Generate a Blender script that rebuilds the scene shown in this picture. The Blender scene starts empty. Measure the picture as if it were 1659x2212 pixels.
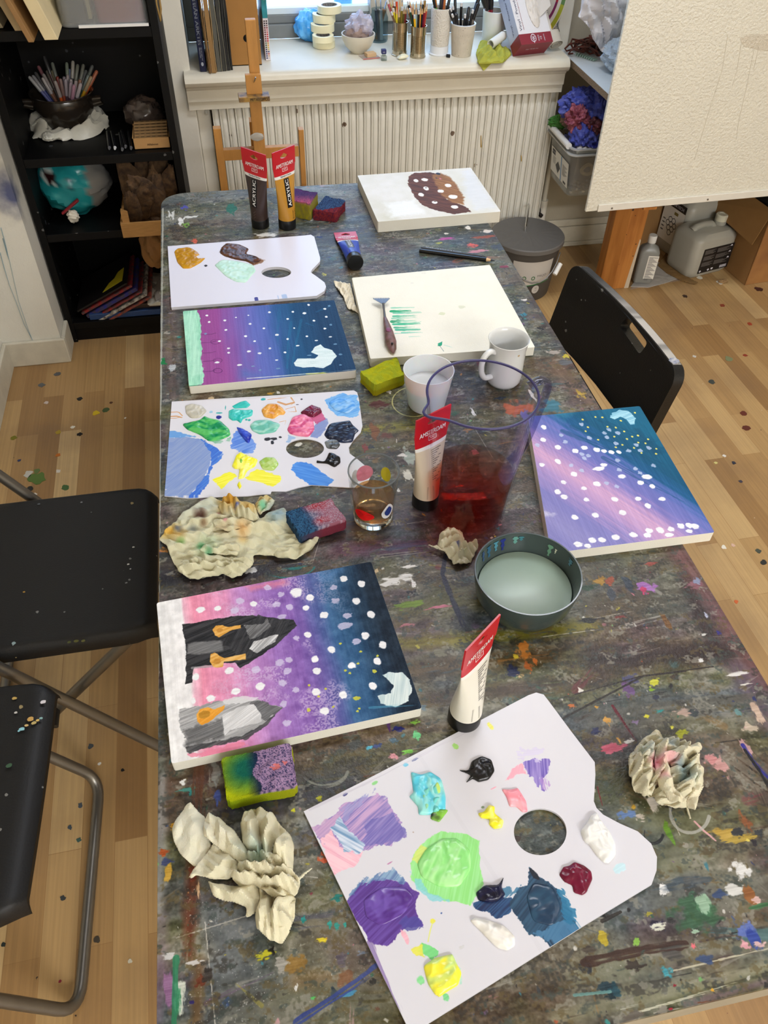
import bpy,bmesh,math,random
import numpy as np
from mathutils import Vector,Matrix
from mathutils.geometry import tessellate_polygon
PI=math.pi
scene=bpy.context.scene
COL=scene.collection
scene.cycles.transparent_max_bounces=32
rng=np.random.default_rng(7)
random.seed(7)
FPX,PITCH,ROLL,YAW=1707.42529,0.803542053,0.0263240752,-0.209349131
IW,IH=1659.0,2212.0
CAM=np.array([0.0,0.0,1.66])
def _frame():
 cp,sp=math.cos(PITCH),math.sin(PITCH)
 fw=np.array([0,cp,-sp]);up=np.array([0,sp,cp]);rt=np.array([1.0,0,0])
 c,s=math.cos(ROLL),math.sin(ROLL)
 r2=c*rt+s*up;u2=-s*rt+c*up
 cy,sy=math.cos(YAW),math.sin(YAW)
 Rz=np.array([[cy,-sy,0],[sy,cy,0],[0,0,1]])
 return Rz@r2,Rz@u2,Rz@fw
RT,UP,FW=_frame()
def ray(u,v): return RT*(u-IW/2)-UP*(v-IH/2)+FW*FPX
def at(u,v,z):
 d=ray(u,v); return CAM+d*((z-CAM[2])/d[2])
def at_y(u,v,y):
 d=ray(u,v); return CAM+d*(y/d[1])
def at_x(u,v,x):
 d=ray(u,v); return CAM+d*(x/d[0])
def proj(p):
 d=np.array(p)-CAM;w=d@FW
 return IW/2+FPX*(d@RT)/w,IH/2-FPX*(d@UP)/w
def hgt(x,y,z0,v):
 lo,hi=z0,z0+1.2
 for _ in range(40):
  m=(lo+hi)/2
  if proj((x,y,m))[1]>v:lo=m
  else:hi=m
 return lo-z0
def crop(pts,ox,oy,s): return [(ox+p[0]/s,oy+p[1]/s) for p in pts]
_TAB=np.random.default_rng(99).random((256,256))
def vn(x,y,seed=0):
 x=np.asarray(x,float)+seed*37.17;y=np.asarray(y,float)+seed*19.73
 xi=np.floor(x).astype(int);yi=np.floor(y).astype(int)
 fx=x-xi;fy=y-yi
 fx=fx*fx*(3-2*fx);fy=fy*fy*(3-2*fy)
 a=_TAB[xi&255,yi&255];b=_TAB[(xi+1)&255,yi&255]
 c=_TAB[xi&255,(yi+1)&255];d=_TAB[(xi+1)&255,(yi+1)&255]
 return (a*(1-fx)+b*fx)*(1-fy)+(c*(1-fx)+d*fx)*fy
def fbm(x,y,seed=0,oct=4):
 s=0;a=.5;t=0
 for o in range(oct):
  s=s+a*vn(x*2**o,y*2**o,seed+o*3);t+=a;a*=.55
 return s/t
def tri(t): return np.abs((t%1.0)*2-1)*2-1
def crumple(p,seed,lam=(.012,.05),n=9):
 """sum of triangle waves: a surface of flat facets and sharp creases"""
 r=np.random.default_rng(seed);out=0
 p=np.asarray(p,float)
 w=p+.006*np.stack([vn(p[:,0]*40,p[:,1]*40,seed+k)-.5 for k in range(p.shape[1])],1)
 for k in range(n):
  d=r.normal(size=p.shape[1]);d/=np.linalg.norm(d)
  l=lam[0]*(lam[1]/lam[0])**r.random()
  out=out+tri(w@d/l+r.random())*l*.2
 return out/math.sqrt(n)*1.6
def lin(c):
 c=np.asarray(c,float)/255.0
 return np.where(c<=.04045,c/12.92,((c+.055)/1.055)**2.4)
MATS={}
def mat(name,rgb=(200,200,200),rough=.5,metal=0,var=0,vscale=25,bump=0,bscale=120,trans=0,ior=1.45,coat=0,attr=False,img=None,emis=None,stretch=None,rgb2=None,alpha=1,spec=.5,sss=0,dirt=None,speck=None):
 if name in MATS: return MATS[name]
 m=bpy.data.materials.new(name);m.use_nodes= True
 nt=m.node_tree;N=nt.nodes;L=nt.links
 b=N['Principled BSDF'];MATS[name]=m
 c=tuple(lin(rgb))+(1,)
 b.inputs['Base Color'].default_value=c
 b.inputs['Roughness'].default_value=rough;b.inputs['Metallic'].default_value=metal
 b.inputs['Transmission Weight'].default_value=trans;b.inputs['IOR'].default_value=ior
 b.inputs['Coat Weight'].default_value=coat;b.inputs['Alpha'].default_value=alpha
 b.inputs['Specular IOR Level'].default_value=spec
 if sss:b.inputs['Subsurface Weight'].default_value=sss;b.inputs['Subsurface Scale'].default_value=.01
 out= None
 tc=N.new('ShaderNodeTexCoord')
 vec=tc.outputs['Object']
 if stretch:
  mp=N.new('ShaderNodeMapping');mp.inputs['Scale'].default_value=stretch
  L.new(vec,mp.inputs['Vector']);vec=mp.outputs['Vector']
 if attr:
  a=N.new('ShaderNodeAttribute');a.attribute_name='Col';out=a.outputs['Color']
 elif img is not None:
  t=N.new('ShaderNodeTexImage');t.image=img;t.extension='EXTEND';out=t.outputs['Color']
 if var or rgb2 is not None:
  nz=N.new('ShaderNodeTexNoise');nz.inputs['Scale'].default_value=vscale;nz.inputs['Detail'].default_value=5
  L.new(vec,nz.inputs['Vector'])
  mx=N.new('ShaderNodeMix');mx.data_type='RGBA'
  cr=N.new('ShaderNodeMapRange');cr.inputs[1].default_value=.35;cr.inputs[2].default_value=.65
  L.new(nz.outputs['Fac'],cr.inputs[0]);L.new(cr.outputs[0],mx.inputs[0])
  if out is not None:
   mu=N.new('ShaderNodeMix');mu.data_type='RGBA';mu.blend_type='MULTIPLY';mu.inputs[0].default_value=1
   mx.inputs[6].default_value=(1-var,1-var,1-var,1);mx.inputs[7].default_value=(1,1,1,1)
   L.new(out,mu.inputs[6]);L.new(mx.outputs[2],mu.inputs[7]);out=mu.outputs[2]
  else:
   c2=tuple(lin(rgb2))+(1,) if rgb2 is not None else tuple(x*(1-var) for x in c[:3])+(1,)
   mx.inputs[6].default_value=c;mx.inputs[7].default_value=c2;out=mx.outputs[2]
 if speck:
  sc,share,ramp=speck
  vo=N.new('ShaderNodeTexVoronoi');vo.inputs['Scale'].default_value=sc;L.new(tc.outputs['Object'],vo.inputs['Vector'])
  nz2=N.new('ShaderNodeTexNoise');nz2.inputs['Scale'].default_value=sc*4;L.new(tc.outputs['Object'],nz2.inputs['Vector'])
  sep=N.new('ShaderNodeSeparateColor');L.new(vo.outputs['Color'],sep.inputs[0])
  mr=N.new('ShaderNodeMapRange');mr.inputs[1].default_value=1-share;mr.inputs[2].default_value=1
  mr.inputs[3].default_value=0;mr.inputs[4].default_value=.3;L.new(sep.outputs[0],mr.inputs[0])
  ad=N.new('ShaderNodeMath');ad.operation='MULTIPLY_ADD';ad.inputs[1].default_value=.22;L.new(nz2.outputs['Fac'],ad.inputs[0]);L.new(vo.outputs['Distance'],ad.inputs[2])
  sb=N.new('ShaderNodeMath');sb.operation='SUBTRACT';sb.inputs[1].default_value=.1;L.new(ad.outputs[0],sb.inputs[0])
  lt=N.new('ShaderNodeMath');lt.operation='LESS_THAN';L.new(sb.outputs[0],lt.inputs[0]);L.new(mr.outputs[0],lt.inputs[1])
  rp=N.new('ShaderNodeValToRGB');rp.color_ramp.interpolation='CONSTANT'
  for i,(p,q) in enumerate(ramp):
   e=rp.color_ramp.elements[i] if i<2 else rp.color_ramp.elements.new(p)
   e.position=p;e.color=tuple(lin(q))+(1,)
  L.new(sep.outputs[1],rp.inputs[0])
  mm=N.new('ShaderNodeMix');mm.data_type='RGBA';L.new(lt.outputs[0],mm.inputs[0]);L.new(rp.outputs[0],mm.inputs[7])
  if out is not None:L.new(out,mm.inputs[6])
  else:mm.inputs[6].default_value=c
  out=mm.outputs[2]
 if out is not None:L.new(out,b.inputs['Base Color'])
 if bump:
  nb=N.new('ShaderNodeTexNoise');nb.inputs['Scale'].default_value=bscale;nb.inputs['Detail'].default_value=4
  L.new(vec,nb.inputs['Vector'])
  bp=N.new('ShaderNodeBump');bp.inputs['Strength'].default_value=min(1,bump);bp.inputs['Distance'].default_value=.002*max(1,bump)
  L.new(nb.outputs['Fac'],bp.inputs['Height']);L.new(bp.outputs['Normal'],b.inputs['Normal'])
 if emis:
  b.inputs['Emission Color'].default_value=c;b.inputs['Emission Strength'].default_value=emis
 return m
class B:
 def __init__(s):s.v=[];s.f=[];s.m=[];s.mi=0;s.uv= None
 def add(s,vs,fs):
  o=len(s.v);s.v.extend([tuple(map(float,p)) for p in vs])
  for f in fs:s.f.append([i+o for i in f]);s.m.append(s.mi)
  return s
 def obox(s,c,d,R=None):
  c=np.array(c,float);R=np.eye(3) if R is None else np.array(R)
  vs=[c+R@(np.array([i,j,k])*np.array(d)/2) for i in (-1,1) for j in (-1,1) for k in (-1,1)]
  return s.add(vs,[(0,1,3,2),(4,6,7,5),(0,4,5,1),(2,3,7,6),(0,2,6,4),(1,5,7,3)])
 def box(s,x0,x1,y0,y1,z0,z1): return s.obox(((x0+x1)/2,(y0+y1)/2,(z0+z1)/2),(x1-x0,y1-y0,z1-z0))
 def lathe(s,c,prof,n=40,sx=1,sy=1,R=None,fn=None):
  c=np.array(c,float);vs=[];fs=[];k=len(prof)
  for i in range(n):
   a=2*PI*i/n
   for r,z in prof:
    p=np.array([r*math.cos(a)*sx,r*math.sin(a)*sy,z])
    if fn:p=fn(p,a)
    if R is not None:p=np.array(R)@p
    vs.append(c+p)
  for i in range(n):
   j=(i+1)%n
   for q in range(k-1):
    fs.append((i*k+q,j*k+q,j*k+q+1,i*k+q+1))
  s.add(vs,fs);o=len(s.v)-len(vs)
  for q in (0,k-1):
   if prof[q][0]>1e-6:
    pass
  return s
 def cyl(s,p0,p1,r0,r1=None,n=16): return s.tube([p0,p1],[r0,r0 if r1 is None else r1],n)
 def tube(s,pts,r,n=12,caps=True,flat=1):
  P=[np.array(p,float) for p in pts];k=len(P)
  R=[r]*k if np.isscalar(r) else list(r)
  vs=[];fs=[];ref= None
  for i in range(k):
   t=P[min(i+1,k-1)]-P[max(i-1,0)];t=t/(np.linalg.norm(t)+1e-12)
   if ref is None:
    ref=np.array([0,0,1.0]) if abs(t[2])<.9 else np.array([1.0,0,0])
   a=np.cross(t,ref);a/=np.linalg.norm(a)+1e-12;b=np.cross(a,t);ref=b
   for j in range(n):
    th=2*PI*j/n;vs.append(P[i]+R[i]*(math.cos(th)*a+flat*math.sin(th)*b))
  for i in range(k-1):
   for j in range(n):
    q=(j+1)%n;fs.append((i*n+j,i*n+q,(i+1)*n+q,(i+1)*n+j))
  if caps:fs.append(tuple(range(n))[::-1]);fs.append(tuple(range((k-1)*n,k*n)))
  return s.add(vs,fs)
 def prism(s,outer,z0,z1,holes=(),top_mi=None):
  """outline in XY between z0 and z1 (numbers or functions of x, y)"""
  g0=z0 if callable(z0) else (lambda x,y:z0);g1=z1 if callable(z1) else (lambda x,y:z1)
  loops=[[(p[0],p[1]) for p in outer]]+[[(p[0],p[1]) for p in h] for h in holes]
  tr=tessellate_polygon([[Vector((x,y,0)) for x,y in l] for l in loops])
  flat=[p for l in loops for p in l];n=len(flat)
  vs=[(x,y,g0(x,y)) for x,y in flat]+[(x,y,g1(x,y)) for x,y in flat]
  fs=[];top=[]
  for t in tr:
   a,b_,c=[flat[i] for i in t]
   if (b_[0]-a[0])*(c[1]-a[1])-(b_[1]-a[1])*(c[0]-a[0])<0:t=t[::-1]
   fs.append(tuple(t[::-1]));top.append(tuple(i+n for i in t))
  o=0
  for l in loops:
   k=len(l)
   for i in range(k):
    j=(i+1)%k;fs.append((o+i,o+j,n+o+j,n+o+i))
   o+=k
  base=len(s.v);s.add(vs,fs)
  mi=s.mi;
  if top_mi is not None:s.mi=top_mi
  for f in top:s.f.append([i+base for i in f]);s.m.append(s.mi)
  s.mi=mi
  return s
 def xf(s,M,i0=0):
  M=np.array(M);
  for i in range(i0,len(s.v)):
   p=M@np.append(np.array(s.v[i]),1);s.v[i]=tuple(p[:3])
  return s
def frame(o,z,x):
 """4x4 with local z along z and local x as near x as possible"""
 z=np.array(z,float);z/=np.linalg.norm(z);x=np.array(x,float);x=x-z*(x@z);x/=np.linalg.norm(x)
 y=np.cross(z,x);M=np.eye(4);M[:3,0]=x;M[:3,1]=y;M[:3,2]=z;M[:3,3]=o
 return M
def rotz(a):c,s=math.cos(a),math.sin(a); return np.array([[c,-s,0],[s,c,0],[0,0,1]])
def rotx(a):c,s=math.cos(a),math.sin(a); return np.array([[1,0,0],[0,c,-s],[0,s,c]])
def roty(a):c,s=math.cos(a),math.sin(a); return np.array([[c,0,s],[0,1,0],[-s,0,c]])
ORG={}
def obj(name,b,mats,parent=None,smooth=0,bevel=0,org=None,cols=None,uvf=None,sub=0,fix=True,segs=2,solid=0):
 """link one mesh object; vertices are given in world space; smooth = sharp angle in degrees (0 = flat)"""
 if not isinstance(mats,(list,tuple)):mats=[mats]
 v=np.array(b.v,float)
 if parent is not None:o=ORG[parent.name]
 else:o=np.array(org,float) if org is not None else np.array([(v[:,0].min()+v[:,0].max())/2,(v[:,1].min()+v[:,1].max())/2,v[:,2].min()])
 me=bpy.data.meshes.new(name)
 me.from_pydata([tuple(p) for p in v-o],[],b.f)
 for m in mats:me.materials.append(m)
 if len(mats)>1:me.polygons.foreach_set('material_index',b.m)
 if uvf is not None:
  uv=me.uv_layers.new(name='UVMap');li=np.zeros(len(me.loops),dtype=np.int32);me.loops.foreach_get('vertex_index',li)
  uu=uvf(v)[li];uv.data.foreach_set('uv',uu.astype(np.float32).ravel())
 if cols is not None:
  ca=me.color_attributes.new('Col','FLOAT_COLOR','POINT')
  c=np.ones((len(v),4),np.float32);c[:,:3]=lin(np.clip(cols(v) if callable(cols) else cols,0,255));ca.data.foreach_set('color',c.ravel())
 if fix:
  bm=bmesh.new();bm.from_mesh(me);bmesh.ops.recalc_face_normals(bm,faces=bm.faces);bm.to_mesh(me);bm.free()
 if smooth:
  me.polygons.foreach_set('use_smooth',[True]*len(me.polygons));me.set_sharp_from_angle(angle=math.radians(smooth))
 me.update()
 ob=bpy.data.objects.new(name,me);COL.objects.link(ob)
 if parent is not None:ob.parent=parent
 else:ob.location=o
 ORG[ob.name]=o
 if bevel:
  md=ob.modifiers.new('Bevel','BEVEL');md.width=bevel;md.segments=segs;md.limit_method='ANGLE';md.angle_limit=math.radians(40)
 if solid:md=ob.modifiers.new('Solidify','SOLIDIFY');md.thickness=solid;md.offset=-1
 if sub:
  md=ob.modifiers.new('Subsurf','SUBSURF');md.levels=sub;md.render_levels=sub
 return ob
def tag(o,label,cat,group=None):
 o['label']=label;o['category']=cat
 if group:o['group']=group
 return o
def thing(name,label,cat,loc,group=None):
 o=bpy.data.objects.new(name, None);COL.objects.link(o);o.location=tuple(loc);o.empty_display_size=.03
 ORG[o.name]=np.array(loc,float)
 return tag(o,label,cat,group)
def struct(o):o['kind']='structure'; return o
def dup(root,delta,label,group=None,rz=0):
 r=root.copy();COL.objects.link(r);r.location=Vector(root.location)+Vector(tuple(map(float,delta)));r['label']=label
 if rz:r.rotation_euler=(0,0,rz)
 if group:r['group']=group
 for ch in list(root.children):
  c=ch.copy();COL.objects.link(c);c.parent=r
  for g in ch.children:
   d=g.copy();COL.objects.link(d);d.parent=c
 ORG[r.name]=np.array(r.location)
 return r
_TXT={}
def text_mesh(t):
 if t in _TXT: return _TXT[t]
 cu=bpy.data.curves.new('t','FONT');cu.body=t;cu.size=1;cu.resolution_u=3
 ob=bpy.data.objects.new('t',cu);COL.objects.link(ob)
 dg=bpy.context.evaluated_depsgraph_get();me=bpy.data.meshes.new_from_object(ob.evaluated_get(dg))
 v=np.array([p.co[:] for p in me.vertices]);f=[list(p.vertices) for p in me.polygons]
 bpy.data.objects.remove(ob);bpy.data.curves.remove(cu);bpy.data.meshes.remove(me)
 v=v[:,:2]-[v[:,0].min(),0]
 _TXT[t]=(v,f); return _TXT[t]
def lettering(b,t,fn,width=None,height=None,x0=0,y0=0,bold=False,center=False):
 """fn maps flat (x, y) in metres to a world point; width = full width of the line"""
 v,f=text_mesh(t);v=v.copy()
 sx=width/v[:,0].max() if width else height/.73
 sy=height/.73 if height else sx
 q=v*[sx,sy]
 if center:q[:,0]-=q[:,0].max()/2
 for d in ((0,0),(.035*sx,0)) if bold else ((0,0),):
  b.add([fn(x0+x+d[0],y0+y) for x,y in q],f)
 return b
def inpoly(X,Y,poly):
 ins=np.zeros(np.shape(X),bool);n=len(poly)
 for i in range(n):
  x1,y1=poly[i];x2,y2=poly[(i+1)%n]
  if y1==y2: continue
  c=((y1>Y)!=(y2>Y))&(X<(x2-x1)*(Y-y1)/(y2-y1)+x1);ins^=c
 return ins
def pdist(X,Y,poly,closed=True):
 D=np.full(np.shape(X),1e9);CX=np.zeros(np.shape(X));CY=np.zeros(np.shape(X));n=len(poly)
 for i in range(n if closed else n-1):
  x1,y1=poly[i];x2,y2=poly[(i+1)%n];dx,dy=x2-x1,y2-y1
  t=np.clip(((X-x1)*dx+(Y-y1)*dy)/(dx*dx+dy*dy+1e-15),0,1)
  px,py=x1+t*dx,y1+t*dy;d=np.hypot(X-px,Y-py);k=d<D
  D=np.where(k,d,D);CX=np.where(k,px,CX);CY=np.where(k,py,CY)
 return D,CX,CY
def relief(b,poly,z0,hf,res,skirt=True):
 """grid inside a plan outline raised by hf(x, y, distance to edge)"""
 poly=[(float(p[0]),float(p[1])) for p in poly]
 xs=[p[0] for p in poly];ys=[p[1] for p in poly]
 gx=np.arange(min(xs)-res,max(xs)+2*res,res);gy=np.arange(min(ys)-res,max(ys)+2*res,res)
 X,Y=np.meshgrid(gx,gy,indexing='ij');I=inpoly(X,Y,poly);D,CX,CY=pdist(X,Y,poly)
 use=I[:-1,:-1].astype(int)+I[1:,:-1]+I[:-1,1:]+I[1:,1:]
 cell=use>=2
 Xs=np.where(I,X,CX);Ys=np.where(I,Y,CY);D=np.where(I,D,0)
 idx=-np.ones(X.shape,int);vs=[];fs=[]
 need=np.zeros(X.shape,bool)
 need[:-1,:-1]|=cell;need[1:,:-1]|=cell;need[:-1,1:]|=cell;need[1:,1:]|=cell
 ii=np.argwhere(need);xs_,ys_,ds_=Xs[need],Ys[need],D[need]
 h=hf(xs_,ys_,ds_)
 zz=(z0(xs_,ys_) if callable(z0) else z0)+h
 idx[need]=np.arange(len(ii));vs=list(np.stack([xs_,ys_,zz],1))
 edges={}
 for i,j in np.argwhere(cell):
  f=(idx[i,j],idx[i+1,j],idx[i+1,j+1],idx[i,j+1]);fs.append(f)
  if skirt:
   for k in range(4):
    a,c=f[k],f[(k+1)%4]
    if (c,a) in edges:edges.pop((c,a))
    else:edges[(a,c)]=1
 if skirt:
  n=len(vs);low={}
  for a,c in edges:
   for q in (a,c):
    if q not in low:
     low[q]=len(vs);p=vs[q];zb=z0(p[0],p[1]) if callable(z0) else z0
     vs.append((p[0],p[1],min(zb,p[2])))
   fs.append((a,low[a],low[c],c))
 b.add(vs,fs); return b
def blob(b,c,r,seed,amp=.2,lam=(.3,.9),n=8,nu=40,nv=26,R=None,flat=None):
 """a lump with creases"""
 vs=[];fs=[]
 th=np.linspace(0,PI,nv);ph=np.linspace(0,2*PI,nu,endpoint=False)
 T,Pp=np.meshgrid(th,ph,indexing='ij')
 d=np.stack([np.sin(T)*np.cos(Pp),np.sin(T)*np.sin(Pp),np.cos(T)],-1).reshape(-1,3)
 k=1+amp*crumple(d,seed,lam,n)/lam[1]*2.2
 p=d*k[:, None]*np.array(r)
 if R is not None:p=p@np.array(R).T
 p=p+np.array(c)
 if flat is not None:p[:,2]=np.maximum(p[:,2],flat)
 for i in range(nv-1):
  for j in range(nu):
   q=(j+1)%nu;fs.append((i*nu+j,i*nu+q,(i+1)*nu+q,(i+1)*nu+j))
 return b.add(p,fs)
def ring(u,v,ru,rv,z,n=28,a0=0): return [at(u+ru*math.cos(a0+2*PI*i/n),v+rv*math.sin(a0+2*PI*i/n),z) for i in range(n)]
def px(pts,z): return [tuple(at(p[0],p[1],z)[:2]) for p in pts]
class Paint:
 def __init__(s,O,e1,e2,w,h,z,ppm,base):
  s.O=np.array(O[:2]);s.e1=np.array(e1[:2]);s.e2=np.array(e2[:2]);s.w=w;s.h=h;s.z=z;s.ppm=ppm
  s.nx=int(w*ppm);s.ny=int(h*ppm)
  s.a=np.zeros((s.ny,s.nx,3),np.float32);s.a[:]=np.array(base,np.float32)
  s.k=0
 def L(s,p):
  q=at(p[0],p[1],s.z)[:2]-s.O
  M=np.array([s.e1,s.e2]).T; return np.linalg.solve(M,q)
 def pts(s,P): return [tuple(s.L(p)) for p in P]
 def win(s,x0,x1,y0,y1):
  i0,i1=max(0,int(x0*s.ppm)-1),min(s.nx,int(x1*s.ppm)+2);j0,j1=max(0,int(y0*s.ppm)-1),min(s.ny,int(y1*s.ppm)+2)
  if i1<=i0 or j1<=j0: return None
  X,Y=np.meshgrid((np.arange(i0,i1)+.5)/s.ppm,(np.arange(j0,j1)+.5)/s.ppm)
  return (slice(j0,j1),slice(i0,i1)),X,Y
 def put(s,sl,m,col):
  m=np.clip(m,0,1)[..., None].astype(np.float32);s.a[sl]=s.a[sl]*(1-m)+np.asarray(col,np.float32)*m
 def tint(s,X,Y,col,col2,ang,amp,seed):
  c=np.array(col,float);ca,sa=math.cos(ang),math.sin(ang)
  U=X*ca+Y*sa;V=-X*sa+Y*ca
  n=vn(U*25,V*900,seed)*.6+vn(U*60,V*350,seed+5)*.4
  if col2 is not None:
   t=np.clip((n-.5)*2.4+.5,0,1)[..., None];out=c*(1-t)+np.array(col2,float)*t
  else:out=c+((n-.5)*2*amp)[..., None]
  return out
 def poly(s,P,col,a=1,rough=.0015,soft=.0008,col2=None,ang=0,amp=8,local=False,rs=120,dry=0):
  s.k+=1
  P=P if local else s.pts(P);xs=[p[0] for p in P];ys=[p[1] for p in P];g=rough*2+soft
  r=s.win(min(xs)-g,max(xs)+g,min(ys)-g,max(ys)+g)
  if r is None: return
  sl,X,Y=r
  D,_,_=pdist(X,Y,P);sd=np.where(inpoly(X,Y,P),D,-D)+rough*2*(fbm(X*rs,Y*rs,s.k)-.5)
  m=np.clip(.5+sd/soft,0,1)*a
  if dry:
   ca,sa=math.cos(ang),math.sin(ang);U=X*ca+Y*sa;V=-X*sa+Y*ca
   m=m*np.clip((vn(U*20,V*700,s.k)*.7+vn(U*300,V*300,s.k)*.3-dry+np.clip(sd/.02,0,.3))*6,0,1)
  s.put(sl,m,s.tint(X,Y,col,col2,ang,amp,s.k))
 def dab(s,p,rx,ry=None,ang=0,col=(255,255,255),a=1,rough=.2,soft=.25,local=False,amp=8):
  s.k+=1
  ry=ry or rx;c=p if local else s.L(p);g=max(rx,ry)*1.5
  r=s.win(c[0]-g,c[0]+g,c[1]-g,c[1]+g)
  if r is None: return
  sl,X,Y=r;ca,sa=math.cos(ang),math.sin(ang)
  U=((X-c[0])*ca+(Y-c[1])*sa)/rx;V=(-(X-c[0])*sa+(Y-c[1])*ca)/ry
  rr=np.hypot(U,V)+rough*2*(fbm(U*1.5+s.k*.37,V*1.5+s.k*.91,s.k%50,4)-.5)
  s.put(sl,np.clip((1-rr)/soft,0,1)*a,s.tint(X,Y,col, None,ang,amp,s.k))
 def stroke(s,P,w,col,a=1,dry=.35,col2=None,local=False,amp=10,soft=.15,freq=600,fade=.5):
  s.k+=1
  P=P if local else s.pts(P);xs=[p[0] for p in P];ys=[p[1] for p in P]
  r=s.win(min(xs)-w,max(xs)+w,min(ys)-w,max(ys)+w)
  if r is None: return
  sl,X,Y=r;D=np.full(X.shape,1e9);S=np.zeros(X.shape);Lt=np.zeros(X.shape);acc=0
  for i in range(len(P)-1):
   x1,y1=P[i];x2,y2=P[i+1];dx,dy=x2-x1,y2-y1;ln=math.hypot(dx,dy)+1e-9
   t=np.clip(((X-x1)*dx+(Y-y1)*dy)/ln**2,0,1);d=np.hypot(X-x1-t*dx,Y-y1-t*dy);k=d<D
   D=np.where(k,d,D);S=np.where(k,acc+t*ln,S);Lt=np.where(k,((X-x1)*-dy+(Y-y1)*dx)/ln,Lt);acc+=ln
  e=w/2*(1+.25*(vn(S*150,Lt*40,s.k)-.5)*2)
  m=np.clip((1-D/e)/soft,0,1)
  n=vn(Lt*freq,S*12,s.k)*.65+vn(Lt*freq*1.7,S*60,s.k+9)*.35
  m=m*np.clip((n-dry*(1-fade+fade*2*S/(acc+1e-9)))*7+.5,0,1)*a
  c=np.array(col,float);n2=vn(Lt*freq,S*20,s.k+4)
  if col2 is not None:c=c*(1-n2[..., None])+np.array(col2,float)*n2[..., None]
  else:c=c+((n2-.5)*2*amp)[..., None]
  s.put(sl,m,c)
 def image(s,name):
  im=bpy.data.images.new(name,s.nx,s.ny);px_=np.ones((s.ny,s.nx,4),np.float32);px_[...,:3]=np.clip(s.a/255,0,1)
  im.pixels.foreach_set(px_.ravel());im.update();im.pack(); return im
 def uvf(s,v):
  q=v[:,:2]-s.O;M=np.linalg.inv(np.array([s.e1,s.e2]).T);l=q@M.T
  return l/[s.w,s.h]
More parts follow.
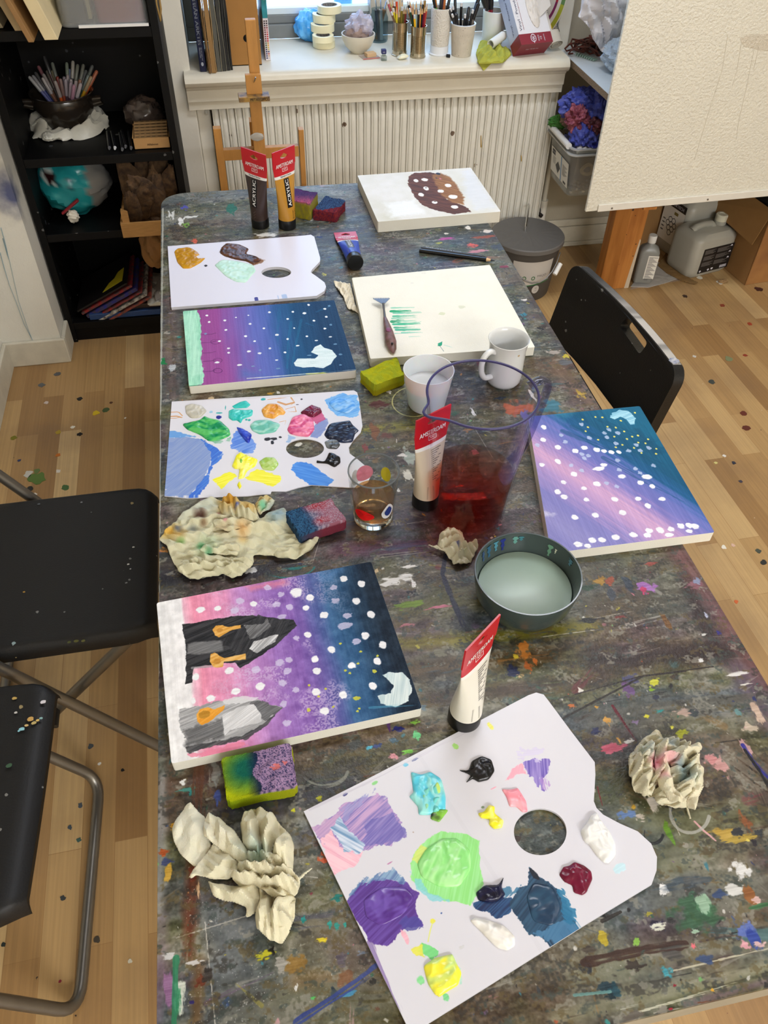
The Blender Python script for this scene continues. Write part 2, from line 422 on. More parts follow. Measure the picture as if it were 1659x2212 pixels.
# ================================================================== THE SETTING
T=.74
SILL=.79
def floor_mat():
 m=bpy.data.materials.new('oak_strip_floor');m.use_nodes= True
 N=m.node_tree.nodes;L=m.node_tree.links;b=N['Principled BSDF']
 tc=N.new('ShaderNodeTexCoord');mp=N.new('ShaderNodeMapping');mp.inputs['Rotation'].default_value=(0,0,PI/2-.02)
 L.new(tc.outputs['Object'],mp.inputs['Vector'])
 br=N.new('ShaderNodeTexBrick');br.offset=.37;br.inputs['Scale'].default_value=1
 br.inputs['Brick Width'].default_value=.52;br.inputs['Row Height'].default_value=.066;br.inputs['Mortar Size'].default_value=.0007;br.inputs['Bias'].default_value=-.05
 br.inputs['Color1'].default_value=(0,0,0,1);br.inputs['Color2'].default_value=(1,1,1,1);br.inputs['Mortar'].default_value=(.1,.1,.1,1)
 L.new(mp.outputs[0],br.inputs['Vector'])
 rp=N.new('ShaderNodeValToRGB');el=rp.color_ramp.elements
 for i,(p,c) in enumerate([(0,(150,114,70)),(.3,(166,130,83)),(.55,(175,140,91)),(.8,(184,150,100)),(1,(206,176,126))]):
  e=el[i] if i<2 else el.new(p)
  e.position=p;e.color=tuple(lin(c))+(1,)
 L.new(br.outputs['Color'],rp.inputs[0])
 mp2=N.new('ShaderNodeMapping');mp2.inputs['Scale'].default_value=(3,160,1);L.new(mp.outputs[0],mp2.inputs['Vector'])
 ng=N.new('ShaderNodeTexNoise');ng.inputs['Scale'].default_value=1;ng.inputs['Detail'].default_value=6;L.new(mp2.outputs[0],ng.inputs['Vector'])
 mr=N.new('ShaderNodeMapRange');mr.inputs[1].default_value=.3;mr.inputs[2].default_value=.7;mr.inputs[3].default_value=.86;mr.inputs[4].default_value=1.06
 L.new(ng.outputs['Fac'],mr.inputs[0])
 mu=N.new('ShaderNodeMix');mu.data_type='RGBA';mu.blend_type='MULTIPLY';mu.inputs[0].default_value=1
 L.new(rp.outputs[0],mu.inputs[6]);L.new(mr.outputs[0],mu.inputs[7])
 nd=N.new('ShaderNodeTexNoise');nd.inputs['Scale'].default_value=3.2;nd.inputs['Detail'].default_value=6;L.new(tc.outputs['Object'],nd.inputs['Vector'])
 md=N.new('ShaderNodeMapRange');md.inputs[1].default_value=.48;md.inputs[2].default_value=.78;md.inputs[4].default_value=.55;L.new(nd.outputs['Fac'],md.inputs[0])
 mx=N.new('ShaderNodeMix');mx.data_type='RGBA';mx.inputs[7].default_value=tuple(lin((108,84,66)))+(1,)
 L.new(md.outputs[0],mx.inputs[0]);L.new(mu.outputs[2],mx.inputs[6])
 out=mx.outputs[2]
 for sc,share,ramp in ((12,.12,[(0,(225,220,205)),(.35,(40,42,48)),(.6,(110,50,35)),(.8,(70,95,75)),(.92,(190,160,40))]),(40,.14,[(0,(60,48,40)),(.5,(215,210,200)),(.75,(95,45,40)),(.9,(60,70,95))])):
  vo=N.new('ShaderNodeTexVoronoi');vo.inputs['Scale'].default_value=sc;L.new(tc.outputs['Object'],vo.inputs['Vector'])
  n2=N.new('ShaderNodeTexNoise');n2.inputs['Scale'].default_value=sc*5;L.new(tc.outputs['Object'],n2.inputs['Vector'])
  sp=N.new('ShaderNodeSeparateColor');L.new(vo.outputs['Color'],sp.inputs[0])
  r=N.new('ShaderNodeMapRange');r.inputs[1].default_value=1-share;r.inputs[2].default_value=1;r.inputs[3].default_value=0;r.inputs[4].default_value=.10;L.new(sp.outputs[0],r.inputs[0])
  ad=N.new('ShaderNodeMath');ad.operation='MULTIPLY_ADD';ad.inputs[1].default_value=.3;L.new(n2.outputs['Fac'],ad.inputs[0]);L.new(vo.outputs['Distance'],ad.inputs[2])
  sb=N.new('ShaderNodeMath');sb.operation='SUBTRACT';sb.inputs[1].default_value=.13;L.new(ad.outputs[0],sb.inputs[0])
  lt=N.new('ShaderNodeMath');lt.operation='LESS_THAN';L.new(sb.outputs[0],lt.inputs[0]);L.new(r.outputs[0],lt.inputs[1])
  ra=N.new('ShaderNodeValToRGB');ra.color_ramp.interpolation='CONSTANT'
  for i,(p,c) in enumerate(ramp):
   e=ra.color_ramp.elements[i] if i<2 else ra.color_ramp.elements.new(p)
   e.position=p;e.color=tuple(lin(c))+(1,)
  L.new(sp.outputs[1],ra.inputs[0])
  mm=N.new('ShaderNodeMix');mm.data_type='RGBA';L.new(lt.outputs[0],mm.inputs[0]);L.new(out,mm.inputs[6]);L.new(ra.outputs[0],mm.inputs[7]);out=mm.outputs[2]
 L.new(out,b.inputs['Base Color']);b.inputs['Roughness'].default_value=.42
 bp=N.new('ShaderNodeBump');bp.inputs['Strength'].default_value=.15;bp.inputs['Distance'].default_value=.001
 L.new(ng.outputs['Fac'],bp.inputs['Height']);L.new(bp.outputs[0],b.inputs['Normal'])
 return m
PX0=-.82
RX0,RX1,RY0,RY1,RZ=-1.35,2.7,-3.2,3.03,2.75
floor=struct(obj('floor',B().box(RX0-.1,RX1+.1,RY0-.1,RY1+.35,-.04,0),floor_mat()))
spots=[(61,1024,16,(195,192,180)),(80,1034,30,(84,112,48)),(80,1018,11,(95,115,60)),(64,1056,11,(28,32,30)),(141,1053,14,(66,100,52)),(207,892,12,(205,175,30)),(228,886,11,(72,88,52)),(172,862,9,(30,30,30)),(157,923,7,(220,215,200)),(126,934,11,(165,140,40)),(172,938,9,(18,15,12)),(90,832,10,(90,92,92)),(124,808,10,(82,84,86)),(126,1018,8,(215,208,195)),(30,946,11,(120,115,30)),(41,995,6,(45,55,95)),(125,983,8,(190,105,25)),(215,1650,7,(205,200,190)),(170,1815,13,(62,90,82)),(151,1788,12,(70,80,86)),(174,1740,13,(72,80,88)),(196,1612,14,(70,74,76)),(136,1940,16,(60,62,60)),(130,2120,9,(135,35,50)),(8,2040,14,(40,48,44)),(281,2076,14,(190,185,165)),(210,2030,22,(70,62,50)),(265,1664,8,(25,22,20)),(1606,893,15,(95,40,28)),(1612,925,16,(90,38,26)),(1585,1000,9,(40,45,60)),(1538,825,13,(60,66,62)),(1575,775,16,(120,128,92)),(1640,625,15,(60,30,28)),(1480,640,9,(60,40,30)),(1556,610,13,(225,220,205)),(1512,600,10,(222,218,205)),(1620,700,9,(150,60,35)),(1565,985,8,(215,210,200)),(1583,1178,9,(205,170,150)),(1650,1215,16,(45,45,42)),(1637,1190,14,(70,74,62)),(1590,1300,10,(190,95,50)),(1563,1182,12,(222,216,200)),(1560,660,10,(130,60,40)),(1610,768,8,(140,52,36)),(1500,770,7,(200,195,185)),(1546,1000,7,(200,190,120)),(1600,1040,8,(60,55,70)),(75,1068,7,(210,205,195)),(240,870,5,(90,60,40)),(100,870,7,(195,180,170))]
sb=B();cols=[]
for i,(u,v,r,c) in enumerate(spots):
 rr=r*.00068*at(u,v,0)[1]/1.7+.001;p=at(u,v,0);k=16;n0=len(sb.v)
 out=[(p[0]+rr*(1+.35*(vn(math.cos(a)*2,math.sin(a)*2,i)-.5)*2)*math.cos(a),p[1]+rr*(1+.35*(vn(math.cos(a)*2,math.sin(a)*2,i)-.5)*2)*math.sin(a)) for a in np.linspace(0,2*PI,k,endpoint=False)]
 sb.prism(out,.0001,.0009);cols+=[c]*(len(sb.v)-n0)
sp_=obj('paint_spots',sb,mat('floor_paint_spots',attr=True,rough=.5),floor,cols=np.array(cols,float));sp_['kind']='stuff'
wallp=mat('cream_wall_paint',(214,207,188),.65,var=.06,vscale=6,bump=.5,bscale=160)
whitep=mat('white_gloss_paint',(224,220,206),.4,var=.05,vscale=9,bump=.3,bscale=60)
darkwall=mat('grey_wall_paint',(176,168,148),.7,var=.08,vscale=8,bump=.4,bscale=200)
def left_wall_mat():
 m=mat('stained_wall_paint',(220,217,204),.6,var=.07,vscale=7,bump=.5,bscale=160)
 N=m.node_tree.nodes;L=m.node_tree.links;b=N['Principled BSDF']
 src=b.inputs['Base Color'].links[0].from_socket
 tc=N.new('ShaderNodeTexCoord')
 for pos,rad,c,st in (((-.632,2.48,.60),.085,(48,66,122),.95),((-.80,2.48,.42),.05,(112,150,165),.8),((-.626,2.56,.7),.22,(96,92,84),.5)):
  vm=N.new('ShaderNodeVectorMath');vm.operation='DISTANCE';vm.inputs[1].default_value=pos;L.new(tc.outputs['Object'],vm.inputs[0])
  nz=N.new('ShaderNodeTexNoise');nz.inputs['Scale'].default_value=22;nz.inputs['Detail'].default_value=4;L.new(tc.outputs['Object'],nz.inputs['Vector'])
  ad=N.new('ShaderNodeMath');ad.operation='MULTIPLY_ADD';ad.inputs[1].default_value=rad*.9;L.new(nz.outputs['Fac'],ad.inputs[0]);L.new(vm.outputs['Value'],ad.inputs[2])
  mr=N.new('ShaderNodeMapRange');mr.inputs[1].default_value=rad*.7;mr.inputs[2].default_value=rad*1.45;mr.inputs[3].default_value=st;mr.inputs[4].default_value=0;L.new(ad.outputs[0],mr.inputs[0])
  mx=N.new('ShaderNodeMix');mx.data_type='RGBA';mx.inputs[7].default_value=tuple(lin(c))+(1,);L.new(mr.outputs[0],mx.inputs[0]);L.new(src,mx.inputs[6]);src=mx.outputs[2]
 L.new(src,b.inputs['Base Color']); return m
wl=B().box(RX0-.12,RX0,RY0,RY1,0,RZ).box(RX0-.02,PX0,2.0,RY1,0,RZ).box(PX0-.02,-.628,2.49,RY1,0,RZ)
wall_left=struct(obj('wall_left',wl,left_wall_mat(),org=(0,0,0)))
for i,(pts,w) in enumerate([([(2,492),(10,520),(22,570),(40,650),(62,715),(73,742)],3.2),([(0,545),(8,575),(20,615),(34,650),(52,700),(74,742),(95,743)],2.6),([(6,515),(16,550),(20,562)],2.5)]):
 P=[at_y(u,v,2.489) for u,v in pts];P=[(min(p[0],-.63),p[1],p[2]) for p in P]
 obj('paint_drip',B().tube(P,[.0035 if k<2 else .0018 for k in range(len(P))],8,flat=.3),mat('pale_blue_drip',(142,168,176),.4),wall_left,smooth=60)
WX0,WX1=-.07,1.235
wb=B()
wb.box(RX0,WX0,RY1,RY1+.3,0,RZ).box(WX1,RX1,RY1,RY1+.3,0,RZ).box(WX0,WX1,RY1,RY1+.3,0,SILL-.04).box(WX0,WX1,RY1,RY1+.3,2.2,RZ)
wall_back=struct(obj('wall_back',wb,darkwall,org=(0,0,0)))
struct(obj('wall_right',B().box(RX1,RX1+.1,RY0,RY1,0,RZ),wallp));struct(obj('wall_front',B().box(RX0,RX1,RY0-.1,RY0,0,RZ),wallp))
struct(obj('ceiling',B().box(RX0-.1,RX1+.1,RY0-.1,RY1+.3,RZ,RZ+.05),mat('white_ceiling',(236,234,228),.8)))
struct(obj('trim_1',B().box(-.155,WX0,2.9,RY1,0,RZ).box(WX0,-.024,2.93,RY1,0,.74),whitep,bevel=.004))
struct(obj('trim_2',B().box(1.215,1.262,2.985,RY1+.2,SILL-.02,RZ),whitep,bevel=.004))
prof=[(2.885,.672),(2.885,.7),(2.877,.7),(2.877,.735),(2.87,.742),(2.868,.747),(2.858,.749),(2.849,.756),(2.845,.766),(2.848,.777),(2.857,.786),(2.869,.790),(3.2,.790),(3.2,.74),(3.03,.74),(3.03,.672)]
def extr(prof,x0,x1):
 b=B();n=len(prof);vs=[(x0,y,z) for y,z in prof]+[(x1,y,z) for y,z in prof]
 tr=tessellate_polygon([[Vector((y,z,0)) for y,z in prof]])
 fs=[(i,(i+1)%n,n+(i+1)%n,n+i) for i in range(n)]+[tuple(t) for t in tr]+[tuple(i+n for i in t[::-1]) for t in tr]
 return b.add(vs,fs)
struct(obj('trim_3',extr(prof,-.092,1.225),mat('sill_paint',(218,212,194),.35,var=.05,vscale=14,bump=.25,bscale=50),smooth=35))
bbm=mat('baseboard_paint',(205,199,180),.5,var=.12,vscale=20,bump=.3)
struct(obj('baseboard_left',B().box(RX0,RX0+.014,RY0,1.986,0,.095).box(RX0,PX0+.014,1.986,2.,0,.095).box(PX0,PX0+.014,2.,2.476,0,.095).box(PX0,-.614,2.476,2.49,0,.095).box(-.628,-.614,2.49,2.6,0,.095),bbm,bevel=.004))
bb=B().box(WX1-.1,RX1,RY1-.016,RY1,0,.085).box(WX1-.1,RX1,RY1-.01,RY1,.085,.115).box(WX1-.1,RX1,RY1-.026,RY1,0,.02)
struct(obj('baseboard_back',bb,bbm,bevel=.004))
wn=thing('window_1','grey framed window over the sill','window',((WX0+WX1)/2,3.2,SILL));wn['kind']='structure'
del wn['label']; del wn['category']
fm=mat('grey_window_paint',(122,126,124),.45,var=.06)
obj('frame',B().box(WX0,WX1,3.2,3.26,SILL,.835).box(WX0,WX1,3.21,3.25,.835,.862).box(WX0,WX0+.06,3.2,3.26,.835,2.2).box(WX1-.06,WX1,3.2,3.26,.835,2.2).box(WX0,WX1,3.2,3.26,2.14,2.2),fm,wn,bevel=.003)
obj('mullion',B().box(.58,.7,3.19,3.255,.835,2.14),mat('pale_window_paint',(200,192,176),.5),wn,bevel=.004)
obj('sash',B().box(WX0+.06,.58,3.215,3.245,.862,.882).box(.7,WX1-.06,3.215,3.245,.862,.882),mat('white_sash_paint',(215,226,228),.4),wn,bevel=.002)
obj('pane',B().box(WX0+.06,.58,3.228,3.232,.882,2.14).box(.7,WX1-.06,3.228,3.232,.882,2.14),mat('window_glass',(255,255,255),0,trans=1,ior=1.02),wn)
obj('latch',B().box(.31,.325,3.19,3.205,.836,.842).box(.315,.32,3.185,3.2,.842,.848),mat('steel_grey',(120,120,120),.35,metal=1),wn)
w=bpy.data.worlds.new('daylight');scene.world=w;w.use_nodes= True
w.node_tree.nodes['Background'].inputs[0].default_value=(.46,.68,1,1);w.node_tree.nodes['Background'].inputs[1].default_value=4.0
def fitting(x,y,lx,ly,power,lab,rot=0,col=(.96,.985,1.06)):
 t=thing('ceiling_lamp',lab,'lamp',(x,y,RZ))
 obj('housing',B().box(x-lx/2-.02,x+lx/2+.02,y-ly/2-.02,y+ly/2+.02,RZ-.05,RZ),mat('lamp_housing',(230,230,230),.4),t)
 l=bpy.data.lights.new('tube','AREA');l.shape='RECTANGLE';l.size=lx;l.size_y=ly;l.energy=power;l.color=col
 o=bpy.data.objects.new('tube',l);COL.objects.link(o);o.location=(x,y,RZ-.06)
fitting(.85,1.8,1.3,.4,27,'long tube lamp on the ceiling over the far half of the table')
fitting(1.5,.2,.4,1.3,6,'long tube lamp on the ceiling right of the viewer')
fitting(1.35,-2.7,2.2,.4,165,'added fill lamp on the ceiling, unseen far behind the viewer')  # unseen fill lamp, added to brighten the upright surfaces facing the camera
cam=bpy.data.cameras.new('camera');co=bpy.data.objects.new('camera',cam);COL.objects.link(co)
cam.sensor_fit='HORIZONTAL';cam.sensor_width=36;cam.lens=36*FPX/IW;cam.clip_start=.02
Mx=Matrix.Identity(4)
for i in range(3):Mx[i][0]=RT[i];Mx[i][1]=UP[i];Mx[i][2]=-FW[i];Mx[i][3]=CAM[i]
co.matrix_world=Mx;scene.camera=co
vs=scene.view_settings;vs.view_transform='Standard';vs.look='None';vs.gamma=1;vs.exposure=0;vs.use_curve_mapping= False
def radiator():
 x0,x1,z0,z1,yf=-.018,1.222,.12,.692,2.9
 t=thing('radiator','cream ribbed panel radiator below the window sill','radiator',((x0+x1)/2,yf+.05,z0))
 n=47;p=(x1-x0)/n;xs=[];
 S=[0,.05,.1,.14,.22,.32,.42,.5,.6,.7,.8,.86,.92]
 for i in range(n):
  for s in S:xs.append((x0+(i+s)*p,s))
 xs.append((x1,0))
 zs=[z0,z0+.01,.3,.5,.6,.62,.632,.642,.65,.657,.663,.668,.672,.674,.684,.690,z1]
 b=B();vs=[];fs=[]
 for k,z in enumerate(zs):
  for x,s in xs:
   if s<.08 or s>.9:d=.0
   else:
    q=(s-.5)/.36;w_=math.sqrt(max(0,1-q*q))
    d=.0085-.006*w_
    if z>.60:
     tq=min(1,(z-.60)/.074);d=.0085-.006*w_*(1-tq**2)+.016*tq*tq
    if z>=.684:d=.004
   if z>=z1:d=.006
   vs.append((x,yf+d,z))
 m=len(xs)
 for k in range(len(zs)-1):
  for i in range(m-1):fs.append((k*m+i,k*m+i+1,(k+1)*m+i+1,(k+1)*m+i))
 b.add(vs,fs)
 rm=mat('radiator_enamel',(224,221,208),.4,var=.07,vscale=12,speck=(30,.05,[(0,(150,136,112)),(.5,(110,92,76))]))
 obj('front_panel',b,rm,t,smooth=30,fix=False)
 obj('back_panel',B().box(x0,x1,yf+.03,yf+.07,z0,z1-.004).box(x0,x1,yf+.006,yf+.07,z1-.006,z1),rm,t)
 obj('paint_mark',B().tube([at_y(1039,205,yf-.001),at_y(1039,312,yf-.001)][:1]+[at_y(1126,338,yf-.001),at_y(1127,352,yf-.001)][:0]+[at_y(1038,318,yf-.001)],.003,8,flat=.4),mat('yellow_drip',(205,180,60),.4),t) if False else None
 for u,v0,v1 in ((1039,293,318),(1126,336,348)):
  obj('paint_mark',B().tube([at_y(u,v0,yf),at_y(u+.5,v1,yf)],[.0025,.0035],8,flat=.5),mat('ochre_drip',(196,158,52),.4),t,smooth=60)
 a=at_y(441,240,2.95)
 obj('bleed_valve',B().cyl((x0,yf+.04,.66),(x0-.02,yf+.04,.66),.009).cyl((x0-.02,yf+.04,.66),(x0-.02,yf+.02,.645),.005),rm,t,smooth=40)
 pb=B();X=1.225
 pb.tube([(X,yf+.06,.16),(X+.03,yf+.06,.155),(X+.035,yf+.06,.14),(X+.035,yf+.06,.0)],.011,12).cyl((X+.035,yf+.06,.24),(X+.035,yf+.06,.12),.017).cyl((X+.035,yf+.06,.5),(X+.035,yf+.06,.24),.010)
 obj('pipe',pb,rm,t,smooth=40)
 obj('valve',B().cyl((X,yf+.055,.2),(X+.02,yf+.02,.19),.008).cyl((X-.01,yf+.05,.2),(X+.02,yf+.05,.2),.012),mat('dark_metal',(48,44,40),.4),t,smooth=40)
radiator()
# ================================================================== BOOKCASE
BX0,BX1,BY0,BY1=-.622,-.132,2.6,2.98
blk=mat('black_laminate',(4,4,4),.55,spec=.25,var=.3,vscale=30,speck=(40,.12,[(0,(90,90,88)),(.5,(60,62,66))]))
bc=thing('bookcase','tall black open bookcase in the corner by the pillar','bookcase',((BX0+BX1)/2,(BY0+BY1)/2,0))
for x in (BX0,BX1-.022):obj('side_panel',B().box(x,x+.022,BY0,BY1,0,2.02),blk,bc,bevel=.001)
obj('back_panel',B().box(BX0,BX1,BY1,BY1+.006,0,2.02),blk,bc)
for z in (.075,.408,.65,.995,1.36,1.7,2.02):obj('shelf',B().box(BX0+.022,BX1-.022,BY0+.004,BY1,z-.026,z),blk,bc,bevel=.001)
obj('plinth',B().box(BX0+.022,BX1-.022,BY0+.012,BY0+.03,0,.05),blk,bc)
def leaner(name,lab,cat,u0,u1,v,z,th,col,lean,depth,h,y=None,grp=None,rgb2=None):
 a=at(u0,v,z);c=at(u1,v,z)
 x0,x1,y0=a[0],c[0],a[1] if y is None else y
 i0=B();i0.box(x0,x1,y0,y0+depth,z+.001,z+h)
 b=B();b.v=[(p[0]-(p[2]-z)*lean,p[1],p[2]) for p in i0.v];b.f=i0.f;b.m=i0.m
 return tag(obj(name,b,mat(name+str(col),col,.6,var=.12,vscale=14,rgb2=rgb2),bevel=.0015),lab,cat,grp)
leaner('canvas_board','cream edged board leaning on the top shelf beside the clear box','board',97,126,88,.996,0,(222,204,160),.30,.28,.36)
leaner('canvas_board','brown edged wooden board leaning on the top shelf','board',62,74,93,.996,0,(150,112,66),.32,.28,.36)
leaner('canvas_board','tan board leaning left of the brown edged board on the top shelf','board',33,50,68,.996,0,(188,164,122),.34,.26,.36)
leaner('canvas_board','thin pale board leftmost on the top shelf','board',0,8,62,.996,0,(160,146,116),.34,.24,.36)
tb=thing('storage_box','clear plastic box with rounded corners on the top shelf of the bookcase','box',(-.3,2.62,.997))
clr=mat('frosted_plastic',(225,228,228),.18,trans=.9,ior=1.1)
def rrect(x0,x1,y0,y1,r,n=6):
 out=[]
 for cx,cy,a0 in ((x1-r,y1-r,0),(x0+r,y1-r,PI/2),(x0+r,y0+r,PI),(x1-r,y0+r,1.5*PI)):
  for i in range(n+1):a=a0+PI/2*i/n;out.append((cx+r*math.cos(a),cy+r*math.sin(a)))
 return out
a=at(123,60,.997);c=at(332,50,.997);bx0,bx1,by0=a[0]+.01,min(c[0],-.155),min(a[1],c[1])-.005
o_=rrect(bx0,bx1,by0,by0+.27,.03);i_=rrect(bx0+.003,bx1-.003,by0+.003,by0+.267,.028)
obj('shell',B().prism(o_,.997,1.0).prism(o_,1.0,1.17,holes=[i_]),clr,tb,smooth=30)
obj('rim',B().prism(rrect(bx0-.006,bx1+.006,by0-.006,by0+.276,.034),1.165,1.172,holes=[i_]),clr,tb,smooth=30)
obj('foot',B().box(bx0+.05,bx1-.004,by0-.008,by0+.0,.997,1.003),mat('white_plastic',(226,226,222),.4),tb)
tag(obj('biscuit_tin',B().prism(rrect(bx0+.1,bx1-.012,by0+.01,by0+.06,.02),1.004,1.13),mat('maroon_plastic',(118,40,52),.4),smooth=40),'dark red rounded tin standing in the clear box on the top shelf','tin')
tag(obj('round_jar',B().lathe(((bx0+bx1)/2+.05,by0+.09,1.003),[(0,0),(.03,0),(.03,.1),(0,.1)]),mat('grey_jar',(120,128,126),.3),smooth=40),'grey round jar inside the clear box on the top shelf','jar')
tag(obj('charger',B().box(bx0+.012,bx0+.075,by0+.012,by0+.05,1.004,1.09),mat('charcoal_plastic',(44,46,48),.4),bevel=.004),'dark grey plastic block at the left end inside the clear box','block')
tag(obj('card_pack',B().box(bx0+.015,bx0+.085,by0+.05,by0+.09,1.004,1.14),mat('beige_card',(190,178,138),.6),bevel=.002),'beige pack standing behind the dark block in the clear box','pack')
p=at(347,45,1.0)
tag(obj('rubber_loop',B().tube([(p[0],p[1]+.02,1.12),(p[0]-.004,p[1],1.04),(p[0],p[1]-.002,.999),(p[0]+.006,p[1],1.03),(p[0]+.006,p[1]+.02,1.12)],.003,8),mat('tan_rubber',(150,118,62),.5),smooth=60),'tan loop hanging beside the clear box on the top shelf','loop')
pc=at(150,268,.66);pc[2]=.651
def ringbag(pa):
 b=B();n=72;k=16;vs=[];fs=[]
 for i in range(n):
  a=2*PI*i/n
  for j in range(k):
   q=PI*j/(k-1);r=.08+.026*math.cos(q)+.014*vn(a*3,q,3)*1.3;z=.036*math.sin(q)*(.7+.6*vn(a*2.3,0,8))
   vs.append((r*math.cos(a)*1.08,r*math.sin(a),z))
 v=np.array(vs);v+=(crumple(v,5,(.02,.06),10)*1.2)[:, None]*np.array([.5,.5,.6]);v[:,2]=np.maximum(v[:,2],0)+pa[2];v[:,0]+=pa[0];v[:,1]+=pa[1]
 for i in range(n):
  for j in range(k-1):
   i2=(i+1)%n;fs.append((i*k+j,i2*k+j,i2*k+j+1,i*k+j+1))
 b.add(v,fs)
 blob(b,(pa[0]-.055,pa[1]-.1,pa[2]+.012),(.02,.03,.012),4,.25,flat=pa[2]); return b
tag(obj('plastic_bag',ringbag(pc),mat('white_bag_film',(205,203,190),.35,var=.1,vscale=40),smooth=25),'crumpled white plastic bag lying under the dark pot of felt pens','bag')
pz=pc[2]+.012
pot=thing('stoneware_pot','dark brown glazed two-eared pot full of felt pens','pot',(pc[0],pc[1],pz))
gl=mat('brown_glaze',(40,34,28),.22,var=.2,vscale=18,coat=.3)
H=hgt(pc[0],pc[1],pz,196)
obj('body',B().lathe((pc[0],pc[1],pz),[(0,0),(.07,0),(.082,H*.25),(.094,H*.6),(.097,H*.8),(.093,H*.92),(.1,H*.96),(.1,H),(.095,H),(.088,H*.9),(.085,H*.4),(.065,.008),(0,.008)],48),gl,pot,smooth=40)
for s in (-1,1):
 obj('handle',B().tube([(pc[0]+s*.088,pc[1]-.02,pz+H*.78),(pc[0]+s*.118,pc[1]-.02,pz+H*.8),(pc[0]+s*.12,pc[1]-.02,pz+H*.68),(pc[0]+s*.092,pc[1]-.02,pz+H*.62)],.009,10),gl,pot,smooth=50)
pens=[((105,480),'clear capped',(150,150,150),(86,90,140)),((175,460),'grey capped',(120,120,124),(40,50,110)),((220,400),'dark grey',(70,70,72),(50,50,60)),((280,280),'pink',(120,78,84),(120,50,66)),((390,100),'dark tall',(50,50,52),(60,26,28)),((375,430),'cloudy capped brown',(140,132,128),(88,60,40)),((360,500),'cloudy capped violet',(150,145,145),(120,80,60)),((440,370),'smoky',(80,76,70),(60,50,46)),((530,370),'mustard',(95,90,70),(150,120,30)),((545,215),'turquoise',(100,105,98),(44,120,108)),((600,560),'bright orange',(150,140,136),(206,92,34)),((640,480),'red',(120,40,30),(150,34,28)),((700,520),'coral',(120,95,90),(150,70,50)),((770,480),'lilac grey',(130,120,130),(60,46,60)),((800,530),'pale mauve',(150,140,148),(80,60,70)),((820,215),'green',(110,120,106),(28,90,44)),((870,340),'blue',(90,100,130),(50,90,160)),((840,450),'misty mauve',(150,138,140),(70,50,60)),((940,185),'silver tipped',(150,146,138),(40,40,40)),((905,530),'ash mauve',(150,140,140),(80,60,66)),((900,590),'light mauve',(165,150,160),(90,60,80)),((960,640),'rose',(170,130,148),(110,70,90)),((1030,250),'grey green',(105,108,98),(60,62,56)),((1015,350),'violet',(110,108,108),(66,40,80)),((1000,560),'frosted',(160,150,150),(80,70,76)),((1090,610),'milky',(170,162,165),(90,80,84)),((1080,540),'terracotta',(140,100,80),(120,60,40)),((1140,250),'olive grey',(105,106,96),(70,70,60)),((1120,370),'stone grey',(110,112,104),(74,74,68)),((1190,360),'slate',(84,86,84),(52,52,52)),((1310,270),'pale slate',(92,94,90),(52,54,52)),((1270,380),'bottle green',(96,104,96),(30,50,40)),((1235,450),'sea green',(100,112,108),(36,62,52)),((1290,480),'yellow',(150,130,100),(196,150,30)),((1395,370),'vermilion',(170,100,70),(196,84,36))]
for i,(q,nm,cc,bcx) in enumerate(pens):
 u,v=50+q[0]/8.73,110+q[1]/8.73
 fy=(v-150)/45;yy=pc[1]+.05-.13*max(0,min(1,fy))
 tip=at_y(u,v,yy);bx=pc[0]+(tip[0]-pc[0])*.25;bot=np.array([bx,pc[1]+(yy-pc[1])*.3,pz+.03])
 d=tip-bot;Ln=np.linalg.norm(d);d/=Ln;s=tip-d*.05
 t=thing('felt_pen','felt pen with %s cap in the dark pot on the shelf'%nm,'pen',tip-d*Ln,'felt pens in the dark pot')
 obj('barrel',B().cyl(bot,s,.0052,n=10),mat('pen'+nm,bcx,.4),t,smooth=40)
 obj('cap',B().tube([s,tip-d*.004,tip],[.0062,.0055,.003],10),mat('cap'+nm,cc,.3),t,smooth=40)
for i,(u,v,lab) in enumerate([(236,322,'black liner pen leftmost on the shelf beside the white bag'),(248,322,'black liner pen with a white tip lying on the shelf'),(264,325,'black liner pen third in the row on the shelf'),(271,319,'black liner pen with clear end, next to the stamp box row'),(283,322,'black liner pen touching the stamp box')]):
 p=at(u,v,.657);e=p+np.array([-.012-.004*(i%2),.14,0])
 t=thing('liner_pen',lab,'pen',p,'black liner pens on the shelf')
 obj('barrel',B().cyl(p+np.array([0,.012,0]),e,.0052,n=12),mat('black_pen',(22,22,24),.25),t,smooth=40)
 obj('tip',B().tube([p,p+np.array([0,.012,0])],[.003,.005],12),mat('white_tip',(205,205,205),.3) if i==1 else mat('grey_tip',(90,90,92),.3),t,smooth=40)
a=at(290,323,.651);c=at(370,320,.651);y0=(a[1]+c[1])/2
kr=mat('kraft_card',(176,134,82),.7,var=.08,vscale=30)
st=thing('stamp_box','small kraft card box of wooden letter stamps','box',((a[0]+c[0])/2,y0+.05,.651))
obj('tray',B().box(a[0],c[0],y0,y0+.003,.651,.684).box(a[0],a[0]+.003,y0,y0+.11,.651,.684).box(c[0]-.003,c[0],y0,y0+.11,.651,.684).box(a[0],c[0],y0+.107,y0+.11,.651,.69).box(a[0],c[0],y0,y0+.11,.651,.653),kr,st)
lb=B()
for t_,x0_ in (('Alfabetet',.042),):
 lettering(lb,t_, lambda x,y:(a[0]+x,y0-.0004,.662+y),width=.034,height=.006,x0=x0_,bold=True)
obj('lettering',lb,mat('dark_ink',(50,36,24),.6),st)
k=0
